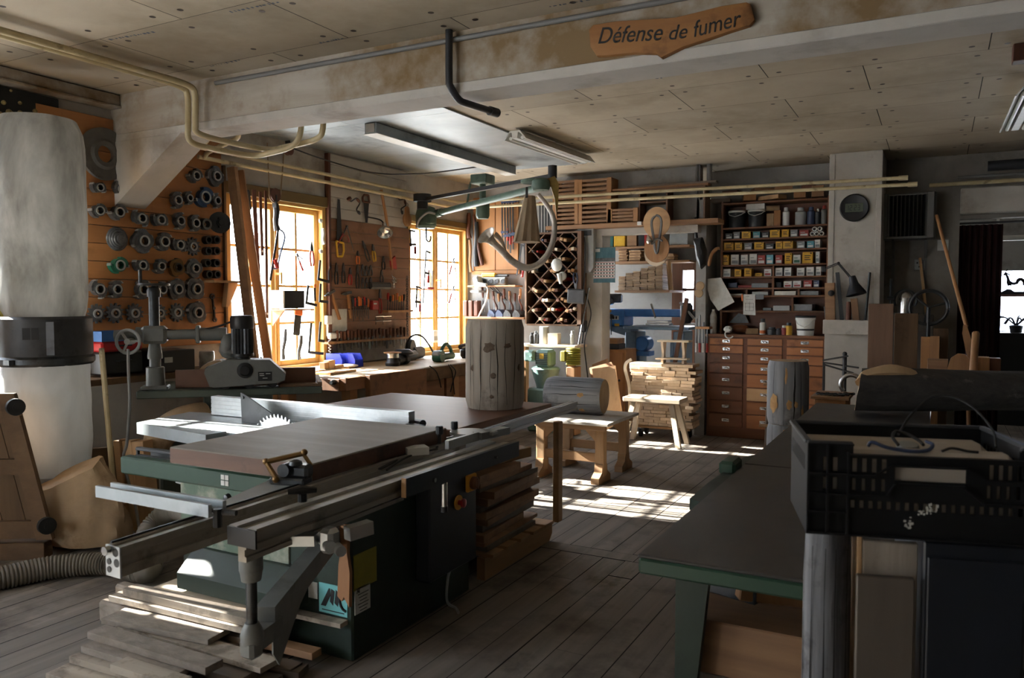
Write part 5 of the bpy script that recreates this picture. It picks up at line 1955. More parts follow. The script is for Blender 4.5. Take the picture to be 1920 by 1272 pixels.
m.box((XW + .055, (a.y + b.y) / 2, a.z), (.06, b.y - a.y, .075), bev=.02)
solo(m, 'tool_pouch', 'long black tool pouch lying above the small shelf of the tool wall', 'pouch', 'tool_black')
a = at(*T(640, 765), x=XW + .04)
m = MB()
m.box((XW + .045, a.y, a.z), (.045, .1, .1), bev=.006)
m.cur = 1
m.box((XW + .0685, a.y - .01, a.z + .015), (.002, .05, .016))
solo(m, 'key_box', 'dark red flat tool box with a pale label on the tool wall', 'box', ['tool_red', 'tool_white'])
for k in range(4):
 a = at(*T(655 + (k % 2) * 55, 850 + (k // 2) * 35), x=XW + .03)
 m = MB()
 m.tube([(0, 0, -.035), (0, 0, 0), (0, .14, .004)], .005, 6)
 solo(m, 'hex_key', '%s bent hex key below the small shelf of the tool wall' % ('upper first', 'upper second', 'lower first', 'lower second')[k], 'hex key', 'steel_bright', (XW + .028, a.y, a.z), None, 'hex keys on the tool wall')
a = at(*T(790, 590), x=XW + .06)
m = MB()
for k in range(9):
 y, z = a.y + RND.uniform(-.03, .03), a.z + RND.uniform(-.06, .05)
 m.lathe([(.01, -.003), (.01, .003), (.018, .003), (.018, -.003), (.01, -.003)], (XW + .05 + RND.uniform(0, .03), y, z), (1, RND.uniform(-.6, .6), .2), 10, False, False)
m.tube([(XW + .03, a.y, a.z + .08), (XW + .05, a.y, a.z + .03)], .004, 6)
solo(m, 'key_bunch', 'shiny bunch of small drill keys hanging beside the axe head', 'keys', 'steel_bright')
m = MB()
a, b = at(*T(893, 560), x=XW + .06), at(*T(888, 1085), x=XW + .06)
L_ = a.z - b.z
N = int(L_ / .028)
for k in range(N):
 ct = V((XW + .05, a.y, a.z - k * .028))
 w_ = V((1, 0, 0)) if k % 2 else V((0, 1, 0))
 m.tube([ct + w_ * (.012 * math.cos(q)) + V((0, 0, .02 * math.sin(q))) for q in [2 * PI * j / 8 for j in range(9)]], .0045, 5)
solo(m, 'chain', 'heavy dark chain hanging straight down beside the second window', 'chain', 'tool_steel')
a, b = at(*T(318, 795), x=XW + .021), at(*T(440, 958), x=XW + .021)
m = MB()
m.bb((XW + .0195, a.y, b.z), (XW + .0225, b.y, a.z))
solo(m, 'paper_sheet', 'pale grey sheet pinned behind the hammers on the tool wall', 'paper', 'white_label')
a = at(*T(300, 875), x=XW + .04)
b = at(*T(325, 995), x=XW + .05)
SK = thing('wall_socket', 'white socket with charger on the window side of the tool wall', 'socket', (XW + .02, a.y, a.z))
m = MB()
m.box((XW + .04, a.y, a.z), (.04, .075, .085), bev=.006)
part(m, 'socket_box', 'white_plastic', SK)
m = MB()
m.box((XW + .05, b.y + .03, b.z), (.05, .15, .06), bev=.012)
m.cyl((XW + .03, a.y, a.z - .04), (XW + .03, a.y, b.z), .012, n=8)
ch_ = part(m, 'charger', 'white_plastic', SK)
m = MB()
q0 = at(*T(310, 1020), x=XW + .06)
m.tube([(XW + .06 + .012 * math.cos(t * 1.2), q0.y + .014 * math.sin(t * 1.2), q0.z - t * .0058) for t in range(40)], .004, 6)
part(m, 'spiral_cable', 'white_plastic', ch_)
# things hanging in the first window
hang('hand_saw', 'saw with black handle hanging between the leaning timbers and the long rules', 'saw', (463, 484), (457, 358), K_saw, .05, 1, col='tool_black')
for (a, b, v_, lb) in (((474, 356), (487, 600), 1.0, 'widest long wooden rule hanging in front of the first window'), ((486, 360), (490, 480), .7, 'shorter middle wooden rule hanging in front of the first window'), ((496, 358), (499, 597), .62, 'narrow long wooden rule hanging nearest the window centre post')):
 hang('long_rule', lb, 'rule', a, b, K_rule, .06, v_, 'long rules in the first window')
hang('spirit_level', 'short black and white level hanging under the rope pulley', 'level', (515, 382), (516, 432), K_stick, .06, 2.0, col='tool_black')
BSW = thing('bow_saw', 'bow saw with thin blue frame hanging on the window centre post', 'saw', at(520, 470, x=XW + .06))
m = MB()
q = [at(*W(*c), x=XW + .06) for c in ((555, 130), (600, 170), (605, 230), (575, 330), (550, 440), (540, 470), (505, 470))]
m.tube(spline(q, 4), .008, 8)
part(m, 'frame', 'tool_blue', BSW)
m = MB()
m.tube([at(*W(553, 135), x=XW + .06), at(*W(485, 575), x=XW + .06)], 0, sq=(.004, .025))
part(m, 'blade', 'tool_steel', BSW)
m = MB()
m.tube([at(*W(520, 395), x=XW + .065), at(*W(545, 465), x=XW + .065)], .02, 8)
part(m, 'handle', 'tool_red', BSW)
hang('spokeshave', 'curved drawing tool with bent handles hanging in the right casement', 'tool', W(700, 350), W(812, 482), K_compass, .03, .7)
hang('pliers', 'slim pliers with black and red grips hanging in the first window', 'pliers', W(823, 238), W(835, 450), K_pliers, .03, 1, None, col='tool_red')
hang('try_square', 'small L-shaped square hanging at the lower middle of the first window', 'square', W(803, 612), W(786, 775), K_square, .03, 1.0)
hang('file', 'short dark file hanging beside the small square in the first window', 'file', W(855, 605), W(860, 750), K_blade, .03, .9)
hang('try_square', 'black stocked square at the tool wall edge of the first window', 'square', W(908, 600), W(902, 760), K_square, .04, .8)
hang('try_square', 'white bladed square hanging high at the edge of the first window', 'square', W(905, 400), W(888, 572), K_square, .04, 1.1)
hang('try_square', 'large square standing low in the right casement of the first window', 'square', W(828, 935), W(808, 1195), K_square, .04, 1.4)
hang('try_square', 'dark square hanging low on the frame edge beside the socket', 'square', W(908, 925), W(895, 1095), K_square, .04, .5)
hang('straight_edge', 'pale steel straightedge leaning low in the first window', 'rule', W(605, 985), W(582, 1245), K_stick, .03, 1.1, col='tool_steel')
hang('straight_edge', 'darker steel straightedge leaning below the orange handled scraper', 'rule', W(738, 1040), W(715, 1245), K_stick, .03, 1.3, col='tool_steel')
SCR = hang('scraper', 'wide plastering blade with orange wooden handle hanging under the black box', 'scraper', W(720, 825), W(700, 1040), K_blade, .1, 2.9)
p = at(*W(645, 735), x=XW + .12)
BX = thing('radio_box', 'black box with white side on a small shelf at the window centre post', 'box', (XW + .1, p.y, p.z - .09))
m = MB()
m.box((XW + .1, p.y + .012, p.z), (.16, .25, .16), bev=.004)
part(m, 'case', 'black_plastic', BX)
m = MB()
m.box((XW + .1, p.y - .125, p.z), (.162, .018, .162), bev=.002)
part(m, 'side_panel', 'white_plastic', BX)
m = MB()
m.bb((XW + .01, p.y - .14, p.z - .1), (XW + .2, p.y + .24, p.z - .087))
m.prism([(0, 0), (.14, 0), (0, -.14)], (XW + .01, p.y - .1, p.z - .1), (1, 0, 0), (0, 0, 1), (0, .02, 0))
solo(m, 'bracket_shelf', 'thin bracket shelf under the black box in the first window', 'shelf', 'tool_wood')
for k, (x, y) in enumerate(((915, 65), (918, 325))):
 p = at(*W(x, y), x=XW + .03)
 m = MB()
 m.lathe([(.02, 0), (.022, .012), (.014, .02)], (XW + .02, p.y, p.z), (1, 0, 0), 14)
 solo(m, 'hook_knob', 'white round knob on the window edge post, %s one' % ('upper', 'lower')[k], 'knob', 'white_plastic')
hang('file', 'flat white handled blade hanging between two white knobs', 'file', W(922, 130), W(928, 262), K_stick, .05, 1.2, col='tool_white')
a = at(395, 528, x=XW + .05)
m = MB()
m.bb((XW + .03, a.y - .06, a.z - .01), (XW + .16, a.y + .3, a.z + .008))
m.prism([(0, 0), (0, -.02), (.1, -.2), (.13, -.2), (.1, 0)], (XW + .05, a.y + .24, a.z - .01), (0, -1, 0), (0, 0, 1), (.05, 0, 0))
solo(m, 'bracket_shelf', 'narrow pale wall bracket at the lower edge between cutter board and window', 'shelf', 'pine')
for (x0, x1, xt, yt, w_, mt, lb) in ((470, 0, 430, 314, .075, 'offcut', 'knotty brown timber leaning nearest the cutter board'), (497, 0, 444, 320, .07, 'tool_wood', 'lighter timber leaning next to the long rules')):
 a, b = at(x0 + 8, 690, x=-5.02), at(xt + 5, yt, x=-5.2)
 a = b + (a - b) * ((b.z - .02) / (b.z - a.z))
 L_ = (b - a).length
 mb = MB()
 mb.tube([V((0, 0, 0)), V((0, 0, L_))], 0, sq=(w_ * .6, w_))
 q = (b - a).to_track_quat('Z', 'Y')
 o = solo(mb, 'timber', lb, 'timber', mt, a, q.to_euler())
# things in the second window
hang('bar_clamp', 'long black clamp hanging in the left casement of the second window', 'clamp', W2(255, 315), W2(230, 770), K_clamp, .03, .1, None, col='tool_black')
hang('bar_clamp', 'short black clamp hanging at the frame edge of the second window', 'clamp', W2(178, 620), W2(170, 810), K_clamp, .03, .6, None, col='tool_black')
hang('bar_clamp', 'dark angled clamp high at the left edge of the second window', 'clamp', W2(120, 140), W2(128, 285), K_clamp, .05, .9, None, col='tool_black')
hang('wing_compass', 'upper of two steel wing compasses hanging in the second window', 'compass', W2(495, 385), W2(500, 580), K_compass, .03, 1.2)
hang('wing_compass', 'lower of two steel wing compasses hanging in the second window', 'compass', W2(495, 620), W2(495, 830), K_compass, .03, 1.2)
p = at(*W2(302, 640), x=XW + .03)
DB = thing('drill_bit_set', 'red holder with a row of black drill bits in the second window', 'drill bits', (XW + .03, p.y, p.z))
m = MB()
m.box((XW + .035, p.y, p.z), (.025, .12, .026), bev=.004)
part(m, 'holder', 'tool_red', DB)
for k in range(5):
 m = MB()
 h_ = .1 + .03 * ((k * 2) % 3)
 m.cyl((XW + .035, p.y - .05 + k * .025, p.z + .01), (XW + .035, p.y - .05 + k * .025, p.z + .05 + h_), .006, n=6)
 part(m, 'drill_bit', 'tool_black', DB)
m = MB()
q0 = at(*W2(178, 110), x=XW + .03)
m.tube([(XW + .03, q0.y + .008 * math.sin(t), q0.z - t * .0145) for t in range(110)], .0022, 4)
solo(m, 'string', 'thin wavy string hanging in the second window', 'string', 'pipe_grey')
m = MB()
q = [at(*W2(*c), x=XW + .04) for c in ((375, 740), (372, 800), (385, 880), (388, 1000), (395, 1110))]
m.tube(spline(q, 4), .006, 6)
q = [at(*W2(*c), x=XW + .045) for c in ((405, 750), (405, 800), (380, 850))]
m.tube(spline(q, 4), .004, 6)
solo(m, 'cord', 'yellowish knotted cord hanging from the second window handle', 'cord', 'pipe_cream')
m = MB()
q = [at(*W2(*c), x=XW + .05) for c in ((110, 880), (160, 895), (195, 940), (240, 1010), (320, 1110))]
m.tube(spline(q, 4), .0035, 6)
solo(m, 'cord', 'thin dark lead drooping across the second window to the bench', 'cord', 'pipe_black')
# workbench under the windows
wood('bench_top', '9c8365', 'b59b7b', 'y', scale=6, rough=.7, rand=0, c3='846a4e', s3=4, bump=.1)
wood('bench_side', '6f482b', '8d6140', 'y', scale=8, rough=.7, rand=.1, c3='4c3220', s3=4)
BZT = .85
WBN = thing('workbench', 'long wooden workbench with pale sunlit top running under both windows', 'workbench', (-4.8, 6.9, 0))
m = MB()
m.bb((-5.27, 5.18, BZT - .075), (-4.36, 8.3, BZT), .006)
part(m, 'bench_top', 'bench_top', WBN)
m = MB()
m.bb((-4.4, 5.17, BZT - .11), (-4.335, 5.86, BZT - .003), .004)
m.bb((-5.2, 5.16, BZT - .115), (-4.4, 5.2, BZT - .012), .004)
part(m, 'front_rail', 'bench_side', WBN)
m = MB()
m.lathe([(.02, 0), (.024, .02), (.016, .05)], at(628, 717, y=5.16), (0, -1, 0), 14)
part(m, 'vise_screw', 'steel_dark', WBN)
m = MB()
m.bb((-4.335, 5.42, .60), (-4.28, 6.28, BZT + .005), .004)
part(m, 'front_vise', 'bench_side', WBN, label='broad wooden front vise')
m = MB()
m.bb((-4.38, 6.3, BZT - .13), (-4.32, 8.29, BZT - .004), .004)
part(m, 'long_rail', 'old_plank_x', WBN)
for x, y in ((-4.45, 5.35), (-5.15, 5.35), (-4.45, 7.0), (-5.15, 7.0), (-4.45, 8.15)):
 m = MB()
 m.bb((x - .05, y - .05, 0), (x + .05, y + .05, BZT - .116), .005)
 part(m, 'leg', 'tool_wood', WBN)
m = MB()
m.bb((-5.15, 5.4, .2), (-4.45, 8.1, .23), .004)
part(m, 'lower_shelf', 'bench_side', WBN)
for k in range(4):
 m = MB()
 m.bb((-4.5, 6.42 + k * .42, .42), (-4.42, 6.8 + k * .42, .7), .004)
 part(m, 'drawer', 'bench_side', WBN)
def B(x, y):
 return (500 + x * .21875, 600 + y * .21875)
def onbench(x, y, z=BZT):
 return at(*B(x, y), z=z)
p = onbench(400, 385)
m = MB()
m.box((0, 0, .012), (.34, .46, .022), bev=.01)
solo(m, 'board', 'thin white board with rounded corners lying on the bench end', 'board', 'beech', (-5.02, 5.62, BZT + .001), .05)
m = MB()
m.box((0, 0, .01), (.16, .4, .02), bev=.004)
solo(m, 'board', 'pale board lying on the bench beside the rounded white board', 'board', 'pine', (-4.72, 5.5, BZT + .001), .1)
for k, (x, y, sx_, sy_, sz_, rz) in enumerate(((400, 462, .05, .12, .022, .7), (455, 455, .05, .1, .025, .2), (495, 445, .06, .07, .085, .1), (540, 440, .06, .1, .1, .15), (600, 432, .07, .14, .05, .1), (650, 430, .05, .12, .03, -.3))):
 p = onbench(x, y)
 m = MB()
 m.box((0, 0, sz_ / 2), (sx_, sy_, sz_), bev=.003)
 solo(m, 'wood_block', '%s small pale block from the moulder in the row on the bench' % nth(k), 'block', 'pine', (p.x, p.y, BZT + .001), rz, 'offcut blocks on the bench')
mat('bin_blue', '2233b5', '2b3fd0', rough=.4, scale=10)
for k, x in enumerate((648, 758)):
 p = onbench(x, 402)
 BN = thing('storage_bin', ('blue plastic storage bin nearer the pale blocks on the bench', 'blue plastic storage bin nearer the sanders on the bench')[k], 'bin', (p.x - .05, p.y, BZT + .001), 0, 'blue bins on the bench')
 m = MB()
 pr = [(-.1, 0), (.1, 0), (.1, .07), (.07, .13), (-.1, .13)]
 for yy in (-.062, .058):
  m.prism(pr, (0, yy, 0), (1, 0, 0), (0, 0, 1), (0, .004, 0))
 m.box((0, 0, .002), (.2, .12, .004))
 m.box((-.099, 0, .065), (.003, .12, .13))
 m.box((.099, 0, .035), (.003, .12, .07))
 part(m, 'shell', 'bin_blue', BN, local=True)
p = onbench(745, 270)
m = MB()
m.box((0, 0, .07), (.05, .09, .14), bev=.003)
m.cur = 1
m.box((.0255, 0, .05), (.001, .08, .05))
solo(m, 'note_block', 'white paper note block standing behind the blue bins', 'paper', ['white_plastic', 'grey_light'], (XW + .06, p.y - .1, 1.0))
m = MB()
m.ball((0, 0, .018), .09, 16, 8, (1, 1.2, .2))
solo(m, 'sawdust_pile', 'little heap of pale sawdust in front of the blue bins', 'sawdust', 'beech', onbench(700, 412) + V((0, 0, .002)))
p = onbench(1080, 395)
SD = thing('orbital_sander', 'black orbital sander with silver collar on the bench', 'sander', (p.x, p.y, BZT + .001), .3)
m = MB()
m.lathe([(.07, 0), (.075, .03), (.06, .05), (.058, .08)], (0, 0, 0), n=22)
m.box((.02, .14, .05), (.11, .3, .085), bev=.03)
part(m, 'body', 'tool_black', SD, local=True)
m = MB()
m.lathe([(.062, .08), (.062, .115), (.07, .118), (.07, .125)], (0, 0, 0), n=22)
part(m, 'collar', 'steel_bright', SD, local=True)
m = MB()
m.lathe([(.085, .126), (.09, .135), (.03, .14)], (0, 0, 0), n=22)
part(m, 'sanding_pad', 'tool_wood', SD, local=True)
p = onbench(1200, 400)
S2 = thing('angle_grinder', 'second black sander with round head behind the silver collared one', 'sander', (p.x - .2, p.y + .22, BZT + .001), .2)
m = MB()
m.lathe([(.1, .1), (.105, .12), (.07, .15), (.06, .15)], (0, 0, 0), n=22)
m.box((0, .16, .07), (.09, .34, .1), bev=.035)
m.box((0, .0, .05), (.13, .13, .1), bev=.03)
part(m, 'body', 'tool_black', S2, local=True)
p = onbench(1330, 350)
S3 = thing('circular_saw', 'black power tool with tall hoop cable standing between sanders and planer', 'power tool', (p.x - .18, p.y + .05, BZT + .001), .1)
m = MB()
m.lathe([(.1, -.03), (.11, 0), (.1, .03)], (0, 0, .12), (1, .2, 0), 24)
m.box((0, .12, .07), (.12, .25, .13), bev=.03)
part(m, 'body', 'tool_black', S3, local=True)
m = MB()
m.tube(spline([(0, -.06, .17), (.02, -.05, .24), (.03, .06, .27), (.04, .2, .24), (.05, .33, .14), (.06, .4, .06)], 5), .011, 8)
part(m, 'power_lead', 'black_rubber', S3, local=True)
p = onbench(1560, 355)
S4 = thing('electric_planer', 'green hand planer with arched handle at the far end of the bench', 'planer', (p.x - .05, p.y, BZT + .001), .1)
m = MB()
m.box((0, 0, .05), (.09, .36, .07), bev=.02)
m.lathe([(.06, -.05), (.065, 0), (.06, .05)], (0, -.14, .06), (1, 0, 0), 20)
part(m, 'body', 'tool_green', S4, local=True)
m = MB()
m.tube(spline([(0, -.1, .08), (0, -.04, .15), (0, .03, .18), (0, .12, .14), (0, .16, .08)], 5), .02, 8)
part(m, 'handle', 'tool_green', S4, local=True)
m = MB()
m.box((0, -.15, .085), (.1, .12, .06), bev=.02)
part(m, 'chip_outlet', 'grey_light', S4, local=True)
p = onbench(1700, 330)
m = MB()
m.box((0, 0, .06), (.1, .12, .12), bev=.03)
m.tube([(0, -.1, .13), (0, .08, .15)], .028, 8)
solo(m, 'cordless_drill', 'dark power drill partly behind the big upright log on the bench', 'drill', 'tool_black', (p.x, p.y, BZT + .001))
for k, pts in enumerate((((1395, 395), (1450, 440), (1480, 510), (1495, 580)), ((1560, 385), (1590, 450), (1600, 540), (1610, 640)), ((1575, 385), (1620, 440), (1600, 520), (1575, 620)))):
 m = MB()
 q = [onbench(*pts[0], BZT + .012)] + [at(*B(*c), x=-4.29) for c in pts[1:]]
 m.tube(spline(q, 5), .006, 6)
 solo(m, 'power_lead', 'black tool lead hanging over the bench front, %s one' % ('nearest the front vise', 'middle', 'furthest from the vise')[k], 'cable', 'black_rubber')
# hoist and what hangs from it
mat('hoist_green', '42564a', '52695b', rough=.5, scale=9, c3='2f3a33', s3=6)
mat('hoist_rust', '6d5a2a', '8a7434', rough=.6, scale=18)
mat('bag_cloth', '7d6a53', '937f66', rough=.9, scale=14, bump=.2, stretch=(2, 2, .4))
mat('horn_metal', 'a89f95', 'c0b7ac', rough=.35, metal=.6, scale=10, c3='665c52', s3=6)
HZ = 2.47
HO = thing('overhead_arm', 'green overhead swing arm with motor hanging from the ceiling channel', 'swing arm', (-4.15, 6.95, HZ))
hp = at(905, 330, z=2.84)
hb = V((hp.x, hp.y, 0))
m = MB()
m.box((hb.x, hb.y, 2.8), (.2, .2, .1), bev=.01)
m.cyl((hb.x, hb.y, HZ - .05), (hb.x, hb.y, 2.76), .035, n=12)
m.lathe([(.06, HZ - .09), (.075, HZ - .06), (.075, HZ + .07), (.05, HZ + .1)], hb, n=14)
m.tube([(hb.x - .12, hb.y - .05, 2.78), (hb.x - .2, hb.y - .02, HZ + .02)], .012, 6)
part(m, 'post', 'hoist_green', HO)
eL, eR = at(812, 402, z=HZ), at(1018, 350, z=HZ)
m = MB()
m.tube([eL, eR], .034, 12)
m.tube([eL.lerp(eR, .1), eL.lerp(eR, .02)], .045, 12)
part(m, 'lower_arm', 'hoist_green', HO)
uL, uR = at(792, 375, z=HZ + .13), at(1036, 330, z=HZ + .13)
m = MB()
m.tube([uL, uR], 0, sq=(.04, .035))
m.cyl(uR - V((0, 0, .02)), uR + V((0, 0, .09)), .04, n=12)
m.cyl(uL - V((0, 0, .02)), uL + V((0, 0, .06)), .1, n=16)
m.cyl(uL - V((0, 0, .1)), uL - V((0, 0, .02)), .06, n=12)
part(m, 'belt_arm', 'tool_black', HO)
m = MB()
mc_ = at(799, 407, z=HZ - .04)
m.lathe([(.09, -.13), (.115, -.1), (.12, .02), (.1, .1), (.05, .12)], mc_, (0, 0, 1), 20)
m.box(mc_ + V((.07, -.05, -.03)), (.1, .1, .12), bev=.015)
mo_ = part(m, 'motor', 'hoist_green', HO)
m = MB()
m.tube(spline([mc_ + V((-.06, -.1, -.12)), mc_ + V((0, -.13, -.04)), mc_ + V((.1, -.12, .03)), mc_ + V((.16, -.06, .02))], 5), .012, 8)
part(m, 'cable', 'grey_light', mo_)
m = MB()
q = mc_ + V((.02, -.03, -.13))
m.tube([q, q + V((0, 0, -.05))] + arc(q + V((0, .045, -.1)), (0, -1, 0), (0, 0, -1), .045, 0, 3.6, 10), .009, 8)
part(m, 'hook', 'steel_dark', HO)
m = MB()
m.lathe([(.07, -.03), (.08, 0), (.075, .05), (.05, .07)], eR + V((-.02, 0, .0)), (0, 0, 1), 18)
m.lathe([(.11, .03), (.11, .055)], at(1000, 350, z=HZ + .02), (0, 0, 1), 18)
part(m, 'spindle_housing', 'hoist_green', HO)
m = MB()
z0 = at(1044, 340, z=HZ).copy()
pl_pts = [(1018, 352), (1033, 350), (1040, 372), (1043, 400), (1046, 395), (1048, 345), (1040, 330), (1026, 335)]
qn = V((CF.x, CF.y, 0)).normalized()
q = [atp(x, y, eR, qn) for x, y in pl_pts]
m.add([p_ for p_ in q] + [p_ + qn * .05 for p_ in q], [tuple(range(8)), tuple(reversed(range(8, 16)))] + [(i, 8 + i, 8 + (i + 1) % 8, (i + 1) % 8) for i in range(8)])
part(m, 'end_bracket', 'hoist_rust', HO, label='rusty yellow end bracket')
def hp_(x, y, back=0.0):          # close-up -> plane of the arm's end
 return atp(860 + x * .2083, 300 + y * .2083, eR + qn * back, qn)
m = MB()
n = 40
rs_ = []
for t in range(9):
 k = t / 8
 L_, R_ = (590 - 105 * k, 690 + 45 * k)
 yy = 330 + 412 * k
 ring = []
 for j in range(n):
  a = 2 * PI * j / n
  f = 1 + (.05 + .1 * k) * math.sin(9 * a)
  c_ = hp_((L_ + R_) / 2 + (R_ - L_) / 2 * math.cos(a), yy + 6 * math.sin(a))
  ring.append(c_ + qn * (.075 * (.5 + .5 * k) * math.sin(a) * f))
 rs_.append(ring)
m.rings(rs_, True, True, True)
m.cur = 1
m.tube([hp_(612, 335, -.05), hp_(612, 250)], .012, 6)
solo(m, 'cloth_bag', 'brown pleated cloth bag hanging from the end of the green swing arm', 'bag', ['bag_cloth', 'steel_dark'])
q = [hp_(*c, -.1) for c in ((715, 310), (790, 400), (845, 500), (862, 620), (840, 760), (780, 880), (690, 955), (590, 968), (480, 910), (400, 830), (330, 765), (300, 735))]
pts = spline(q, 6)
rr_ = [.018 + .012 * min(1, i / len(pts) * 1.6) for i in range(len(pts))]
HN = thing('hunting_horn', 'large curved metal horn with wide bell hanging in front of the clamps', 'horn', pts[0])
m = MB()
m.tube(pts, rr_, 14)
part(m, 'tube', 'horn_metal', HN)
m = MB()
b0_, b1_ = hp_(310, 745, -.1), hp_(262, 695, -.1)
ax_ = (b1_ - b0_).normalized()
ax_ = (ax_ - qn * .55).normalized()
m.lathe([(.028, -.03), (.034, .02), (.05, .06), (.085, .09), (.09, .095), (.08, .09), (.045, .05), (.02, 0)], b0_, ax_, 28, True, True)
part(m, 'bell', 'horn_metal', HN)
m = MB()
q = spline([hp_(322, 670, -.06), hp_(375, 720, -.06), (hp_(410, 790, -.06)), hp_(432, 850, -.06)], 5)
m.tube(q, [.03 - .024 * i / (len(q) - 1) for i in range(len(q))], 10)
part(m, 'cow_horn', 'beech', HN, label='small pale horn tip')
# back wall left of the post
def Cq(x, y):
 return (860 + x * .2083, 300 + y * .2083)
def D3(x, y):
 return (760 + x * .3302, 280 + y * .3302)
wood('cabinet_pine', '8d6038', 'a87747', 'z', scale=6, rand=.05, c3='6f4a2b', s3=2)
m = MB()
a, b = at(888, 372, y=YB - .02), at(972, 506, y=YB - .02)
m.bb((a.x, YB - .03, b.z), (a.x + (b.x - a.x) / 2 - .004, YB - .001, a.z), .003)
m.bb((a.x + (b.x - a.x) / 2 + .004, YB - .03, b.z), (b.x, YB - .001, a.z), .003)
m.bb((a.x - .02, YB - .034, b.z - .05), (b.x + .02, YB - .001, b.z - .004), .003)
solo(m, 'wood_panelling', 'orange brown wood panelling behind the clamps on the back wall', 'panel', 'cabinet_pine')
for k, (p0, p1, v_, mt) in enumerate((((95, 480), (97, 705), 2.0, 'tool_wood_dark'), ((140, 495), (213, 950), 1.5, 'tool_wood_dark'), ((165, 560), (160, 960), 2.2, 'tool_black'), ((105, 720), (112, 1010), 1.4, 'tool_wood'))):
 hang('long_tool', ('dark red brown board hanging nearest the window corner', 'slanting dark stick hanging in the window corner of the back wall', 'black sheath hanging beside a slanting stick', 'wooden handle hanging low in the window corner')[k], 'tool', Cq(*p0), Cq(*p1), K_stick, .05, v_, None, 'y', None, col=mt)
for k in range(5):
 x = 398 + k * 24
 hang('bar_clamp', 'blue headed bar clamp, %s from the window in the blue clamp row' % nth(k), 'clamp', Cq(x, 375 - k * 3), Cq(x + 3, 800 + (k * 37) % 70), K_clamp, .04 + .01 * (k % 2), .55 + .05 * (k % 3), 'blue clamps on the back wall', 'y', None, col='tool_blue')
for k in range(9):
 x = 600 + k * 26
 if k in (1, 2):
  continue
 hang('bar_clamp', 'red handled bar clamp, %s from the cloth bag side in the red clamp row' % nth(k), 'clamp', Cq(x + 60 if k else x, 380 if k else 745), Cq(x + 62 if k else x + 2, 1000), K_clamp, .04 + .012 * (k % 2), .8, 'red clamps on the back wall', 'y', None, col='tool_red' if k else 'tool_blue')
hang('frame_clamp', 'black iron clamp standing behind the horn between panel and lattice', 'clamp', Cq(575, 760), Cq(530, 1040), K_clamp, .08, .7, None, 'y', None, col='tool_black')
a, b = at(885, 536, y=8.6), at(972, 536, y=8.6)
WS = thing('wall_shelf', 'narrow tool shelf on the back wall above the big upright log', 'shelf', ((a.x + b.x) / 2, 8.62, a.z - .02))
m = MB()
m.bb((a.x - .02, 8.52, a.z - .02), (b.x, YB - .001, a.z), .003)
part(m, 'board', 'tool_wood', WS)
p = at(918, 524, y=8.58)
PS = thing('power_strip', 'grey power strip with round sockets on the narrow tool shelf', 'power strip', (p.x, 8.6, a.z + .001))
m = MB()
m.bb((p.x - .12, 8.58, a.z + .001), (p.x + .22, 8.66, a.z + .1), .008)
part(m, 'body', 'grey_machine', PS)
for k in range(4):
 m = MB()
 m.lathe([(.033, 0), (.033, .006), (.024, .007), (.022, .002)], (p.x - .07 + k * .085, 8.58, a.z + .05), (0, -1, 0), 14)
 part(m, 'socket', 'tool_steel', PS)
p = at(916, 511, y=8.6)
m = MB()
m.box((p.x, 8.62, a.z + .13), (.2, .07, .05), bev=.012)
m.cur = 1
m.box((p.x + .12, 8.62, a.z + .12), (.3, .05, .025), bev=.006)
solo(m, 'hand_tool', 'yellow and black hand tool lying on top of the power strip', 'tool', ['tool_yellow', 'tool_black'])
p = at(893, 532, y=8.46)
PG = thing('plug_adapter', 'grey plug adapter with white looping cable beside the power strip', 'plug', (p.x, 8.5, p.z))
m = MB()
m.box(p + V((0, .05, .02)), (.08, .12, .14), rot=(0, -.3, 0), bev=.015)
m.cyl(p + V((0, 0, -.01)), p + V((.16, -.02, -.02)), .028, .022, 12)
m.bb((p.x - .1, 8.48, p.z - .11), (p.x + .02, YB - .001, p.z - .085))
part(m, 'adapter', 'grey_light', PG)
m = MB()
q = [p + V((.16, -.02, -.02))] + [at(*D3(*c), y=8.45) for c in ((455, 765), (468, 800), (458, 860), (430, 920), (412, 960))]
m.tube(spline(q, 5), .009, 8)
part(m, 'cable', 'white_plastic', PG)
a, b = at(885, 594, y=8.5), at(985, 594, y=8.5)
m = MB()
m.bb((a.x - .05, 8.42, a.z - .025), (b.x + .02, YB - .001, a.z), .003)
solo(m, 'wall_shelf', 'lower ledge with hand planes behind the big upright log', 'shelf', 'tool_wood')
lz = a.z
for k, (x, c_) in enumerate(((925, 'tool_blue'), (940, 'tool_blue'), (955, 'tool_steel'), (972, 'tool_steel'))):
 p = at(x, 585, y=8.5)
 HPL = thing('hand_plane', 'old hand plane, %s from the window on the lower ledge' % nth(k), 'plane', (p.x, 8.52, lz + .001), 0, 'hand planes on the lower ledge')
 m = MB()
 m.prism([(-.05, 0), (.05, 0), (.05, .03), (.02, .07), (-.02, .09), (-.05, .04)], (0, -.08, 0), (1, 0, 0), (0, 0, 1), (0, .2, 0))
 part(m, 'body', c_, HPL, local=True)
 m = MB()
 m.tube(spline([(0, .05, .05), (.01, .05, .12), (-.01, .02, .2), (0, .0, .26)], 4), [.014] * 6 + [.01] * 6 + [.012], 8)
 part(m, 'handle', 'tool_wood_dark', HPL, local=True)
for k in range(8):
 x = 905 + k * 10
 hang('gouge', 'dark handled turning gouge, %s from the window over the lower ledge' % nth(k), 'gouge', D3(440 + k * 31, 780 + (k * 13) % 40), D3(452 + k * 29, 925), K_chisel, .06, .6, 'gouges over the lower ledge', 'y', None, col='tool_wood' if k % 2 else 'tool_wood_dark')
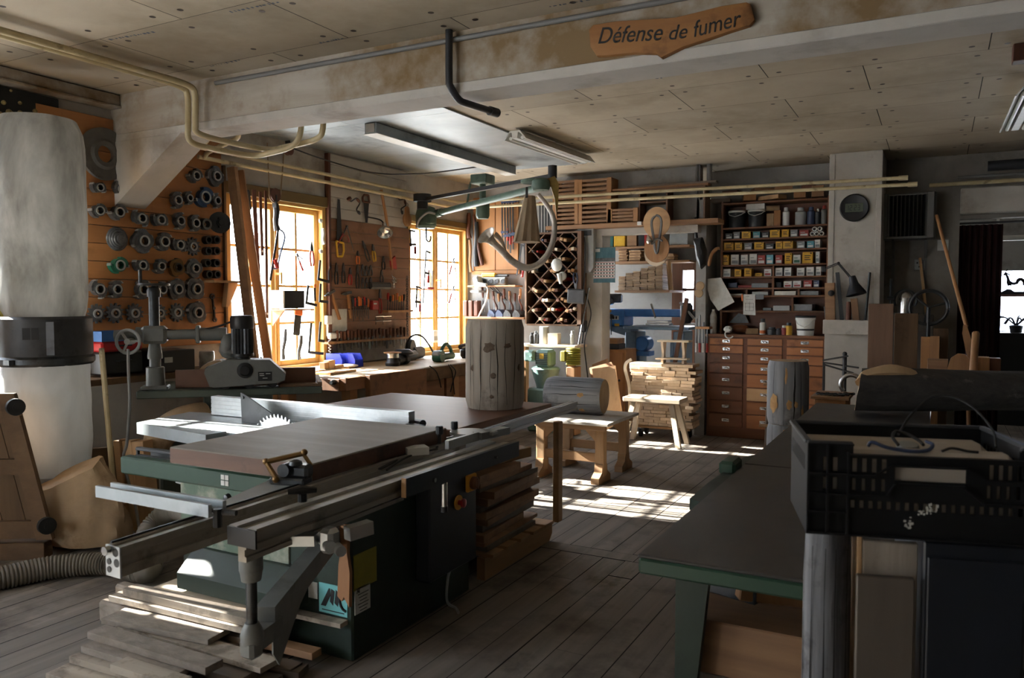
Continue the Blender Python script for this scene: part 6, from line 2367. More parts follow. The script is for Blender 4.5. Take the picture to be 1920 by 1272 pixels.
for k in range(3):
 m = MB()
 q = [at(*D3(x, y), y=8.66) for x, y in ((465 + k * 18, 770), (500 + k * 20, 800 + k * 8), (540 + k * 10, 830), (560 + k * 8, 860))]
 m.tube(spline(q, 4), .006, 6)
 solo(m, 'cord', 'thin dark cord on the back wall, %s above the hand planes' % ('highest', 'middle', 'lowest')[k], 'cord', 'pipe_black')
for k in range(3):
 p = at(878 + k * 10, 578, y=8.6)
 m = MB()
 m.box((0, 0, .1), (.06, .1, .2), bev=.01)
 solo(m, 'wood_block', '%s dark block stored under the plug adapter' % ('corner', 'middle', 'last')[k], 'block', 'tool_wood_dark', (p.x - .02, 8.6, lz + .001))
# lattice rack
RX0, RX1 = at(988, 500, y=8.45).x, at(1083, 500, y=8.45).x
RZ0, RZ1 = at(1030, 608, y=8.45).z, 2.275
LR = thing('lattice_rack', 'diamond lattice rack full of offcuts and bottles beside the white post', 'rack', ((RX0 + RX1) / 2, 8.58, RZ0))
wood('rack_wood', '5b4230', '745640', 'z', scale=10, rand=.1)
m = MB()
for (x0, x1, z0, z1) in ((RX0 - .02, RX0, RZ0, RZ1), (RX1, RX1 + .05, RZ0, RZ1 + .02), (RX0, RX1, RZ0 - .02, RZ0), (RX0, RX1, RZ1, RZ1 + .02)):
 m.bb((x0, 8.44, z0), (x1, YB - .002, z1), .002)
part(m, 'frame', 'rack_wood', LR)
m = MB()
m.bb((RX0, YB - .012, RZ0), (RX1, YB - .003, RZ1))
part(m, 'back_board', 'tool_black', LR)
m = MB()
W_, H_ = RX1 - RX0, RZ1 - RZ0
st_ = .165
for sgn in (1, -1):
 c = -H_
 while c < W_ + H_:
  pts = []
  for z in [H_ * i / 40 for i in range(41)]:
   x = c + z if sgn > 0 else c + H_ - z
   if 0 <= x <= W_:
    pts.append((x, z))
  if len(pts) > 2:
   (xa, za), (xb, zb_) = pts[0], pts[-1]
   m.tube([(RX0 + xa, 8.57, RZ0 + za), (RX0 + xb, 8.57, RZ0 + zb_)], 0, sq=(.24, .012))
  c += st_ * 1.414
part(m, 'lattice', 'rack_wood', LR)
rs = random.Random(21)
k = 0
seen = set()
cells = []
dgl = st_ * 1.414
for i in range(8):
 for j in range(16):
  cx_ = (i + (.5 if j % 2 else 0)) * dgl
  cz_ = j * dgl / 2 + dgl * .25
  if .05 < cx_ < W_ - .05 and .05 < cz_ < H_ - .05:
   cells.append((cx_, cz_))
rows_ = sorted({round(c[1], 3) for c in cells})
for (cx_, cz_) in cells:
 rw = rows_.index(round(cz_, 3))
 n_ = rs.choice((2, 2, 3, 3))
 for q in range(n_):
  x, z = RX0 + cx_ + (q - (n_ - 1) / 2) * .045, RZ0 + cz_ - .035 + rs.uniform(-.01, .02)
  L_ = rs.uniform(.22, .28)
  mb = MB()
  kd = rs.random()
  tier = 'lowest' if rw == 0 else ('topmost' if rw == len(rows_) - 1 else nth(rw))
  side = 'window side' if cx_ < W_ * .35 else ('post side' if cx_ > W_ * .65 else 'centre')
  ln_ = 'stored piece in the %s tier of the lattice rack, %s, %s' % (tier, side, ('lone', 'inner', 'outer', 'extra')[q if n_ > 1 else 0] + ' one')
  if kd < .75:
   mb.box((0, 0, .02), (.036, L_, .034), rot=(rs.uniform(-.05, .05), rs.uniform(-.4, .4), 0), bev=.003)
   solo(mb, 'offcut', 'wooden ' + ln_, 'offcut', rs.choice(('tool_wood', 'pine', 'pine', 'beech', 'tool_wood_dark')), (x, 8.42 + rs.uniform(-.01, .02) + L_ / 2, z), None, 'stored pieces in the lattice rack')
  else:
   mb.lathe([(.02, 0), (.024, .01), (.024, L_ * .7), (.012, L_ * .8), (.012, L_)], (0, 0, .022), (0, -1, 0), 12)
   solo(mb, 'bottle', 'bottle shaped ' + ln_, 'bottle', rs.choice(('tool_black', 'tool_red', 'tool_white', 'tool_blue')), (x, 8.69, z), None, 'stored pieces in the lattice rack')
p = at(1055, 518, y=8.42)
m = MB()
m.lathe([(.05, 0), (.052, .01), (.046, .03), (.02, .04)], p, (0, -1, 0), 20)
solo(m, 'white_disc', 'white round lid on the lattice rack', 'lid', 'white_plastic')
p = at(1044, 497, y=8.36)
m = MB()
m.ball(p, .07, 14, 8, (1, .6, 1.1))
m.lathe([(.03, 0), (.02, .12)], p + V((.03, 0, -.1)), (.2, 0, -1), 12)
m.bb((p.x - .005, p.y, p.z + .05), (p.x + .005, 8.44, p.z + .06))
solo(m, 'cloth_hat', 'pale cloth cap hanging from the upper lattice rack', 'cap', 'tool_white')
BZ_ = at(1030, 646, y=8.35).z
SB = thing('side_bench', 'small white topped bench under the lattice rack', 'bench', ((RX0 + RX1) / 2, 8.5, 0))
m = MB()
m.bb((RX0 - .05, 8.25, BZ_ - .03), (RX1 + .06, 8.6, BZ_), .004)
part(m, 'top', 'beech', SB)
for x in (RX0 + .02, RX1 - .04):
 m = MB()
 m.bb((x - .03, 8.33, 0), (x + .03, 8.41, BZ_ - .031), .003)
 part(m, 'leg', 'tool_wood', SB)
for k, (x, w_, h_, mt, nm, lb) in enumerate(((996, .03, .13, 'tool_black', 'bottle', 'black bottle at the log side of the small bench'), (1004, .032, .15, 'tool_black', 'bottle', 'taller black bottle beside a white can'), (1019, .055, .2, 'tool_white', 'can', 'tall white can on the small bench under the rack'), (1038, 0, .13, 'beech', 'wood_block', 'square pale wood block next to the white can'), (1072, .026, .16, 'grey_light', 'spray_bottle', 'grey spray bottle at the post end of the small bench'))):
 p = at(x, 640, y=8.36)
 m = MB()
 if w_:
  m.lathe([(w_ * .95, 0), (w_, .006), (w_, h_ * .75), (w_ * .6, h_ * .82), (w_ * .6, h_)] if nm != 'can' else [(w_, 0), (w_, h_), (w_ * .96, h_ + .004)], (0, 0, 0), n=16)
 else:
  m.box((0, 0, h_ / 2), (.13, .1, h_), bev=.004)
 solo(m, nm, lb, nm.replace('_', ' '), mt, (p.x, 8.38, BZ_ + .001))
mat('machine_mint', '6d8a83', '7d9a93', rough=.5, scale=8, c3='54645f', s3=5)
MG = thing('bench_machine', 'mint green machine with yellow nameplate under the small bench', 'machine', (at(1020, 690, y=8.2).x, 8.2, 0))
q = at(1020, 672, y=8.2)
m = MB()
m.box((q.x + .02, 8.2, q.z), (.19, .2, .2), bev=.03)
m.lathe([(.1, -.35), (.11, -.3), (.17, -.12), (.15, -.1)], q + V((.02, 0, 0)), n=18)
m.bb((q.x - .15, 8.06, 0), (q.x + .19, 8.34, q.z - .34), .02)
b_ = part(m, 'body', 'machine_mint', MG)
m = MB()
m.box((q.x - .13, 8.12, q.z + .03), (.13, .12, .13), bev=.02)
m.lathe([(.03, 0), (.026, .05)], (q.x - .1, 8.08, q.z - .0), (0, -1, 0), 12)
part(m, 'switch_box', 'machine_mint', MG)
m = MB()
for k in range(7):
 m.box((q.x + .02, 8.098, q.z - .06 + k * .02), (.15, .006, .008))
m.cur = 1
m.box((q.x + .02, 8.094, q.z + .03), (.055, .004, .06))
part(m, 'cooling_grille', ['tool_steel', 'tool_yellow'], b_)
q = at(1075, 668, y=8.1)
MG2 = thing('motor', 'yellowish grey ribbed motor beside the foot of the white post', 'motor', (q.x, 8.1, 0))
m = MB()
m.bb((q.x - .05, 8.02, 0), (q.x + .05, 8.2, q.z - .12), .004)
part(m, 'stand', 'tool_wood', MG2)
m = MB()
for k in range(8):
 m.lathe([(.075, 0), (.085, .01), (.075, .02)], (q.x, 8.1, q.z - .1 + k * .024), n=18)
m.box((q.x - .09, 8.04, q.z), (.06, .06, .12), bev=.01)
part(m, 'body', 'yellow_label', MG2)
q = at(1100, 470, y=8.56)
WPH = thing('wall_unit', 'long pale grey wall unit with dark slot on the white post', 'unit', (q.x, 8.6, q.z - .25))
m = MB()
h_ = at(1100, 428, y=8.56).z - at(1100, 512, y=8.56).z
m.prism([(-.1, 0), (.06, 0), (.1, .06), (.1, h_), (-.1, h_), (-.1, .05)], (q.x, 8.52, q.z - h_ / 2), (1, 0, 0), (0, 0, 1), (0, .078, 0))
part(m, 'housing', 'grey_light', WPH)
m = MB()
m.box((q.x + .01, 8.517, q.z + h_ / 2 - .06), (.13, .008, .06), bev=.002)
part(m, 'slot', 'black_plastic', WPH)
m = MB()
pq = [q + V((.0, -.07, .15))] + [at(x, y, y=8.48) for x, y in ((1098, 470), (1095, 530), (1088, 610), (1080, 660), (1066, 690), (1064, 675), (1074, 640))]
m.tube(spline(pq, 5), .009, 8)
part(m, 'cable', 'pipe_black', WPH)
m = MB()
m.tube([at(1077, 690, y=8.42), at(1104, 540, y=8.5)], .012, 8)
solo(m, 'steel_rod', 'shiny steel rod leaning against the white post', 'rod', 'steel_bright')
m = MB()
m.tube(spline([at(x, y, y=8.5) for x, y in ((1098, 550), (1108, 590), (1096, 640), (1100, 690), (1106, 740))], 5), .008, 8)
solo(m, 'cord', 'black cord hanging down the front of the white post', 'cord', 'pipe_black')
q = at(1094, 612, y=8.56)
m = MB()
m.box(q + V((0, .01, 0)), (.07, .06, .14), bev=.012)
m.tube([q + V((0, 0, .06)), q + V((.01, -.02, .16))], .014, 8)
m.tube([q + V((0, 0, -.06)), q + V((-.01, -.01, -.2))], .01, 8)
solo(m, 'hanging_tool', 'small black hanging tool low on the white post', 'tool', 'tool_black')
q = at(1083, 556, y=8.44)
m = MB()
m.box(q - V((0, .04, 0)), (.22, .04, .17), rot=(0, .05, 0), bev=.015)
solo(m, 'pouch', 'dark grey cloth pouch hanging between lattice rack and white post', 'pouch', 'alu_dark')
hang('shears', 'blue handled shears hanging above the dark pouch', 'shears', (1081, 545), (1079, 512), K_pliers, .05, 1, None, 'y', 8.5, col='tool_blue')
q0, q1 = at(1113, 465, y=8.585), at(1153, 530, y=8.585)
CAL = thing('calendar', 'wall calendar with sea picture and red lined grid on the white post', 'calendar', ((q0.x + q1.x) / 2, 8.585, q1.z))
mat('cal_teal', '2f5a66', '4b7580', rough=.6, scale=18, stretch=(1, 1, .3))
mat('cal_dark', '3a3f42', '6a6f70', rough=.6, scale=60)
w_, hh = q1.x - q0.x, q0.z - q1.z
m = MB()
m.bb((q0.x, 8.584, q1.z), (q1.x, 8.592, q0.z))
part(m, 'sheet', 'cal_teal', CAL)
m = MB()
m.bb((q0.x, 8.58, q1.z + hh * .12), (q1.x - .003, 8.5835, q1.z + hh * .6))
m.cur = 1
for k in range(6):
 z = q1.z + hh * (.13 + .088 * k)
 m.bb((q0.x, 8.578, z), (q1.x - .003, 8.5798, z + .006))
m.cur = 2
for k in range(5):
 for j in range(7):
  m.bb((q0.x + w_ * (.06 + j * .135), 8.5785, q1.z + hh * (.165 + .088 * k)), (q0.x + w_ * (.06 + j * .135) + w_ * .07, 8.5798, q1.z + hh * (.165 + .088 * k) + .014))
part(m, 'date_grid', ['white_plastic', 'tool_red', 'ink'], CAL)
m = MB()
m.bb((q0.x, 8.579, q1.z + hh * .6), (q1.x - .003, 8.5835, q1.z + hh * .7))
m.cur = 1
m.bb((q0.x + .01, 8.579, q0.z - .05), (q0.x + w_ * .3, 8.5835, q0.z - .012))
part(m, 'print', ['cal_dark', 'white_plastic'], CAL)
# shelf over the opening with crates
p0, p1 = at(1040, 417, y=8.5), at(1345, 410, y=8.5)
sz_ = (p0.z + p1.z) / 2 - .02
m = MB()
m.bb((p0.x - .1, 8.46, sz_ - .05), (p1.x + .02, YB - .002, sz_), .004)
solo(m, 'long_shelf', 'long wooden shelf high over the opening to the back room carrying slatted crates', 'shelf', 'offcut')
m = MB()
m.bb((-3.42, 8.56, sz_ - .13), (-2.3, 8.7, sz_ - .052), .004)
struct(m, 'trim_4', 'plaster')
def crate(name, label, px0, px1, z1, nsl, back=.2):
 x0, x1 = at(px0, 380, y=8.48).x, at(px1, 380, y=8.48).x
 t = thing(name, label, 'crate', ((x0 + x1) / 2, 8.6, sz_ + .001), 0, 'slatted crates on the long shelf')
 for x in (x0, x1 - .055):
  mb = MB()
  mb.bb((x, 8.48, sz_ + .001), (x + .055, 8.50, z1), .003)
  mb.bb((x + (.0 if x == x0 else .035), 8.5, sz_ + .001), (x + (.02 if x == x0 else .055), 8.5 + back, z1), .003)
  part(mb, 'corner_post', 'tool_wood', t)
 mb = MB()
 for k in range(nsl):
  z = sz_ + .02 + (z1 - sz_ - .05) * k / max(nsl - 1, 1)
  mb.bb((x0 + .055, 8.485, z), (x1 - .055, 8.497, z + .026), .001)
 part(mb, 'slats', 'offcut', t)
 mb = MB()
 for k in range(nsl):
  z = sz_ + .02 + (z1 - sz_ - .05) * k / max(nsl - 1, 1)
  mb.bb((x0, 8.49 + back, z), (x1, 8.50 + back, z + .026), .001)
 part(mb, 'rear_slats', 'offcut', t)
 return t
crate('crate', 'tall slatted crate behind the end of the swing arm', 1036, 1085, at(1060, 338, y=8.48).z, 11)
crate('crate', 'tall wide slatted crate in the middle of the long shelf', 1083, 1146, at(1110, 335, y=8.48).z, 10)
crate('crate', 'low slatted crate beside the two tall slatted crates', 1139, 1196, at(1160, 391, y=8.48).z, 4)
BXs = thing('open_box', 'dark open wooden box on the long shelf above the round boards', 'box', (at(1225, 400, y=8.5).x, 8.6, sz_ + .001))
x0, x1, z1 = at(1197, 400, y=8.5).x, at(1322, 400, y=8.5).x, at(1225, 357, y=8.5).z
m = MB()
for x in (x0, (x0 + x1) / 2 - .06, x1 - .02):
 m.bb((x, 8.5, sz_ + .001), (x + .02, YB - .003, z1), .002)
m.bb((x0, 8.5, z1), (x1, YB - .003, z1 + .02), .002)
m.bb((x0 + .02, 8.5, sz_ + (z1 - sz_) * .6), ((x0 + x1) / 2 - .06, YB - .003, sz_ + (z1 - sz_) * .6 + .015), .002)
part(m, 'carcass', 'rack_wood', BXs)
for k, (a, b, yy) in enumerate((((1145, 354), (1330, 347), 8.56), ((1178, 348), (1345, 341), 8.6), ((1150, 361), (1260, 357), 8.53))):
 q0, q1 = at(*a, y=yy), at(*b, y=yy)
 m = MB()
 L_ = q1.x - q0.x
 m.box((0, 0, .012), (L_, .09, .024), bev=.003)
 zt_ = z1 + .022 + (.026 * k if k < 2 else 0)
 solo(m, 'plank', ('long grey plank lying on the open box over the opening', 'upper grey plank on the planks above the opening', 'short plank beside the low crate')[k], 'plank', 'offcut_grey' if k else 'offcut', ((q0.x + q1.x) / 2, yy, zt_ if k < 2 else sz_ + .13)) if k < 2 else None
for k in range(4):
 m = MB()
 q = at(1285 + k * 9, 401 - k * 3, y=8.55)
 m.box((0, 0, .012), (.42 - .05 * k, .12, .022), rot=(0, 0, .1 * (k - 1)), bev=.003)
 solo(m, 'plank', 'thin dark strip, %s in the loose pile at the cabinet end of the long shelf' % ('lowest', 'second', 'third', 'topmost')[k], 'plank', 'old_plank_x', (-2.28, 8.58, sz_ + .001 + .0245 * k)) if False else None
for k, (x, y, rpx, mt, yy, lb) in enumerate(((1231, 417, 26, 'pine_x', 8.43, 'upper pale round wooden board hanging over the opening'), (1231, 466, 24, 'tool_wood', 8.40, 'darker round board hanging below the upper pale one'), (1230, 474, 23, 'beech', 8.42, 'lower pale round board peeping out under the darker one'))):
 p = at(x, y, y=yy)
 r = rpx * (p - CAM).dot(CF) / FPX
 m = MB()
 n = 36
 m.prism([(r * math.cos(2 * PI * i / n), r * 1.1 * math.sin(2 * PI * i / n)) for i in range(n)], (p.x, yy, p.z), (1, 0, 0), (0, 0, 1), (0, .014, 0))
 solo(m, 'round_board', lb, 'board', mt)
m = MB()
cpts = []
for i in range(5 * 24):
 t = 2 * PI * i / 24
 k = i / 24
 x = 1231 + (11 + 2 * math.sin(k * 2.2)) * math.sin(t) * (.6 + .4 * math.cos(t / 1.0) ** 2)
 y = 440 + (37 - 2 * (k % 2)) * math.cos(t) * -1
 cpts.append(at(x + 3 * math.sin(2 * t), y, y=8.37 - .004 * k))
m.tube(cpts, .008, 6)
m.tube(spline([at(1221, 458, y=8.34), at(1232, 448, y=8.34), at(1242, 452, y=8.34)], 4), .012, 6)
solo(m, 'rope_coil', 'grey coil of cable hung over the round boards', 'rope', 'pipe_grey')
p = at(1216, 446, y=8.34)
m = MB()
m.lathe([(.012, -.03), (.03, .02), (.034, .05), (.02, .075)], p, (.3, -.3, -.8), 14)
solo(m, 'light_bulb', 'clear bulb dangling on the hung cable coil', 'bulb', 'steel_bright')
m = MB()
q = at(1199, 419, y=8.45)
m.box(q, (.05, .02, .04), bev=.004)
solo(m, 'clip', 'small pale clip on the long shelf edge beside the round boards', 'clip', 'white_plastic')
# back room
def E(x, y):
 return (1060 + x * .2674, 320 + y * .2674)
SY = 11.2
for k, (zpx, x0, x1) in enumerate(((464, 1128, 1293), (491, 1145, 1293))):
 a, b = at(x0, zpx, y=SY), at(x1, zpx, y=SY)
 m = MB()
 m.bb((a.x, SY, a.z - .03), (b.x, YF - .002, a.z), .003)
 solo(m, 'wall_shelf', ('upper shelf with folders on the back room wall', 'lower shelf with small wood stacks on the back room wall')[k], 'shelf', 'offcut')
 if k == 0:
  S1 = a.z
 else:
  S2_ = a.z
mat('folder_green', '1d4a46', '27564f', rough=.5, scale=8)
for (x0, x1, y0, mt, nm, lb) in ((1133, 1150, 430, 'folder_green', 'folder', 'dark green folder on the upper back room shelf'), (1151, 1172, 434, 'tool_yellow', 'folder', 'mustard yellow folder on the upper back room shelf'), (1176, 1194, 428, 'offcut', 'box', 'brown wooden box on the upper back room shelf'), (1197, 1208, 428, 'tool_black', 'folder', 'black folder on the upper back room shelf'), (1208, 1218, 430, 'tool_red', 'folder', 'red folder half behind the round boards'), (1256, 1290, 426, 'grey_light', 'box', 'large pale grey carton at the door end of the upper shelf')):
 a, b = at(x0, y0, y=SY + .02), at(x1, 464, y=SY + .02)
 m = MB()
 m.bb((a.x, SY + .02, S1 + .001), (b.x - .004, SY + .28, a.z), .004)
 solo(m, nm, lb, nm, mt)
for k, (x0, x1, n_) in enumerate(((1158, 1174, 9), (1178, 1200, 8), (1245, 1262, 5))):
 a, b = at(x0, 480, y=SY), at(x1, 480, y=SY)
 for j in range(n_):
  m = MB()
  m.box((0, 0, .01), (b.x - a.x, .2, .019), bev=.002)
  solo(m, 'wood_piece', '%s flat piece in the %s small stack on the lower back room shelf' % (('lowest' if j == 0 else ('topmost' if j == n_ - 1 else nth(j))), ('post side', 'middle', 'door side')[k]), 'board', 'pine_x' if j % 2 else 'offcut', ((a.x + b.x) / 2 + RND.uniform(-.01, .01), SY + .14, S2_ + .001 + j * .02), RND.uniform(-.1, .1), 'small stacks on the lower back room shelf')
SKB = []
a, b = at(1163, 545, y=10.9), at(1246, 545, y=10.9)
m = MB()
m.bb((a.x - .05, 10.8, a.z - .03), (b.x + .1, YF - .002, a.z), .003)
solo(m, 'wall_shelf', 'lowest back room shelf carrying the big stack of sticks', 'shelf', 'offcut')
wood('stick_end', 'a98a68', 'c0a280', 'y', scale=10, rand=.2)
mb = MB()
cw = (b.x - a.x) / 6
mb.box((0, 0, .011), (cw - .006, .35, .02), bev=.003)
pr_ = None
top_, SKZ = at(1200, 497, y=10.9).z, a.z
nr_ = int((top_ - a.z) / .0225)
for r_ in range(nr_):
 for c_ in range(6):
  if r_ > nr_ * (.55 + .09 * c_):
   continue
  loc = (a.x + (c_ + .5) * cw + RND.uniform(-.004, .004), 10.99 + RND.uniform(-.015, .015), a.z + .001 + r_ * .0225)
  if pr_ is None:
   pr_ = solo(mb, 'stick', 'short flat stick in the big stepped stack on the lowest back room shelf', 'stick', 'stick_end', loc, None, 'sticks stacked in the back room')
  else:
   dup(pr_, loc)
a, b = at(1246, 490, y=10.85), at(1256, 549, y=10.85)
m = MB()
b.z = SKZ + .001
m.cyl((a.x + .04, 10.9, a.z), (b.x, 10.9, b.z), .035, n=14)
solo(m, 'round_post', 'thick round pale wooden bar upright at the end of the stick stack', 'bar', 'pine')
mat('machine_blue', '3a78c4', '4a8ad4', rough=.4, scale=6)
mat('machine_steelblue', '5f7386', '74889a', rough=.4, metal=.4, scale=8)
LB = thing('belt_sander', 'bright blue long belt sanding machine in the back room', 'machine', (at(1200, 650, y=10).x, 10.1, 0))
YL = 10.0
def L_box(mb, x0, y0, x1, y1, ya, yb, bev=.006):
 p, q = at(x0, y0, y=ya), at(x1, y1, y=ya)
 mb.bb((p.x, ya, q.z), (q.x, yb, p.z), bev)
m = MB()
L_box(m, 1127, 580, 1169, 613, YL, YL + .4, .02)
hd_ = part(m, 'belt_housing', 'machine_blue', LB)
m = MB()
L_box(m, 1127, 592, 1160, 600, YL - .004, YL, 0)
m.cur = 1
for k in range(6):
 L_box(m, 1129 + k * 5, 593.5, 1132 + k * 5, 598.5, YL - .006, YL - .004, 0)
m.cur = 2
L_box(m, 1138, 581, 1146, 586, YL - .006, YL - .002, 0)
L_box(m, 1152, 607, 1161, 612, YL - .006, YL - .002, 0)
part(m, 'name_strip', ['white_plastic', 'ink', 'tool_yellow'], hd_)
m = MB()
L_box(m, 1169, 580, 1283, 595, YL + .05, YL + .3, .01)
L_box(m, 1180, 596, 1180.5, 596.5, YL + .05, YL + .3, 0)
part(m, 'beam', 'machine_blue', LB, label='long blue beam')
m = MB()
L_box(m, 1169, 612, 1292, 620, YL - .3, YL + .4, .004)
p = at(1169, 622, y=YL)
part(m, 'table', 'machine_steelblue', LB)
m = MB()
L_box(m, 1172, 622, 1192, 700, YL - .05, YL + .35, .01)
L_box(m, 1262, 622, 1282, 700, YL - .05, YL + .35, .01)
p0_, p1_ = at(1172, 640, y=YL), at(1292, 640, y=YL)
m.bb((p0_.x, YL, 0), (p0_.x + .2, YL + .3, p0_.z), .01)
m.bb((p1_.x - .25, YL, 0), (p1_.x - .05, YL + .3, p0_.z), .01)
part(m, 'frame', 'machine_steelblue', LB)
m = MB()
q = at(1203, 645, y=YL - .02)
m.lathe([(.1, 0), (.1, -.2), (.085, -.22), (.03, -.22)], q + V((0, .2, 0)), (0, 1, 0), 22)
m.bb((q.x - .1, YL - .02, q.z - .16), (q.x + .1, YL + .2, q.z - .1))
part(m, 'motor', 'machine_blue', LB)
m = MB()
q = at(1222, 601, y=YL - .1)
m.tube([at(1221, 570, y=YL - .1), at(1229, 597, y=YL - .1)], .014, 8)
m.bb((at(1215, 600, y=YL - .1).x, YL - .16, q.z - .03), (at(1255, 600, y=YL - .1).x, YL, q.z + .0), .004)
m.bb((at(1213, 607, y=YL - .1).x, YL - .18, q.z - .06), (at(1258, 607, y=YL - .1).x, YL, q.z - .04), .004)
part(m, 'pressure_pad', 'steel_bright', LB)
m = MB()
q = at(1145, 565, y=YL + .1)
m.lathe([(.04, -.06), (.05, -.03), (.05, .05), (.03, .06)], q, (0, -1, 0), 14)
m.box(q + V((.02, .05, .04)), (.24, .1, .12), bev=.02)
m.tube([at(1146, 595, y=YL - .05), at(1146, 628, y=YL - .05)], .008, 6)
m.ball(at(1146, 594, y=YL - .05), .035, 12, 8)
part(m, 'tension_lever', 'tool_steel', LB)
m = MB()
m.prism([(0, 0), (.42, -.12), (.42, .02), (0, .02)], at(1127, 615, y=YL + .01), (1, 0, 0), (0, 0, 1), (0, .3, 0))
part(m, 'chip_tray', 'machine_steelblue', LB)
DP = thing('drill_press', 'black green drill head with slanting lever in front of the blue machine', 'drill', (at(1287, 610, y=9.4).x, 9.4, 0))
m = MB()
q = at(1287, 590, y=9.4)
m.lathe([(.05, -.1), (.075, -.06), (.075, .1), (.05, .14)], q, n=16)
m.cyl((q.x + .12, 9.42, 0), (q.x + .12, 9.42, q.z + .1), .022, n=10)
m.box((q.x + .08, 9.42, q.z), (.12, .05, .08))
m.box((q.x + .1, 9.42, .02), (.2, .25, .04))
part(m, 'head', 'tool_black', DP)
m = MB()
m.tube([at(1275, 567, y=9.35), at(1302, 598, y=9.35)], .016, 8)
m.bb((at(1279, 606, y=9.35).x, 9.3, at(1279, 606, y=9.35).z - .02), (at(1308, 606, y=9.35).x, 9.45, at(1279, 606, y=9.35).z), .003)
part(m, 'lever', 'grey_light', DP)
m = MB()
m.tube([at(1281, 640, y=9.2), at(1258, 690, y=9.2)], 0, sq=(.04, .05)) if False else m.tube([at(1288, 560, y=9.3), at(1262, 700, y=9.1)], 0, sq=(.04, .05))
solo(m, 'timber', 'brown batten leaning in the opening between stack and blue machine', 'timber', 'door_brown')
CB_ = thing('cabinet', 'small orange brown cabinet in the opening behind the leaning panels', 'cabinet', (at(1145, 700, y=8.95).x, 9.1, 0))
m = MB()
a, b = at(1128, 655, y=8.92), at(1173, 700, y=8.92)
m.bb((a.x - .06, 8.92, 0), (b.x, 9.3, a.z), .005)
part(m, 'body', 'cabinet_pine', CB_)
m = MB()
m.bb((a.x - .04, 8.905, .08), (b.x - .03, 8.919, a.z - .04), .003)
dr_ = part(m, 'door', 'stick', CB_)
m = MB()
m.ball((b.x - .07, 8.893, a.z * .6), .014, 10, 6)
part(m, 'knob', 'tool_black', dr_)
for k, (x0, x1, y0, y1, mt, lb) in enumerate(((1130, 1160, 640, 652, 'tool_black', 'black flat case on the small brown cabinet'), (1128, 1158, 628, 640, 'offcut', 'brown wooden box on the black flat case'))):
 p, q = at(x0, y0, y=8.96), at(x1, y1, y=8.96)
 z0 = a.z + .001 + k * .065
 m = MB()
 m.bb((p.x, 8.96, z0), (q.x, 9.2, z0 + .062), .004)
 solo(m, 'case' if k == 0 else 'box', lb, 'case' if k == 0 else 'box', mt)
# drawer cabinet
wood('drawer_wood', '8f5730', 'aa6d3f', 'x', scale=7, rand=.22, rough=.5, c3='6a4022', s3=3)
wood('drawer_dark', '6a3d22', '80502f', 'x', scale=7, rand=.12, rough=.5, c3='4f2d18', s3=3)
wood('shelf_brown', '5c3c26', '70492f', 'x', scale=7, rand=.1)
CX0, CX1, CY0, CZ1 = -2.228, -1.005, 8.72, 1.13
DC_ = thing('drawer_cabinet', 'tall reddish brown cabinet with three columns of drawers and cup handles', 'cabinet', (-1.62, 8.95, 0))
m = MB()
m.bb((CX0, CY0 + .012, 0), (CX1, 9.18, CZ1 - .03), .004)
part(m, 'carcass', 'drawer_dark', DC_)
m = MB()
m.bb((CX0 - .015, CY0 - .01, CZ1 - .03), (CX1 + .01, 9.185, CZ1), .004)
part(m, 'top', 'shelf_brown', DC_)
hts = [.08, .09, .1, .115, .145, .145, .145, .155]
hm = None
for c in range(3):
 x0 = CX0 + .03 + c * .405
 z = CZ1 - .045
 for r_, h_ in enumerate(hts):
  m = MB()
  m.bb((x0, CY0 - .002, z - h_ + .012), (x0 + .36, CY0 + .02, z), .003)
  pale = c == 1 and r_ == 5
  d_ = part(m, 'drawer', 'pine_x' if pale else ('drawer_wood' if c or r_ < 2 else 'drawer_dark'), DC_, label='new pale drawer front' if pale else None)
  m = MB()
  pr = [(.036 * math.cos(PI * i / 8), .022 * math.sin(PI * i / 8)) for i in range(9)]
  zc_ = z - h_ * .5
  for q in range(4):
   k0_, k1_ = q / 4, (q + 1) / 4
   f = lambda k: [V((x0 + .18 + a * math.cos(k * 1.2), CY0 - .003 - .024 * math.sin(k * 1.5), zc_ + b * (1 - .3 * k))) for a, b in pr]
   A_, B_ = f(k0_), f(k1_)
   m.rings([A_, B_], False, False, False)
  m.bb((x0 + .14, CY0 - .006, zc_ - .006), (x0 + .22, CY0 - .002, zc_ + .026), .002)
  part(m, 'cup_handle', 'steel_bright', d_)
  z -= h_ + .001
# shelf unit with boxes on the cabinet
def S(x, y):
 return (1300 + x * .28302, 300 + y * .28302)
SF = 8.86
SU_ = thing('shelf_unit', 'brown open shelf unit full of screw boxes standing on the drawer cabinet', 'shelves', (-1.6, 9.0, CZ1 + .001))
sx0, sx1 = at(*S(195, 600), y=SF).x, at(*S(884, 600), y=SF).x
zs_ = [at(*S(540, y), y=SF).z for y in (268, 437, 513, 590, 690, 770, 846, 898, 1000)]
for x in (sx0 - .022, sx1):
 m = MB()
 m.bb((x, SF, CZ1 + .001), (x + .022, SF + .3, zs_[0] + .02), .002)
 part(m, 'side_panel', 'shelf_brown', SU_)
for i, z in enumerate(zs_):
 m = MB()
 m.bb((sx0, SF + (0 if i else 0), z - .018), (sx1 if i < 9 else sx1, SF + .29, z), .002)
 part(m, 'shelf', 'shelf_brown', SU_)
m = MB()
m.bb((sx0, SF + .29, CZ1 + .002), (sx1, SF + .3, zs_[0]))
part(m, 'back_panel', 'drawer_dark', SU_)
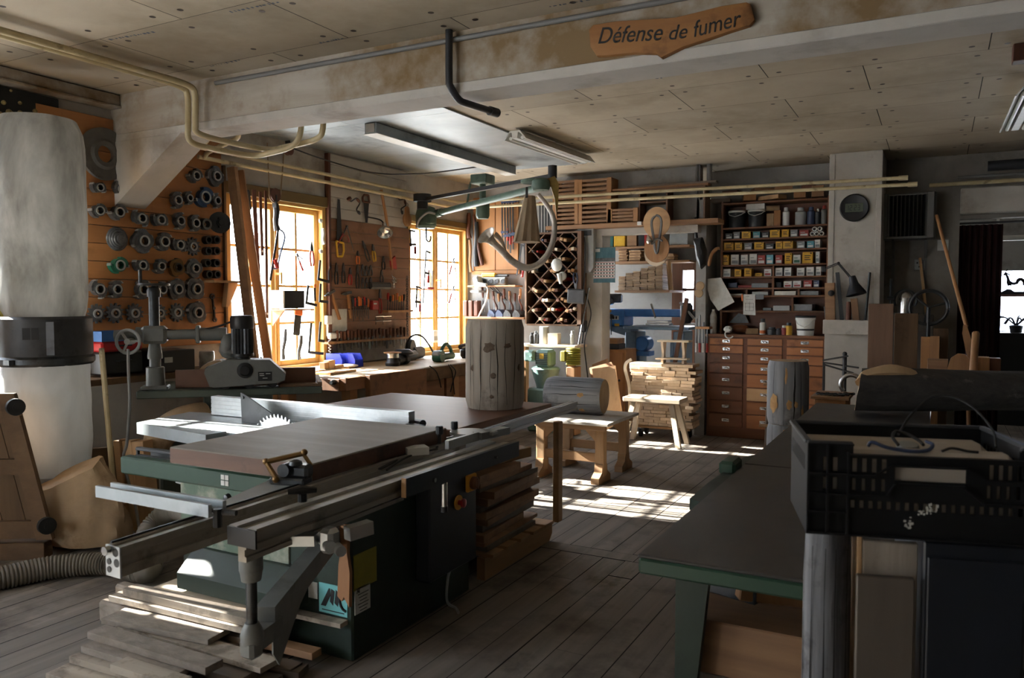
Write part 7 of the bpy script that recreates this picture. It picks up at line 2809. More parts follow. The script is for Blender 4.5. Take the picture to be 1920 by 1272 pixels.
for xp, i0, i1 in ((530, 4, 7), (355, 6, 7), (700, 6, 7), (660, 7, 8)):
 x = at(*S(xp, 700), y=SF).x
 m = MB()
 m.bb((x - .01, SF + .002, zs_[i1] + .001), (x + .01, SF + .28, zs_[i0] - .019), .002)
 part(m, 'divider', 'shelf_brown', SU_)
mat('box_yellow', 'b98a12', 'c99a1e', rough=.5, scale=20)
mat('box_white', 'b4b4b0', 'c6c6c2', rough=.5, scale=20)
mat('box_grey', '63676a', '767a7c', rough=.5, scale=20)
mat('box_dark', '23262a', '2e3236', rough=.5, scale=20)
mat('box_red', '7c2622', '8f322c', rough=.5, scale=20)
mat('box_teal', '3d7f8e', '56949f', rough=.5, scale=20)
LBL = {'y': ('yellow', 'box_yellow', 'ink'), 'w': ('white', 'box_white', 'box_grey'), 'g': ('grey', 'box_grey', 'box_white'), 'd': ('dark', 'box_dark', 'box_white'), 'r': ('red', 'box_red', 'box_white'), 't': ('blue green', 'box_teal', 'box_white'), 'p': ('pinkish', 'box_white', 'box_red'), 'b': ('blue', 'tool_blue', 'box_white'), 'n': ('white and green', 'box_white', 'tool_green')}
rows_ = [(2, 'top', [(232, 44, 'd'), (289, 42, 'g'), (350, 60, 'y'), (414, 46, 't'), (476, 46, 'd'), (538, 66, 'y'), (607, 46, 'y'), (668, 48, 'g'), (732, 62, 'r')]),
  (3, 'second', [(231, 62, 'y'), (298, 48, 'y'), (363, 50, 'g'), (432, 62, 'y'), (508, 54, 'd'), (570, 44, 'y'), (630, 68, 'y'), (715, 52, 'g'), (775, 46, 't'), (822, 36, 'w')]),
  (4, 'third', [(215, 48, 'y'), (275, 52, 'w'), (338, 46, 'w'), (394, 48, 'w'), (452, 50, 'r'), (510, 46, 't'), (568, 46, 'r'), (628, 46, 'y'), (683, 48, 'n'), (758, 68, 'y'), (823, 26, 'w')]),
  (5, 'fourth', [(228, 50, 'w'), (297, 44, 'y'), (363, 46, 'y'), (436, 46, 'y'), (495, 48, 'p'), (569, 46, 'w'), (628, 46, 'w'), (712, 50, 'w'), (778, 50, 'w'), (832, 34, 'w')]),
  (6, 'fifth', [(630, 52, 'p'), (695, 54, 'p'), (765, 56, 'r'), (822, 38, 'b')])]
for si, rn, its in rows_:
 for k, (x, w_, c) in enumerate(its):
  nm, mt, ink_ = LBL[c]
  xa, xb = at(*S(x - w_ / 2, 600), y=SF + .03).x, at(*S(x + w_ / 2, 600), y=SF + .03).x
  w3 = xb - xa
  h_ = {'y': .8, 'w': .82, 'd': .62, 'g': .72}.get(c, .7) * (zs_[si - 1] - zs_[si] - .02)
  if x == 436 and si == 5:
   h_ *= .4
  h_ *= RND.uniform(.92, 1.05)
  t = thing('screw_box', '%s screw box, %s from window side, %s row of shelf unit' % (nm, nth(k), rn), 'box', ((xa + xb) / 2, SF + .1, zs_[si] + .0005), RND.uniform(-.1, .1), 'screw boxes in the shelf unit')
  m = MB()
  m.bb((-w3 / 2, -.075, 0), (w3 / 2, .08, h_), .002)
  part(m, 'carton', mt, t, local=True)
  m = MB()
  if c == 'y':
   for q in range(3):
    m.bb((-w3 * .3, -.0765, h_ * (.3 + .17 * q)), (w3 * (.3 - .1 * (q % 2)), -.0752, h_ * (.38 + .17 * q)))
   m.cur = 0
   m.bb((w3 * .25, -.0765, h_ * .84), (w3 * .4, -.0752, h_ * .95))
  else:
   m.bb((-w3 * .38, -.0765, h_ * .12), (w3 * .38, -.0752, h_ * .42))
   m.bb((-w3 * .38, -.0765, h_ * .6), (w3 * .1, -.0752, h_ * .68))
  part(m, 'label', ink_, t, local=True)
def on_shelf(i, x, y=SF + .12):
 return V((at(*S(x, 600), y=y).x, y, zs_[i] + .0005 if i >= 0 else CZ1 + .001))
def pot(name, label, cat, i, x, prof, mts, y=SF + .12, extra=None):
 t = thing(name, label, cat, on_shelf(i, x, y))
 for pn, mt, pf in prof:
  m = MB()
  m.lathe(pf, (0, 0, 0), n=22)
  part(m, pn, mt, t, local=True)
 if extra:
  m = MB()
  m.tube(extra, .004, 6)
  part(m, 'bail_handle', 'white_plastic', t, local=True)
 return t
for x, lb in ((285, 'black bucket with white rim nearer the window on the top shelf'), (415, 'second black bucket on the top shelf, carrying a white box')):
 pot('bucket', lb, 'bucket', 1, x, [('tub', 'box_dark', [(.08, 0), (.088, .16), (.086, .17)]), ('lid', 'white_plastic', [(.092, .168), (.094, .185), (.088, .19)])], 0, extra=[(-.09, -.02, .17), (-.06, -.075, .14), (0, -.098, .12), (.06, -.075, .14), (.09, -.02, .17)])
p = on_shelf(1, 415)
m = MB()
m.box((0, 0, .03), (.2, .14, .06), bev=.004)
solo(m, 'white_box', 'flat white box lying on the second black bucket', 'box', 'box_white', p + V((0, 0, .192)))
for k, (x, w_, h_, mt, nm, lb) in enumerate(((512, .075, .14, 'kraft', 'carton', 'short brown carton beside the buckets'), (558, .07, .17, 'cabinet_pine', 'carton', 'taller brown carton next to a white bottle'))):
 m = MB()
 m.box((0, 0, h_ / 2), (w_, .12, h_), bev=.003)
 solo(m, nm, lb, 'box', mt, on_shelf(1, x))
m = MB()
m.lathe([(.02, -.07), (.03, -.07), (.03, .07), (.02, .07), (.02, -.07)], (0, 0, .031), (1, .3, 0), 14, False, False)
solo(m, 'roll', 'roll of pale cloth lying on the short brown carton', 'roll', 'kraft', on_shelf(1, 520) + V((0, 0, .171)))
for x, r_, h_, mt, lb in ((610, .036, .2, 'white_plastic', 'white plastic bottle in the middle of the top shelf'), (707, .055, .19, 'grey_light', 'grey canister on the top shelf'), (776, .04, .19, 'tool_blue', 'blue spray can on the top shelf'), (822, .032, .17, 'box_dark', 'dark bottle with silver top on the top shelf'), (862, .03, .2, 'grey_machine', 'spray can with red cap at the column end of the top shelf')):
 pot('bottle' if 'bottle' in lb else 'can', lb, 'bottle' if 'bottle' in lb else 'can', 1, x, [('body', mt, [(r_, 0), (r_, h_ * .75), (r_ * .6, h_ * .82)]), ('cap', 'tool_red' if 'red' in lb else ('steel_bright' if 'silver' in lb else mt), [(r_ * .62, h_ * .81), (r_ * .6, h_), (r_ * .4, h_ * 1.01)])], 0)
for k, (x, dz) in enumerate(((785, 0), (815, 0), (848, 0), (800, .05), (835, .05))):
 m = MB()
 m.lathe([(.015, 0), (.024, 0), (.024, .14), (.015, .14), (.015, 0)], (0, 0, .024), (0, 1, 0), 14, False, False)
 solo(m, 'paper_tube', '%s paper tube of the little pile beside the red screw box' % nth(k), 'tube', 'box_white', on_shelf(2, x, SF + .03) + V((0, 0, dz)), None, 'paper tubes in the shelf unit')
for i, x, w_, d_, h_, mt, lb in ((6, 270, .1, .1, .06, 'tool_blue', 'round blue dark tin in the junk compartment'), (6, 350, .15, .12, .03, 'box_red', 'flat red box in the junk compartment'), (6, 455, .18, .15, .05, 'box_grey', 'grey crumpled bag in the junk compartment'), (6, 568, .07, .1, .06, 'box_dark', 'dark small box beside the pink labelled boxes'),
        (7, 295, .17, .2, .02, 'box_white', 'thin paper stack in the first pigeonhole'), (7, 455, .17, .2, .04, 'grey_light', 'grey paper stack in the second pigeonhole'), (7, 620, .22, .22, .045, 'white_label', 'ragged white paper stack in the third pigeonhole'), (7, 780, .19, .2, .045, 'box_grey', 'grey folder stack in the pigeonhole nearest the column'),
        (8, 500, .09, .1, .03, 'box_grey', 'small grey box in the wide paper compartment'), (8, 600, .17, .2, .055, 'grey_light', 'pale paper ream in the wide paper compartment'), (8, 740, .2, .2, .07, 'box_grey', 'grey binder with white strap near the column')):
 m = MB()
 m.box((0, 0, h_ / 2), (w_, d_, h_), bev=.004)
 solo(m, 'paper_stack' if 'paper' in lb else 'box', lb, 'paper' if 'paper' in lb else 'box', mt, on_shelf(i, x), RND.uniform(-.06, .06))
def flat(name, label, cat, mt, pts, y, th=.002):
 m = MB()
 q = [at(*S(*p), y=y) for p in pts]
 q = q[::-1]
 n = len(q)
 m.add(q + [v + V((0, th, 0)) for v in q], [tuple(range(n)), tuple(reversed(range(n, 2 * n)))] + [(i, n + i, n + (i + 1) % n, (i + 1) % n) for i in range(n)])
 return solo(m, name, label, cat, mt)
flat('paper_sheet', 'large white paper sheet hanging askew at the window side of the shelf unit', 'paper', 'white_label', ((75, 790), (183, 780), (272, 942), (165, 1000), (112, 925)), SF - .06)
t = thing('plan_sheet', 'white sheet with a drawn plan pinned to the shelf unit', 'paper', at(*S(370, 1030), y=SF - .004))
m = MB()
q = [at(*S(*p), y=SF - .004) for p in ((333, 892), (408, 890), (412, 1030), (330, 1025))]
m.quad(*q)
m.quad(*[v + V((0, .001, 0)) for v in q[::-1]])
part(m, 'sheet', 'box_white', t)
m = MB()
for p0, p1 in (((345, 905), (370, 905)), ((345, 925), (395, 925)), ((342, 950), (400, 950)), ((342, 975), (400, 975)), ((345, 950), (345, 1000)), ((372, 940), (372, 1000)), ((398, 950), (398, 1000)), ((342, 1000), (400, 1000))):
 a, b = at(*S(*p0), y=SF - .006), at(*S(*p1), y=SF - .006)
 m.tube([a, b], .0012, 4)
part(m, 'drawing', 'ink', t)
flat('marker', 'orange red marker hanging beside the plan sheet', 'pen', 'tool_orange', ((318, 890), (328, 890), (328, 935), (318, 935)), SF - .006, .005)
flat('photo_card', 'small grey card pinned right of the plan sheet', 'card', 'box_grey', ((412, 892), (466, 890), (466, 925), (412, 926)), SF - .005)
flat('paper_sheet', 'grey folded paper leaning at the back of the cabinet top', 'paper', 'box_grey', ((235, 1080), (300, 1015), (345, 1030), (368, 1080)), SF + .2)
TPY = 8.8
for x, r_, h_, mt, mt2, nm, lb in ((468, .032, .17, 'white_label', 'box_dark', 'spray_can', 'white spray can with orange band on the cabinet top'), (612, .032, .1, 'box_red', 'box_white', 'tin', 'red and white tin on the cabinet top'), (642, .034, .13, 'box_yellow', 'box_dark', 'tin', 'yellow tin beside the white bucket'), (530, .05, .08, 'box_dark', 'box_dark', 'jar', 'low black jar on the cabinet top'), (575, .035, .07, 'box_dark', 'box_dark', 'jar', 'small black jar beside the red and white tin')):
 pot(nm, lb, nm.replace('_', ' '), -1, x, [('body', mt, [(r_, 0), (r_, h_ * .72), (r_ * .7, h_ * .78)]), ('cap', mt2, [(r_ * .72, h_ * .77), (r_ * .7, h_)])] + ([('band', 'tool_orange', [(r_ * 1.02, .012), (r_ * 1.02, .045)])] if 'orange' in lb else []), 0, TPY)
pot('bucket', 'white bucket with black lid at the column end of the cabinet top', 'bucket', -1, 752, [('tub', 'white_plastic', [(.082, 0), (.096, .17), (.1, .172), (.1, .185)]), ('lid', 'black_plastic', [(.102, .184), (.104, .2), (.09, .205)]), ('print', 'box_dark', [(.0875, .05), (.089, .07)])], 0, TPY + .02, extra=[(-.1, -.01, .17), (-.07, -.08, .12), (0, -.108, .085), (.06, -.09, .13), (.1, -.01, .17)])
pot('bottle', 'clear ribbed water bottle under the hanging sheet', 'bottle', -1, 138, [('body', 'clear_plastic', [(.036, 0), (.036, .1), (.032, .11), (.036, .12), (.036, .2), (.014, .25)]), ('cap', 'white_plastic', [(.015, .25), (.015, .268)])], 0, 8.79)
TL = thing('glue_gun', 'white hand tool with a loop handle hanging over the cabinet edge', 'tool', on_shelf(-1, 235, 8.76))
m = MB()
m.box((0, .03, .05), (.09, .12, .07), bev=.025)
part(m, 'body', 'white_plastic', TL, local=True)
m = MB()
m.tube(arc((.03, -.06, .0), (1, 0, 0), (0, 0, 1), .045, 1.2, 5.8, 14), .008, 8)
part(m, 'loop', 'white_plastic', TL, local=True)
m = MB()
m.ball((0, 0, .05), .1, 14, 8, (1.1, .7, .5))
solo(m, 'cap', 'dark brown cloth cap lying on the cabinet top', 'cap', 'drawer_dark', on_shelf(-1, 315, 8.93))
m = MB()
m.box((0, 0, .03), (.12, .1, .06), rot=(0, 0, .2), bev=.004)
solo(m, 'box', 'small beige box leaning behind the spray can', 'box', 'kraft', on_shelf(-1, 395, 8.9), .2)
m = MB()
q = [at(*E(*c), y=8.66) for c in ((905, 480), (960, 470), (990, 560), (985, 660), (955, 690), (925, 620))]
c0 = sum(q, V()) / 6
rs_ = [[c0 + (v - c0) * k + V((0, -d, 0)) for v in q] for k, d in ((1, -.03), (1.02, .02), (.9, .06), (.5, .085))]
m.rings(rs_)
m.tube(spline([at(*E(x, y), y=8.66) for x, y in ((920, 480), (915, 420), (925, 360), (915, 330))], 4), .018, 8)
solo(m, 'black_bag', 'black leather bag hanging on a strap between opening and shelf unit', 'bag', 'tool_black')
m = MB()
q = [at(*E(*c), y=8.62) for c in ((1005, 670), (1025, 590), (1060, 550), (1085, 545))]
m.tube(spline(q, 4), [.012] + [.02] * 8 + [.015] * 4, 8)
solo(m, 'brush', 'small wooden brush hanging beside the black bag', 'brush', 'tool_wood')
for k, (x, y) in enumerate(((947, 810), (938, 860))):
 p = at(*E(x, y), y=8.66)
 m = MB()
 m.lathe([(.045, 0), (.05, .01), (.045, .02), (.02, .022)], p, (0, -1, 0), 20)
 solo(m, 'tape_roll', '%s yellowish tape roll hanging under the black bag' % ('upper', 'lower')[k], 'tape', 'kraft')
for k, (x, h_) in enumerate(((1306, .3), (1312, .34), (1319, .26), (1326, .2))):
 a = at(x, 640, y=8.62)
 m = MB()
 m.tube([(a.x, 8.62, CZ1 - .13), (a.x, 8.62, CZ1 - .13 + h_)], .008, 6)
 m.cur = 1
 m.lathe([(.014, 0), (.014, .1)], (a.x, 8.62, CZ1 - .2), n=8)
 solo(m, 'file', 'dark file in the small rack by the water bottle, %s from the opening' % nth(k), 'file', ['tool_steel', 'tool_red' if k % 2 else 'tool_white'], None, None, 'files in the small rack')
p = at(1316, 615, y=8.62)
m = MB()
m.bb((p.x - .06, 8.58, p.z - .012), (p.x + .09, 8.718, p.z + .012))
solo(m, 'file_rack', 'little file rack at the wall end beside the drawer cabinet', 'rack', 'tool_wood')
for k, (x, y, w_, h_, rz, mt) in enumerate(((1345, 345, .5, .03, .1, 'offcut_grey'), (1372, 343, .3, .035, -.2, 'tool_wood_dark'), (1405, 350, .22, .05, .3, 'tool_wood'), (1432, 340, .42, .04, .5, 'offcut'), (1448, 335, .45, .035, -.5, 'pine_x'), (1468, 346, .3, .06, .2, 'offcut'), (1500, 345, .2, .06, .1, 'tool_wood'), (1515, 342, .2, .07, -.1, 'tool_wood_dark'), (1533, 338, .2, .09, .15, 'offcut'))):
 p = at(x, 366, y=8.98)
 m = MB()
 m.box((0, 0, h_ * .65), (w_ * .6, .14, h_ * 1.3), bev=.003)
 solo(m, 'offcut', '%s offcut from the opening in the loose wood on top of the shelf unit' % nth(k), 'offcut', mt, (p.x, 8.98 + .03 * (k % 2), zs_[0] + .021 + (.081 if k % 2 else 0)), rz, 'offcuts on top of the shelf unit')
# column: clock, tools, lamp
p = at(1602, 390, y=8.6)
CK = thing('wall_clock', 'round black digital wall clock on the white column', 'clock', (p.x, 8.61, p.z))
m = MB()
m.lathe([(.135, 0), (.137, .02), (.125, .034), (.11, .03), (.0, .028)], (p.x, 8.611, p.z), (0, -1, 0), 36)
part(m, 'case', 'black_plastic', CK)
m = MB()
mat('lcd', '39402f', '434b38', rough=.35, scale=9)
m.box((p.x, 8.581, p.z), (.165, .004, .085), bev=.002)
part(m, 'display', 'lcd', CK)
m = MB()
SEG = {'1': 'bc', '2': 'abged', '3': 'abgcd'}
for k, ch in enumerate('1223'):
 ox = p.x - .062 + k * .032 + (.008 if k > 1 else 0)
 for s_ in SEG[ch]:
  dx, dz, w_, h_ = {'a': (0, .024, .018, .005), 'g': (0, 0, .018, .005), 'd': (0, -.024, .018, .005), 'b': (.009, .012, .005, .022), 'c': (.009, -.012, .005, .022), 'e': (-.009, -.012, .005, .022), 'f': (-.009, .012, .005, .022)}[s_]
  m.box((ox + dx, 8.5785, p.z + dz), (w_, .001, h_))
for dz in (-.01, .01):
 m.box((p.x + .002, 8.5785, p.z + dz), (.005, .001, .005))
part(m, 'digits', 'ink', CK)
TB = thing('tool_trough', 'whitewashed plank trough holding tools low on the white column', 'trough', (at(1586, 620, y=8.45).x, 8.5, at(1586, 628, y=8.45).z))
a, b = at(1543, 600, y=8.42), at(1629, 628, y=8.42)
m = MB()
m.bb((a.x, 8.42, b.z), (b.x, 8.445, a.z), .003)
m.bb((a.x, 8.445, b.z), (a.x + .025, 8.61, a.z), .003)
m.bb((a.x + .025, 8.445, b.z), (b.x, 8.61, b.z + .02), .003)
part(m, 'planks', 'white_boards', TB)
zt_ = b.z + .021
m = MB()
m.bb((a.x, 8.57, .0), (b.x, 8.61, b.z - .001), .003)
solo(m, 'white_board', 'mottled pale board standing below the tool trough at the column', 'board', 'plaster')
for k, (x0, y0, x1, r_, mt, lb) in enumerate(((1556, 531, 1558, .045, 'offcut', 'thick wooden lever box standing at the cabinet end of the tool trough'), (1570, 511, 1581, .018, 'black_plastic', 'slanting black bar in the tool trough'), (1592, 566, 1590, .025, 'tool_wood_dark', 'carved brown handle in the middle of the tool trough'), (1601, 560, 1608, .03, 'offcut', 'brown board piece behind the desk lamp shade'), (1631, 511, 1621, .012, 'black_plastic', 'long black rod at the far end of the tool trough'), (1547, 575, 1552, .012, 'tool_black', 'short black clamp at the shelf end of the tool trough'))):
 A_, B_ = at(x0, y0, y=8.53), at(x1, 598, y=8.53)
 B_.z = zt_ + .002
 m = MB()
 m.tube([B_, A_], 0, sq=(r_ * 2, r_ * 1.4)) if k in (0, 1, 3) else m.cyl(B_, A_, r_, n=10)
 if k == 0:
  m.cur = 1
  m.lathe([(.03, 0), (.03, .03), (.02, .035)], at(1559, 550, y=8.48), (0, -1, 0), 16)
 solo(m, 'tool', lb, 'tool', [mt, 'black_plastic'])
DLM = thing('desk_lamp', 'dark adjustable desk lamp clamped to the shelf unit, cone shade pointing down', 'lamp', at(1548, 504, y=8.5))
m = MB()
e0, e1, e2 = at(1545, 505, y=8.5), at(1572, 494, y=8.42), at(1596, 522, y=8.4)
for d in (-.008, .008):
 m.tube([e0 + V((0, d, d)), e1 + V((0, d, d)), e2 + V((0, d, d))], .006, 6)
m.ball(e1, .016, 8, 6)
part(m, 'arm', 'tool_black', DLM)
m = MB()
ax = V((.22, -.1, -.9)).normalized()
m.lathe([(.03, -.03), (.036, 0), (.042, .045), (.095, .15), (.098, .155), (.09, .15), (.03, .04)], e2 + V((.015, 0, -.01)), ax, 24)
part(m, 'shade', 'navy_panel', DLM)
m = MB()
m.box(e0, (.04, .05, .06), bev=.006)
part(m, 'clamp', 'tool_black', DLM)
LS = thing('low_cabinet', 'small brown cabinet with wires on its top behind the two-log column', 'cabinet', (at(1555, 760, y=7.3).x, 7.5, 0))
a, b = at(1519, 743, y=7.25), at(1592, 750, y=7.25)
m = MB()
m.bb((a.x, 7.25, a.z - .025), (b.x, 7.75, a.z), .004)
part(m, 'top', 'offcut', LS)
m = MB()
m.bb((a.x + .03, 7.28, 0), (b.x - .03, 7.72, a.z - .026), .004)
part(m, 'body', 'cabinet_pine', LS)
m = MB()
rs = random.Random(4)
for k in range(7):
 c = V((a.x + .08 + k * .035, 7.35 + rs.uniform(0, .15), a.z + .012))
 m.tube([c + V((.045 * math.cos(t), .05 * math.sin(t), .004 * math.sin(3 * t))) for t in [2 * PI * j / 14 for j in range(15)]], .006, 6)
solo(m, 'wire_coil', 'loose coil of black wire lying on the small brown cabinet', 'wire', 'black_rubber')
p = at(1594, 708, y=7.5)
m = MB()
m.tube(arc((p.x + .01, 7.5, a.z + .09), (1, 0, 0), (0, 0, 1), .085, 0.2, 3.9, 18), .02, 12)
solo(m, 'metal_bend', 'shiny bent metal pipe standing on the small brown cabinet', 'pipe', 'steel_bright')
m = MB()
for (x0, y0, x1, y1) in ((1543, 676, 1590, 668), (1543, 680, 1610, 690), (1545, 684, 1600, 700)):
 m.tube([at(x0, y0, y=8.2), at(x1, y1, y=8.1)], .009, 6)
m.ball(at(1584, 664, y=8.15), .022, 10, 6)
m.cyl(at(1584, 664, y=8.15), V((at(1584, 664, y=8.15).x, 8.15, 0)), .02, n=10)
m.tube([at(1545, 680, y=8.2), V((at(1545, 680, y=8.2).x, 8.2, 0))], .012, 6)
solo(m, 'folding_rack', 'black folded metal stand in front of the pale board at the column', 'stand', 'tool_black')
# recess: heater, boards, pole, curtain
a, b = at(1655, 364, y=9.0), at(1742, 446, y=9.0)
HT = thing('heater', 'dark grey grilled heater unit high in the recess right of the column', 'heater', ((a.x + b.x) / 2, 9.15, b.z))
m = MB()
m.bb((a.x, 9.04, b.z), (b.x + .06, 9.298, a.z), .01)
part(m, 'housing', 'pipe_grey', HT)
m = MB()
for k in range(9):
 x = a.x + .08 + k * (b.x - a.x - .1) / 9
 m.box((x, 9.03, (a.z + b.z) / 2), (.012, .05, a.z - b.z - .05), rot=.5)
part(m, 'louvres', 'black_plastic', HT)
m = MB()
m.bb((a.x, 9.0, b.z), (a.x + .05, 9.04, a.z), .003)
m.bb((b.x - .02, 9.0, b.z), (b.x + .04, 9.04, a.z), .003)
m.bb((a.x + .05, 9.0, b.z), (b.x - .02, 9.04, b.z + .02), .003)
part(m, 'front_frame', 'pipe_grey', HT)
for x in (a.x + .1, b.x - .03):
 m = MB()
 m.tube([(x, 9.29, b.z - .18), (x, 9.08, b.z - .005)], 0, sq=(.02, .02))
 m.tube([(x, 9.29, b.z - .9), (x, 9.29, b.z - .01)], 0, sq=(.03, .015))
 part(m, 'bracket', 'pipe_grey', HT)
p = at(1724, 497, y=9.29)
m = MB()
m.box((p.x, 9.28, p.z), (.1, .04, .11), bev=.006)
m.cur = 1
for dx, dz in ((-.02, .02), (.02, .02), (0, -.02)):
 m.box((p.x + dx, 9.2585, p.z + dz), (.014, .002, .014))
solo(m, 'wall_socket', 'small pale socket on the dark recess wall below the heater', 'socket', ['grey_light', 'ink'])
m = MB()
A_, B_ = at(1725, 484, y=9.24), at(1745, 570, y=9.14)
B_ = A_ + (B_ - A_) * 2.2
m.cyl((B_.x, B_.y, .004), A_, .014, n=10)
solo(m, 'broomstick', 'pale broomstick leaning on the recess wall in front of the socket', 'broomstick', 'pine')
SHV = thing('paddle', 'long wooden pole with paddle end leaning in front of the dark curtain', 'paddle', at(1815, 668, y=8.0))
m = MB()
A_, B_ = at(1756, 404, y=8.75), at(1812, 612, y=8.1)
m.cyl(B_, A_, .017, .015, 10)
part(m, 'pole', 'tool_wood', SHV)
m = MB()
q = [at(*c, y=8.1) for c in ((1806, 610), (1812, 608), (1822, 640), (1820, 668), (1812, 664), (1804, 626))]
m.prism([(v.x, v.z) for v in q], (0, 8.09, 0), (1, 0, 0), (0, 0, 1), (0, .025, 0))
m.tube([at(1816, 660, y=8.1), V((at(1816, 660, y=8.1).x + .02, 8.0, .004))], .016, 8)
part(m, 'blade', 'tool_wood', SHV)
mat('curtain_red', '2c0f0e', '3a1614', rough=.95, scale=6, stretch=(3, 3, .2))
a, b = at(1772, 424, y=9.5), at(1874, 660, y=9.5)
m = MB()
n = 60
top, bot = [], []
for i in range(n + 1):
 x = a.x + (b.x - a.x) * i / n
 y = 9.52 + .03 * math.sin(i * .9) + .012 * math.sin(i * 2.3)
 top.append(V((x, y, a.z)))
 bot.append(V((x, y + .01 * math.sin(i * 1.3), .02)))
m.add(bot + top, [(i, i + 1, n + 2 + i, n + 1 + i) for i in range(n)])
m.add([v + V((0, .006, 0)) for v in bot + top], [(i, n + 1 + i, n + 2 + i, i + 1) for i in range(n)])
solo(m, 'curtain', 'dark red brown curtain hanging in the doorway right of the recess', 'curtain', 'curtain_red')
m = MB()
m.cyl((a.x - .1, 9.53, a.z + .02), (2.2, 9.53, a.z + .02), .012, n=8)
solo(m, 'curtain_rod', 'thin dark rod carrying the curtain', 'rod', 'pipe_black')
flat_ = at(1768, 460, y=9.27)
m = MB()
m.box((flat_.x, 9.272, flat_.z), (.1, .003, .11))
solo(m, 'paper_sheet', 'small white notice on the recess wall behind the leaning pole', 'paper', 'white_label')
p = at(1697, 588, y=8.75)
m = MB()
m.bb((p.x - .2, 8.62, 0), (p.x + .25, 8.95, p.z - .012), .006)
solo(m, 'machine_stand', 'dark stand behind the upright boards carrying the chrome dome', 'stand', 'plaster_dark')
DM = thing('dome_machine', 'small machine with chrome dome on the dark stand', 'machine', (p.x, 8.75, p.z - .01))
m = MB()
m.lathe([(.07, 0), (.07, .15), (.06, .19), (.035, .215), (0, .225)], (p.x, 8.75, p.z), n=24)
part(m, 'dome', 'steel_bright', DM)
m = MB()
m.lathe([(.13, -.01), (.13, .004)], (p.x, 8.75, p.z), n=24)
m.tube(arc((p.x, 8.75, p.z + .13), (1, 0, 0), (0, 0, 1), .1, -.6, PI + .6, 14), .012, 8)
m.cyl((p.x - .13, 8.7, p.z), (p.x - .13, 8.7, p.z + .34), .012, n=8)
m.cyl((p.x - .16, 8.7, p.z + .15), (p.x - .1, 8.7, p.z + .15), .02, n=8)
part(m, 'frame', 'steel_dark', DM)
p = at(1741, 577, y=8.5)
m = MB()
m.tube(arc((p.x, 8.5, p.z), (1, 0, 0), (0, 0, 1), .16, 0, 2 * PI, 28), .018, 8, False)
for t in (0.3, 2.4, 4.5):
 m.tube([(p.x, 8.5, p.z), (p.x + .16 * math.cos(t), 8.5, p.z + .16 * math.sin(t))], .012, 6)
m.cyl((p.x, 8.5, .002), (p.x, 8.5, p.z), .02, n=8)
solo(m, 'crank_wheel', 'dark iron hand wheel on a stem beside the chrome dome', 'wheel', 'steel_dark')
for k, (x0, y0, x1, mt, y, th, lb) in enumerate(((1629, 570, 1676, 'rack_wood', 8.0, .04, 'tall brown plank standing below the desk lamp'), (1678, 588, 1722, 'old_plank', 8.2, .04, 'dark wide plank standing below the chrome dome'), (1727, 632, 1744, 'cabinet_pine', 8.1, .03, 'orange brown short board, first beside the dark plank'), (1744, 631, 1762, 'tool_wood', 8.08, .03, 'orange brown short board, second beside the dark plank'), (1750, 616, 1779, 'old_plank', 8.25, .03, 'dark short board behind the two orange brown ones'))):
 a, b = at(x0, y0, y=y), at(x1, y0, y=y)
 m = MB()
 m.box((0, 0, a.z / 2), (b.x - a.x, th, a.z - .004), bev=.003)
 solo(m, 'plank', lb, 'plank', mt, ((a.x + b.x) / 2, y, .004), (-.0, 0, 0))
a = at(1690, 718, y=6.9)
BB_ = thing('rear_bench', 'dark low bench behind the bark log with boards and turned parts on it', 'bench', (a.x + .6, 7.2, 0))
m = MB()
m.bb((a.x - .1, 6.75, a.z - .05), (a.x + 1.6, 7.6, a.z), .004)
part(m, 'top', 'old_plank_x', BB_)
for x in (a.x, a.x + 1.4):
 for y in (6.85, 7.5):
  m = MB()
  m.bb((x - .04, y - .04, 0), (x + .04, y + .04, a.z - .051), .003)
  part(m, 'leg', 'old_plank', BB_)
bz = a.z + .001
for k, (x, dx, rz, zz) in enumerate(((1712, .42, .15, 0), (1728, .45, -.1, .022), (1735, .4, .1, .044), (1757, .36, -.2, .066))):
 p = at(x, 712, y=6.95)
 m = MB()
 m.box((0, 0, .01), (dx, .16, .02), bev=.002)
 solo(m, 'board', '%s thin pale board of the little pile on the bench behind the bark log' % ('lowest', 'second', 'third', 'topmost')[k], 'board', 'beech', (p.x + .08, 6.95, bz + zz), rz, 'thin boards on the rear bench')
for k, (x, zz) in enumerate(((1850, 0), (1862, .022))):
 p = at(x, 712, y=6.95)
 m = MB()
 m.box((0, 0, .01), (.3, .16, .02), bev=.002)
 solo(m, 'board', '%s pale board right of the turned rod on the rear bench' % ('lower', 'upper')[k], 'board', 'beech', (p.x + .05, 6.95, bz + zz), .1, 'thin boards on the rear bench')
A_, B_ = at(1823, 715, y=6.86), at(1830, 622, y=6.95)
A_.z = bz + .002
m = MB()
m.tube([A_, A_.lerp(B_, .5), B_.lerp(A_, .03), B_], [.03, .026, .026, .018], 14)
solo(m, 'turned_rod', 'pale turned wooden rod standing up behind the bark log', 'rod', 'tool_wood')
m = MB()
q = [at(*c, y=7.15) for c in ((1776, 714), (1777, 690), (1783, 672), (1796, 663), (1810, 665), (1820, 676), (1826, 714))]
m.prism([(v.x, max(v.z, bz)) for v in q], (0, 7.13, 0), (1, 0, 0), (0, 0, 1), (0, .05, 0))
solo(m, 'chair_back', 'rounded wooden chair back piece standing behind the turned rod', 'board', 'tool_wood')
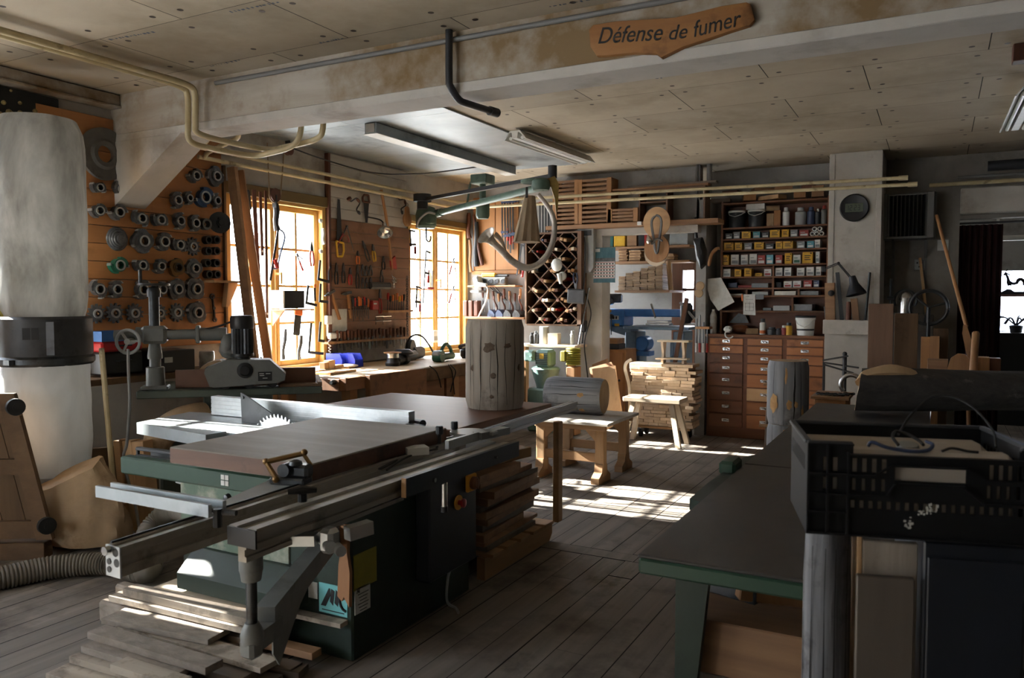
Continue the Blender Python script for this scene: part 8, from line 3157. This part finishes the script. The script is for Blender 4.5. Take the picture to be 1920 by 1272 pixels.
for k, (x0, y0, x1, mt, y, lb) in enumerate(((1739, 674, 1777, 'offcut', 7.3, 'squared timber end lying beside the rounded chair back piece'), (1832, 670, 1855, 'tool_wood', 7.4, 'stepped wooden block right of the turned rod'), (1856, 672, 1876, 'drawer_dark', 7.5, 'dark block at the curtain end of the rear bench'))):
 a_, b_ = at(x0, y0, y=y), at(x1, 712, y=y)
 m = MB()
 m.bb((a_.x, y, bz), (b_.x, y + .12, a_.z), .004)
 solo(m, 'timber_block', lb, 'block', mt)
a, b = at(1874, 624, y=11.2), at(1930, 624, y=11.2)
m = MB()
m.bb((a.x - .1, 11.15, 0), (a.x + 1.6, 11.58, a.z), .006)
m.cur = 1
for k in range(9):
 m.bb((a.x + .05 + k * .08, 11.14, a.z - .75), (a.x + .11 + k * .08, 11.149, a.z - .62 + .02 * (k % 3)))
solo(m, 'dark_cupboard', 'black cupboard below the far bright window', 'cupboard', ['black_plastic', 'alu_dark'])
RST = thing('rooster_ornament', 'black rooster silhouette ornament in the far bright window', 'ornament', at(1900, 545, y=11.55))
def Rw(x, y):
 return (1840 + x * .236, 420 + y * .236)
m = MB()
pr = [(168, 412), (205, 358), (212, 362), (196, 384), (244, 412), (240, 416), (206, 402), (215, 412), (230, 452), (252, 466), (272, 462), (280, 440), (300, 428), (325, 428), (345, 445), (350, 485), (330, 492), (328, 465), (312, 452), (300, 462), (292, 478), (262, 486), (240, 484), (238, 498), (228, 490), (210, 495), (200, 470), (202, 440), (192, 410)]
q = [at(*Rw(*c), y=11.56) for c in pr]
m.prism([(v.x, v.z) for v in q], (0, 11.56, 0), (1, 0, 0), (0, 0, 1), (0, .006, 0))
part(m, 'silhouette', 'ink', RST)
m = MB()
q = [at(*Rw(*c), y=11.56) for c in ((160, 540), (205, 518), (235, 520), (260, 538), (420, 536), (420, 560), (160, 560))]
m.prism([(v.x, v.z) for v in q], (0, 11.56, 0), (1, 0, 0), (0, 0, 1), (0, .02, 0))
part(m, 'base', 'ink', RST)
m = MB()
c = at(1905, 618, y=11.3)
m.lathe([(.06, 0), (.075, .08), (.06, .09)], (c.x, 11.3, a.z + .001), n=14)
for k in range(9):
 t = k * .7
 q0 = V((c.x, 11.3, a.z + .08))
 m.tube(spline([q0, q0 + V((.12 * math.cos(t), .08 * math.sin(t), .1)), q0 + V((.24 * math.cos(t), .1 * math.sin(t), .02 + .05 * (k % 3)))], 4), .009, 5)
solo(m, 'potted_plant', 'dark spiky potted plant on the cupboard in front of the far window', 'plant', 'ink')
m = MB()
p = at(1897, 446, y=10.8)
m.bb((p.x - .15, 10.8, p.z - .03), (p.x + .8, 10.86, p.z + .03), .005)
m.bb((p.x - .15, 10.86, p.z + .03), (p.x - .12, 10.88, ZC))
m.bb((p.x + .7, 10.86, p.z + .03), (p.x + .73, 10.88, ZC))
solo(m, 'roller_blind', 'rolled up pale blind hanging before the far window', 'blind', 'white_plastic')
# green planer, log, crate
mat('planer_top', '3b3a39', '4a4846', rough=.42, metal=.35, scale=7, detail=9, stretch=(1, .5, 1), c3='2b2a29', s3=2, bump=.04)
GPL = thing('planer_table', 'long dark topped green machine table stretching away beside the black crate', 'machine table', (-.35, 3.6, 0))
GX, GX2 = -.715, -.02
ys_ = at(1430, 873, z=.8).y
for y0, y1 in ((2.07, ys_ - .006), (ys_ + .006, 5.75)):
 m = MB()
 m.bb((GX, y0, .789), (GX2, y1, .8), .004)
 part(m, 'table_plate', 'planer_top', GPL)
m = MB()
m.bb((GX + .002, 2.072, .744), (GX2 - .002, 5.745, .788), .006)
part(m, 'green_edge', 'green_table', GPL, label='chipped green painted edge')
m = MB()
m.bb((GX + .06, 2.75, .1), (GX2 - .06, 5.5, .741), .01)
part(m, 'base', 'green_dark', GPL)
for x in (GX + .14, GX2 - .14):
 m = MB()
 m.prism([(-.04, .741), (.05, .741), (.02, .45), (-.02, 0), (-.04, 0)], (x, 2.1, 0), (1, 0, 0), (0, 0, 1), (0, .03, 0))
 part(m, 'leg', 'green_dark', GPL)
m = MB()
m.prism([(0, 0), (-.05, .03), (-.055, .3), (-.04, .9), (0, 1.0)], (GX - .001, 2.75, .75), (1, 0, 0), (0, 1, 0), (0, 0, .04))
part(m, 'side_lip', 'green_dark', GPL)
p = at(1368, 880, z=.8)
m = MB()
m.box((GX - .035, ys_ - .1, .805), (.068, .14, .06), bev=.012)
part(m, 'lip_block', 'green_table', GPL)
for k, (y0, z0, h_, x0, x1, mt, lb) in enumerate(((2.2, .002, .2, GX + .15, GX2 - .2, 'old_plank_x', 'lowest timber at the floor under the near end of the green table'), (2.19, .204, .2, GX + .12, GX2 - .2, 'offcut', 'second timber from the floor under the near end of the green table'), (2.16, .406, .06, GX + .1, -.42, 'offcut_grey', 'grey board end with split edge under the green table'), (2.17, .406, .06, -.38, GX2 - .19, 'offcut_grey', 'second grey board end beside the split one under the green table'), (2.15, .468, .15, GX + .1, GX2 - .19, 'offcut', 'broad reddish brown beam under the near end of the green table'))):
 m = MB()
 m.bb((x0, y0, z0), (x1, y0 + .35, z0 + h_), .004)
 solo(m, 'timber', lb, 'timber', mt)
for k, (x, rz, ry, mt, lb) in enumerate(((-.4, .5, .12, 'tool_wood', 'slanting brown offcut above the broad beam under the green table'), (-.52, -.3, .0, 'box_dark', 'dark dusty tool lying on the broad beam under the green table'))):
 m = MB()
 m.box((0, 0, .04), (.2, .06, .04), rot=(0, ry, rz), bev=.004)
 solo(m, 'offcut' if k == 0 else 'tool', lb, 'offcut' if k == 0 else 'tool', mt, (x, 2.32, .619))
wood('bark', '2d2a28', '45403c', 'x', scale=16, rough=.95, bump=1.0, k=.35, c3='6b645c', s3=7, t3=(.6, .75))
LE = V((-.42, 5.33, .946))
ld = V((.9, .42, 0)).normalized()
lw_ = V((-ld.y, ld.x, 0))
m = MB()
rs_ = []
rr = random.Random(6)
N_, nn = 18, 30
for i in range(N_ + 1):
 t = i / N_
 c = LE + ld * (2.3 * t)
 r = .125 * (1 + .03 * math.sin(7 * t + 1) + .04 * math.sin(13 * t))
 ring = []
 for j in range(nn):
  a_ = 2 * PI * j / nn
  k = r * (1 + .03 * math.sin(5 * a_ + 6 * t) + .02 * math.sin(9 * a_ - 9 * t))
  v = c + lw_ * (k * math.cos(a_)) + V((0, 0, k * math.sin(a_)))
  if i == 0:
   v = v + ld * (.02 * math.sin(a_) + .05 * math.cos(a_))
  ring.append(v)
 rs_.append(ring)
m.rings(rs_, True, False, True)
m.cur = 1
m.add(rs_[0][::-1], [tuple(range(nn))])
kc_ = LE + ld * .16 - lw_ * .05 + V((0, 0, .085))
m.rings([[kc_ + ld * (a_ * math.cos(t)) - lw_ * (b_ * math.sin(t) * .8) + V((0, 0, b_ * math.sin(t) + c_)) for t in [2 * PI * j / 16 for j in range(16)]] for a_, b_, c_ in ((.2, .06, -.03), (.17, .05, .02), (.09, .035, .045), (.02, .01, .05))])
solo(m, 'bark_log', 'long dark bark covered log lying across the far end of the green table', 'log', ['bark', 'log_end'])
m = MB()
m.bb((.75, 5.35, 0), (1.5, 6.3, .795), .015)
solo(m, 'machine_cabinet', 'green machine cabinet behind the black crate supporting the bark log', 'machine', 'green_table')
KA = math.radians(15)
KS = .66
KO = V((-.335 * KS, 2.505 * KS, 1.5 - .7 * KS))
ku, kw = V((math.cos(KA), math.sin(KA), 0)), V((-math.sin(KA), math.cos(KA), 0))
KB = V((KO.x, KO.y, 0))
def kbox(mb, u0, u1, w0, w1, z0, z1, bev=0.0, base=KO):
 k = 1 if base is KB else KS
 mb.box(base + (ku * (u0 + u1) + kw * (w0 + w1)) * (KS / 2) + V((0, 0, (z0 + z1) / 2 * k)), ((u1 - u0) * KS, (w1 - w0) * KS, (z1 - z0) * k), rot=KA, bev=bev * KS)
def holed(mb, f, W_, H_, holes, t, top=None):
 xs = sorted({0, W_} | {h[0] for h in holes} | {h[1] for h in holes})
 zs = sorted({0, H_} | {h[2] for h in holes} | {h[3] for h in holes})
 for i in range(len(xs) - 1):
  run = None
  for j in range(len(zs) - 1):
   cx_, cz_ = (xs[i] + xs[i + 1]) / 2, (zs[j] + zs[j + 1]) / 2
   if any(h[0] < cx_ < h[1] and h[2] < cz_ < h[3] for h in holes):
    if run is not None:
     f(mb, xs[i], xs[i + 1], run, zs[j], t)
    run = None
   elif run is None:
    run = zs[j]
  if run is not None:
   f(mb, xs[i], xs[i + 1], run, H_, t)
mat('crate_black', '0a0b0d', '101114', rough=.55, scale=9, spec=.3)
KR = thing('plastic_crate', 'black slotted plastic crate full of pale boards standing on upright logs', 'crate', KO + ku * .2 + kw * .13)
KH, KW_, KD = .275, .6, .4
fr_h = [(.047 + .027 * k, .06 + .027 * k, .19, .232) for k in range(2)] + [(.128 + .027 * k, .141 + .027 * k, .19, .232) for k in range(4)] + [(.495 + .024 * k, .507 + .024 * k, .185, .228) for k in range(4)]
fr_h += [(.047 + .027 * k, .059 + .027 * k, .135, .172) for k in range(2)] + [(.128 + .027 * k, .138 + .027 * k, .135, .172) for k in range(4)] + [(.49 + .025 * k, .5 + .025 * k, .13, .168) for k in range(4)]
fr_h += [(.245, .435, .17, .21)]
fr_h += [(.125 + .0248 * k, .137 + .0248 * k, .082, .106) for k in range(19)]
fr_h += [(.13, .57, .245, .276)]
m = MB()
holed(m, lambda mb, a_, b_, c_, d_, t: kbox(mb, a_, b_, 0, t, c_, d_), KW_, KH, fr_h, .006)
fp_ = part(m, 'front_wall', 'crate_black', KR)
m = MB()
for u in (.0, .055, .112, .588):
 kbox(m, u, u + .006, -.012, 0, 0, KH if u < .1 or u > .5 else .25)
for z, u0, u1 in ((.0, 0, .6), (.18, 0, .19), (.12, 0, .22), (.178, .49, .6), (.112, .48, .6), (.27, 0, .13), (.27, .57, .6), (.065, 0, .112), (.24, .115, .585)):
 kbox(m, u0, u1, -.012, 0, z, z + .005)
for (ua, za, ub_, zb_) in ((.19, .183, .235, .215), (.22, .122, .245, .16), (.44, .213, .49, .18), (.43, .158, .48, .115)):
 a_, b_ = KO + (ku * ua - kw * .006 + V((0, 0, za))) * KS, KO + (ku * ub_ - kw * .006 + V((0, 0, zb_))) * KS
 m.tube([a_, b_], 0, sq=(.008, .0035))
for z, u0, u1 in ((.213, .235, .44), (.16, .245, .43)):
 kbox(m, u0, u1, -.014, 0, z, z + .005)
part(m, 'ribs', 'crate_black', fp_)
m = MB()
rs = random.Random(8)
for cu, cz, n_ in ((.335, .082, 9), (.35, .09, 6), (.318, .072, 5), (.283, .036, 8), (.28, .045, 5)):
 for k in range(n_):
  u, z = cu + rs.gauss(0, .006), cz + rs.gauss(0, .007)
  kbox(m, u, u + rs.uniform(.003, .008), -.0018, -.0002, z, z + rs.uniform(.003, .009))
part(m, 'paint_flecks', 'white_label', fp_)
m = MB()
bh = [(.04 + .028 * k, .052 + .028 * k, .19, .23) for k in range(19)]
holed(m, lambda mb, a_, b_, c_, d_, t: kbox(mb, a_, b_, KD - t, KD, c_, d_), KW_, KH, bh, .006)
part(m, 'back_wall', 'crate_black', KR)
for u in (0, KW_ - .006):
 m = MB()
 holed(m, lambda mb, a_, b_, c_, d_, t: kbox(mb, u, u + t, a_ + .0065, b_ + .0065, c_, d_), KD - .013, KH, [(.04 + .03 * k, .054 + .03 * k, .18, .23) for k in range(11)], .006)
 part(m, 'side_wall', 'crate_black', KR)
m = MB()
kbox(m, .006, KW_ - .006, .006, KD - .006, 0, .006)
part(m, 'floor_grid', 'crate_black', KR)
m = MB()
kbox(m, -.008, .012, .0, KD, KH - .004, KH + .008, .003)
kbox(m, KW_ - .012, KW_ + .008, .0, KD, KH - .004, KH + .008, .003)
kbox(m, .0, KW_, KD - .01, KD + .008, KH - .004, KH + .008, .003)
kbox(m, 0, .128, -.006, .008, KH - .004, KH + .006, .003)
kbox(m, .572, KW_, -.006, .008, KH - .004, KH + .006, .003)
part(m, 'rim', 'alu_dark', KR, label='worn grey rim')
wood('crate_board', 'a59b8e', 'bfb4a5', 'x', scale=9, rand=.08)
for k, (w0, w1, h_) in enumerate(((.012, .12, .245), (.126, .24, .225), (.246, .385, .235))):
 m = MB()
 m.box((0, 0, h_ / 2 * KS), ((KW_ - .03) * KS, (w1 - w0) * KS, h_ * KS), bev=.02)
 q = KO + (ku * .3 + kw * ((w0 + w1) / 2) + V((0, 0, .0065))) * KS
 solo(m, 'pale_board', '%s pale rounded board lying in the black crate' % ('front', 'middle', 'rear')[k], 'board', 'crate_board', q, KA, 'boards in the black crate')
def kp(u, w_, z):
 return KO + (ku * u + kw * w_ + V((0, 0, z))) * KS
for k, (pts, r_, mt, lb) in enumerate((([(.18, .05, .262), (.19, .04, .275), (.23, .03, .262), (.29, .03, .254), (.34, .04, .256), (.36, .06, .27), (.35, .09, .275)], .0055, 'tool_blue', 'dark blue cable lying across the boards in the black crate'),
         ([(.28, .12, .255), (.27, .15, .275), (.29, .2, .285), (.32, .19, .28), (.34, .14, .27), (.345, .1, .262)], .005, 'black_rubber', 'short black cable loop on the boards in the black crate'),
         ([(.3, .22, .27), (.36, .3, .33), (.44, .34, .385), (.52, .3, .37), (.575, .24, .3), (.57, .18, .25)], .004, 'black_rubber', 'thin black wire arching high over the black crate'),
         ([(.38, .04, .256), (.41, .05, .264), (.45, .05, .257), (.48, .05, .255)], .004, 'black_rubber', 'short wire end on the front board in the black crate'))):
 m = MB()
 m.tube(spline([kp(*p_) for p_ in pts], 6), r_ * KS, 8)
 solo(m, 'cable', lb, 'cable', mt)
m = MB()
m.lathe([(.02, 0), (.022, .007), (.02, .018), (.008, .021)], kp(.315, .155, .228), (0, -.2, 1), 18)
solo(m, 'round_plug', 'round grey plug ringed by a black cable in the black crate', 'plug', 'grey_light')
m = logmesh(.046, 1.028, .04, n=28, seed=31)
for k in range(5):
 crack(m, .049, -2.6 + k * .5, .02, 1.0, .004, 2, 80 + k)
q = KO + (ku * .078 + kw * .09) * KS
wood('post_grey', '3f3f41', '77777a', 'z', scale=22, rough=.9, bump=.8, k=.05, c3='232326', s3=5, t3=(.55, .68))
solo(m, 'weathered_post', 'split grey weathered log post under the near corner of the black crate', 'log', ['post_grey', 'log_end', 'crack'], (q.x, q.y, .004))
for k, (u0, u1, w0, w1, h_, mt, lb) in enumerate(((.155, .17, .05, .14, 1.03, 'pine', 'narrow pale board edge beside the weathered post under the crate'), (.172, .325, .05, .07, 1.02, 'log_bark_free', 'grey knotty board standing behind the shorter board under the crate'), (.15, .31, .015, .04, .955, 'dusty_up', 'shorter grey brown board leaning in front under the crate'))):
 wood('dusty_up', '4b433b', '61574d', 'z', scale=9, rand=.1, c3='2a231d', s3=5, t3=(.62, .75))
 m = MB()
 kbox(m, u0, u1, w0, w1, .004, h_, .003, KB)
 solo(m, 'board', lb, 'board', mt)
m = MB()
kbox(m, .335, .61, .03, .385, .004, 1.03, .006, KB)
kbox(m, .345, .6, .02, .03, .03, 1.0, .003, KB)
solo(m, 'dark_chest', 'blue black wooden chest standing under the black crate', 'chest', 'navy_panel')
m = MB()
rr = random.Random(15)
G_ = 20
vs = []
for i in range(G_ + 1):
 for j in range(G_ + 1):
  u, w_ = i / G_, j / G_
  h_ = .42 * max(0, math.sin(PI * min(max(u, 0), 1)) * math.sin(PI * w_)) ** .6
  vs.append(KB + ku * (.68 + .7 * u) + kw * (-.3 + 1.1 * w_) + V((rr.uniform(-.02, .02), rr.uniform(-.02, .02), .001 + h_ + rr.uniform(0, .035))))
m.add(vs, [(i * (G_ + 1) + j, (i + 1) * (G_ + 1) + j, (i + 1) * (G_ + 1) + j + 1, i * (G_ + 1) + j + 1) for i in range(G_) for j in range(G_)])
mat('shavings', '6b5c4b', 'a08c73', rough=.9, scale=60, bump=1.0, c3='33291f', s3=50, t3=(.5, .6))
o = solo(m, 'wood_shavings', 'heap of coarse wood shavings on the floor beside the dark chest', 'shavings', 'shavings', ang=10)
o['kind'] = 'stuff'
# sign on the beam
SGN = thing('wooden_sign', 'carved rustic wooden no smoking sign hung on the beam', 'sign', at(1260, 60, y=BY0 - .01))
wood('sign_wood', '7d5027', '9a6a38', 'x', scale=7, rand=0, c3='5c3818', s3=4)
pr = [(385, 105), (400, 88), (480, 75), (600, 68), (690, 62), (760, 45), (850, 22), (940, 8), (955, 15), (968, 70), (950, 90), (880, 112), (800, 140), (720, 165), (660, 195), (640, 205), (620, 190), (540, 188), (440, 198), (412, 198), (390, 165)]
q = [at(900 + x * .53125, y * .53125, y=BY0 - .03) for x, y in pr]
qc = sum(q, V()) / len(q)
m = MB()
r0 = [v.copy() for v in q]
for v in r0:
 v.y = BY0 - .002
r1 = [qc + (v - qc) * .975 + V((0, -.004, 0)) for v in q]
m.rings([r0[::-1], q[::-1], r1[::-1]])
part(m, 'board', 'sign_wood', SGN)
for txt, p0, p1, hpx in (('D\u00e9fense', (1119, 82), (1238, 75), 34), ('de', (1251, 75), (1285, 71), 30), ('fumer', (1299, 70), (1388, 48), 34)):
 a, b = at(*p0, y=BY0 - .0355), at(*p1, y=BY0 - .0355)
 cu = bpy.data.curves.new('lettering', 'FONT')
 cu.body = txt
 cu.shear = .22
 cu.extrude = .001
 cu.size = hpx * (a - CAM).dot(CF) / FPX * 1.25
 cu.materials.append(MATS['ink'])
 tmp = bpy.data.objects.new('tmp', cu)
 COL.objects.link(tmp)
 bpy.context.view_layer.update()
 me = bpy.data.meshes.new_from_object(tmp.evaluated_get(bpy.context.evaluated_depsgraph_get()))
 bpy.data.objects.remove(tmp)
 o = bpy.data.objects.new('lettering', me)
 COL.objects.link(o)
 o.parent = SGN
 o.location = a - SGN.location
 d = b - a
 bpy.context.view_layer.update()
 o.rotation_euler = (PI / 2, -math.atan2(d.z, d.x), 0)
 wd = o.dimensions.x or 1
 o.scale = (d.length / wd, 1, 1)
# pipes
def pipe(name, label, pts, r, mt, k=0, ends=False):
 mb = MB()
 P = spline(pts, k) if k else [V(p) for p in pts]
 mb.tube(P, r, 12)
 if ends:
  d = (P[-1] - P[-2]).normalized()
  mb.tube([P[-1] - d * .05, P[-1] + d * .03], r * 1.35, 12)
 return solo(mb, name, label, 'pipe', mt)
PX = XW + .09
for z0, z1, z2, lb in ((2.715, 2.70, 2.645, 'upper of two cream heating pipes running round the window wall and back wall'), (2.64, 2.625, 2.578, 'lower of two cream heating pipes running round the window wall and back wall')):
 yb = 8.36 if z0 > 2.7 else 8.34
 e = -.3 if z0 > 2.7 else -.22
 pts = [V((PX, 4.45, z0)), V((PX, yb - .12, z1))] + arc((PX + .12, yb - .12, z1), (-1, 0, 0), (0, 1, 0), .12, .2, 1.4, 5) + [V((PX + .14, yb, z1)), V((e, yb, z2))]
 pipe('heating_pipe', lb, pts, .017, 'pipe_cream', 0, True)
yA = BY0 - .085
q0, q1 = at(0, 92, z=2.9), at(325, 182, z=2.9)
d = (q1 - q0)
for k, off in enumerate((0, .055)):
 s = V((off, 0, 0))
 x0 = at(352 + 14 * k, 200, y=yA).x
 a = V((x0, yA - .1, 2.9))
 pts = [V((x0, YN + 1 + .9 * j, 2.9)) for j in range(6)] + [V((x0, yA - .75, 2.9)), V((x0, yA - .35, 2.9)), a + V((0, .04, -.005)), V((x0, yA, 2.84)), V((x0, yA, 2.66)), V((x0, yA + .02, 2.55 + .05 * k)), V((x0 + .02, BY1 - .1, 2.53 + .05 * k)), V((x0 + .06, BY1 + .16 + .08 * k, 2.53 + .05 * k)), V((x0 + .2, BY1 + .2 + .08 * k, 2.54 + .05 * k)), V((x0 + .42 + off, BY1 + .21 + .08 * k, 2.58 + .04 * k)), V((x0 + .48 + off, BY1 + .22 + .08 * k, 2.7)), V((x0 + .48 + off, BY1 + .22 + .08 * k, 2.95))]
 pipe('heating_pipe', ('outer', 'inner')[k] + ' of two brownish pipes coming along the ceiling and dipping under the beam', pts, .02, 'pipe_cream', 5)
pipe('heating_pipe', 'short cream pipe loop behind the beam bracket', [V((-5.2, 4.5, 2.64)), V((-5.05, 4.42, 2.66)), V((-4.7, 4.3, 2.68)), V((-4.55, 4.25, 2.7)), V((-4.52, 4.2, 2.78)), V((-4.7, 4.22, 2.8)), V((-5.2, 4.5, 2.74))], .018, 'pipe_cream', 5)
pipe('conduit', 'grey conduit running along the top of the beam', [(-4.2, BY0 - .022, 2.92), (XR, BY0 - .022, 2.92)], .014, 'pipe_grey')
p = at(842, 74, y=BY0 - .05)
z2 = at(842, 155, y=BY0 - .05).z
pipe('bent_pipe', 'black bent pipe hanging from the ceiling in front of the beam', [(p.x, BY0 - .05, ZC - .005), (p.x, BY0 - .05, z2 + .03), (p.x + .005, BY0 - .045, z2 - .02), (p.x + .02, BY0 + .02, z2 - .08), (p.x + .03, BY0 + .12, z2 - .085), (p.x + .05, BY0 + .36, z2 - .08)], .02, 'pipe_black', 4, True)
for k, (x, r_) in enumerate(((1308, .016), (1313, .012), (1331, .03))):
 q = at(x, 330, y=8.68)
 pipe('conduit', ('first thin', 'second thin', 'thicker')[k] + ' vertical pipe on the back wall above the long shelf', [(q.x, 8.66, 2.62), (q.x, 8.66, ZC)], r_, 'pipe_grey')
for k, (z, y, r_, mt) in enumerate(((2.655, 9.1, .02, 'pipe_cream'), (2.72, 9.14, .016, 'pipe_grey'), (2.8, 9.05, .05, 'pipe_black'))):
 pipe('pipe', ('pale pipe running above the curtain doorway', 'thin grey pipe running above the pale pipe at the curtain doorway', 'thick black pipe under the ceiling above the recess')[k], [(-.1 + .25 * k, y, z), (XR, y, z + .005)], r_, mt)
# ceiling channel, fixtures, pulleys
m = MB()
a, b = at(690, 250, z=2.87), at(962, 327, z=2.87)
CH = thing('cable_channel', 'long grey metal channel under the metal ceiling carrying the swing arm', 'channel', ((a.x + b.x) / 2, (a.y + b.y) / 2, 2.86))
x0 = (a.x + b.x) / 2
m.bb((x0 - .06, a.y, 2.865), (x0 + .06, b.y, 2.952), .004)
part(m, 'channel', 'sheet_metal', CH)
m = MB()
m.bb((x0 - .07, a.y - .004, 2.86), (x0 + .07, b.y, 2.866), .001)
part(m, 'cover_strip', 'tool_white', CH)
m = MB()
m.bb((x0 - .045, a.y - .006, 2.875), (x0 + .045, a.y - .001, 2.945))
part(m, 'end_plate', 'white_boards', CH)
def fixture(name, label, p0, p1):
 L_ = (p1 - p0).length
 t = thing(name, label, 'lamp', (p0 + p1) / 2, math.atan2((p1 - p0).y, (p1 - p0).x))
 mb = MB()
 mb.prism([(-.11, -.03), (-.05, .045), (.05, .045), (.11, -.03), (.1, -.03), (.045, .03), (-.045, .03), (-.1, -.03)], (-L_ / 2, 0, 0), (0, 1, 0), (0, 0, 1), (L_, 0, 0))
 mb.prism([(-.025, -.02), (.025, -.02), (.03, .03), (-.03, .03)], (-L_ / 2, 0, 0), (0, 1, 0), (0, 0, 1), (L_, 0, 0))
 for s in (-.05, .0):
  mb.box((s * 12, 0, .055), (.03, .03, .03))
 part(mb, 'reflector', 'tool_white', t, local=True)
 for s in (-.058, .058):
  mb = MB()
  mb.cyl((-L_ / 2 + .03, s, -.012), (L_ / 2 - .03, s, -.012), .016, n=14)
  part(mb, 'tube', 'white_plastic', t, local=True)
 return t
fixture('fluorescent_lamp', 'two tube fluorescent fitting under the ceiling at the edge of the metal sheet', at(965, 255, z=2.9), at(1098, 302, z=2.9))
fixture('fluorescent_lamp', 'two tube fluorescent fitting half cut off at the far right under the ceiling', at(1903, 240, z=2.9), at(1940, 168, z=2.9))
m = MB()
q = at(1914, 93, z=2.94)
m.bb((q.x - .04, q.y - .04, 2.87), (q.x + .06, q.y + .06, ZC - .002), .004)
solo(m, 'ceiling_block', 'small brown wooden block fixed under the ceiling behind the beam', 'block', 'tool_wood_dark')
pts = [at(543, 276, x=-5.2), at(610, 300, x=-5.2), at(700, 324, x=-5.05), at(790, 326, x=-4.7), V((x0 - .06, at(885, 314, z=2.87).y, 2.87))]
m = MB()
m.tube(spline(pts, 8), .007, 8)
solo(m, 'cord', 'black cord sagging from the upper rope pulley to the ceiling channel', 'cord', 'pipe_black')
for k, (x, y, r_, lb) in enumerate(((541, 281, .05, 'small wooden pulley under the ceiling above the first window'), (515, 366, .06, 'wooden rope pulley hanging in front of the first window head'))):
 p = at(x, y, x=XW + .1)
 PU = thing('rope_pulley', lb, 'pulley', p)
 m = MB()
 m.lathe([(r_, 0), (r_ * .8, .012), (r_ * .8, .022), (r_, .034)], p - V((.017, 0, 0)), (1, 0, 0), 22)
 part(m, 'wheel', 'tool_wood_dark', PU)
 m = MB()
 m.tube([p + V((0, 0, 0)), p + V((0, -.01, .0 + r_ * 1.6))] if k == 0 else [p, p - V((0, 0, r_ * 1.8))], 0, sq=(.05, .012))
 part(m, 'strap', 'steel_dark', PU)
m = MB()
a, b = at(533, 278, x=XW + .1), at(526, 366, x=XW + .1)
m.tube([a, b], .006, 6)
c, d = at(505, 366, x=XW + .1), at(501, 268, x=XW + .1)
m.tube([c, d], .005, 6)
m.tube(arc(at(515, 366, x=XW + .1), (0, 1, 0), (0, 0, 1), .066, PI, 2 * PI, 12), .006, 6)
solo(m, 'rope', 'brown rope running over the lower rope pulley up to the ceiling', 'rope', 'bag_cloth')
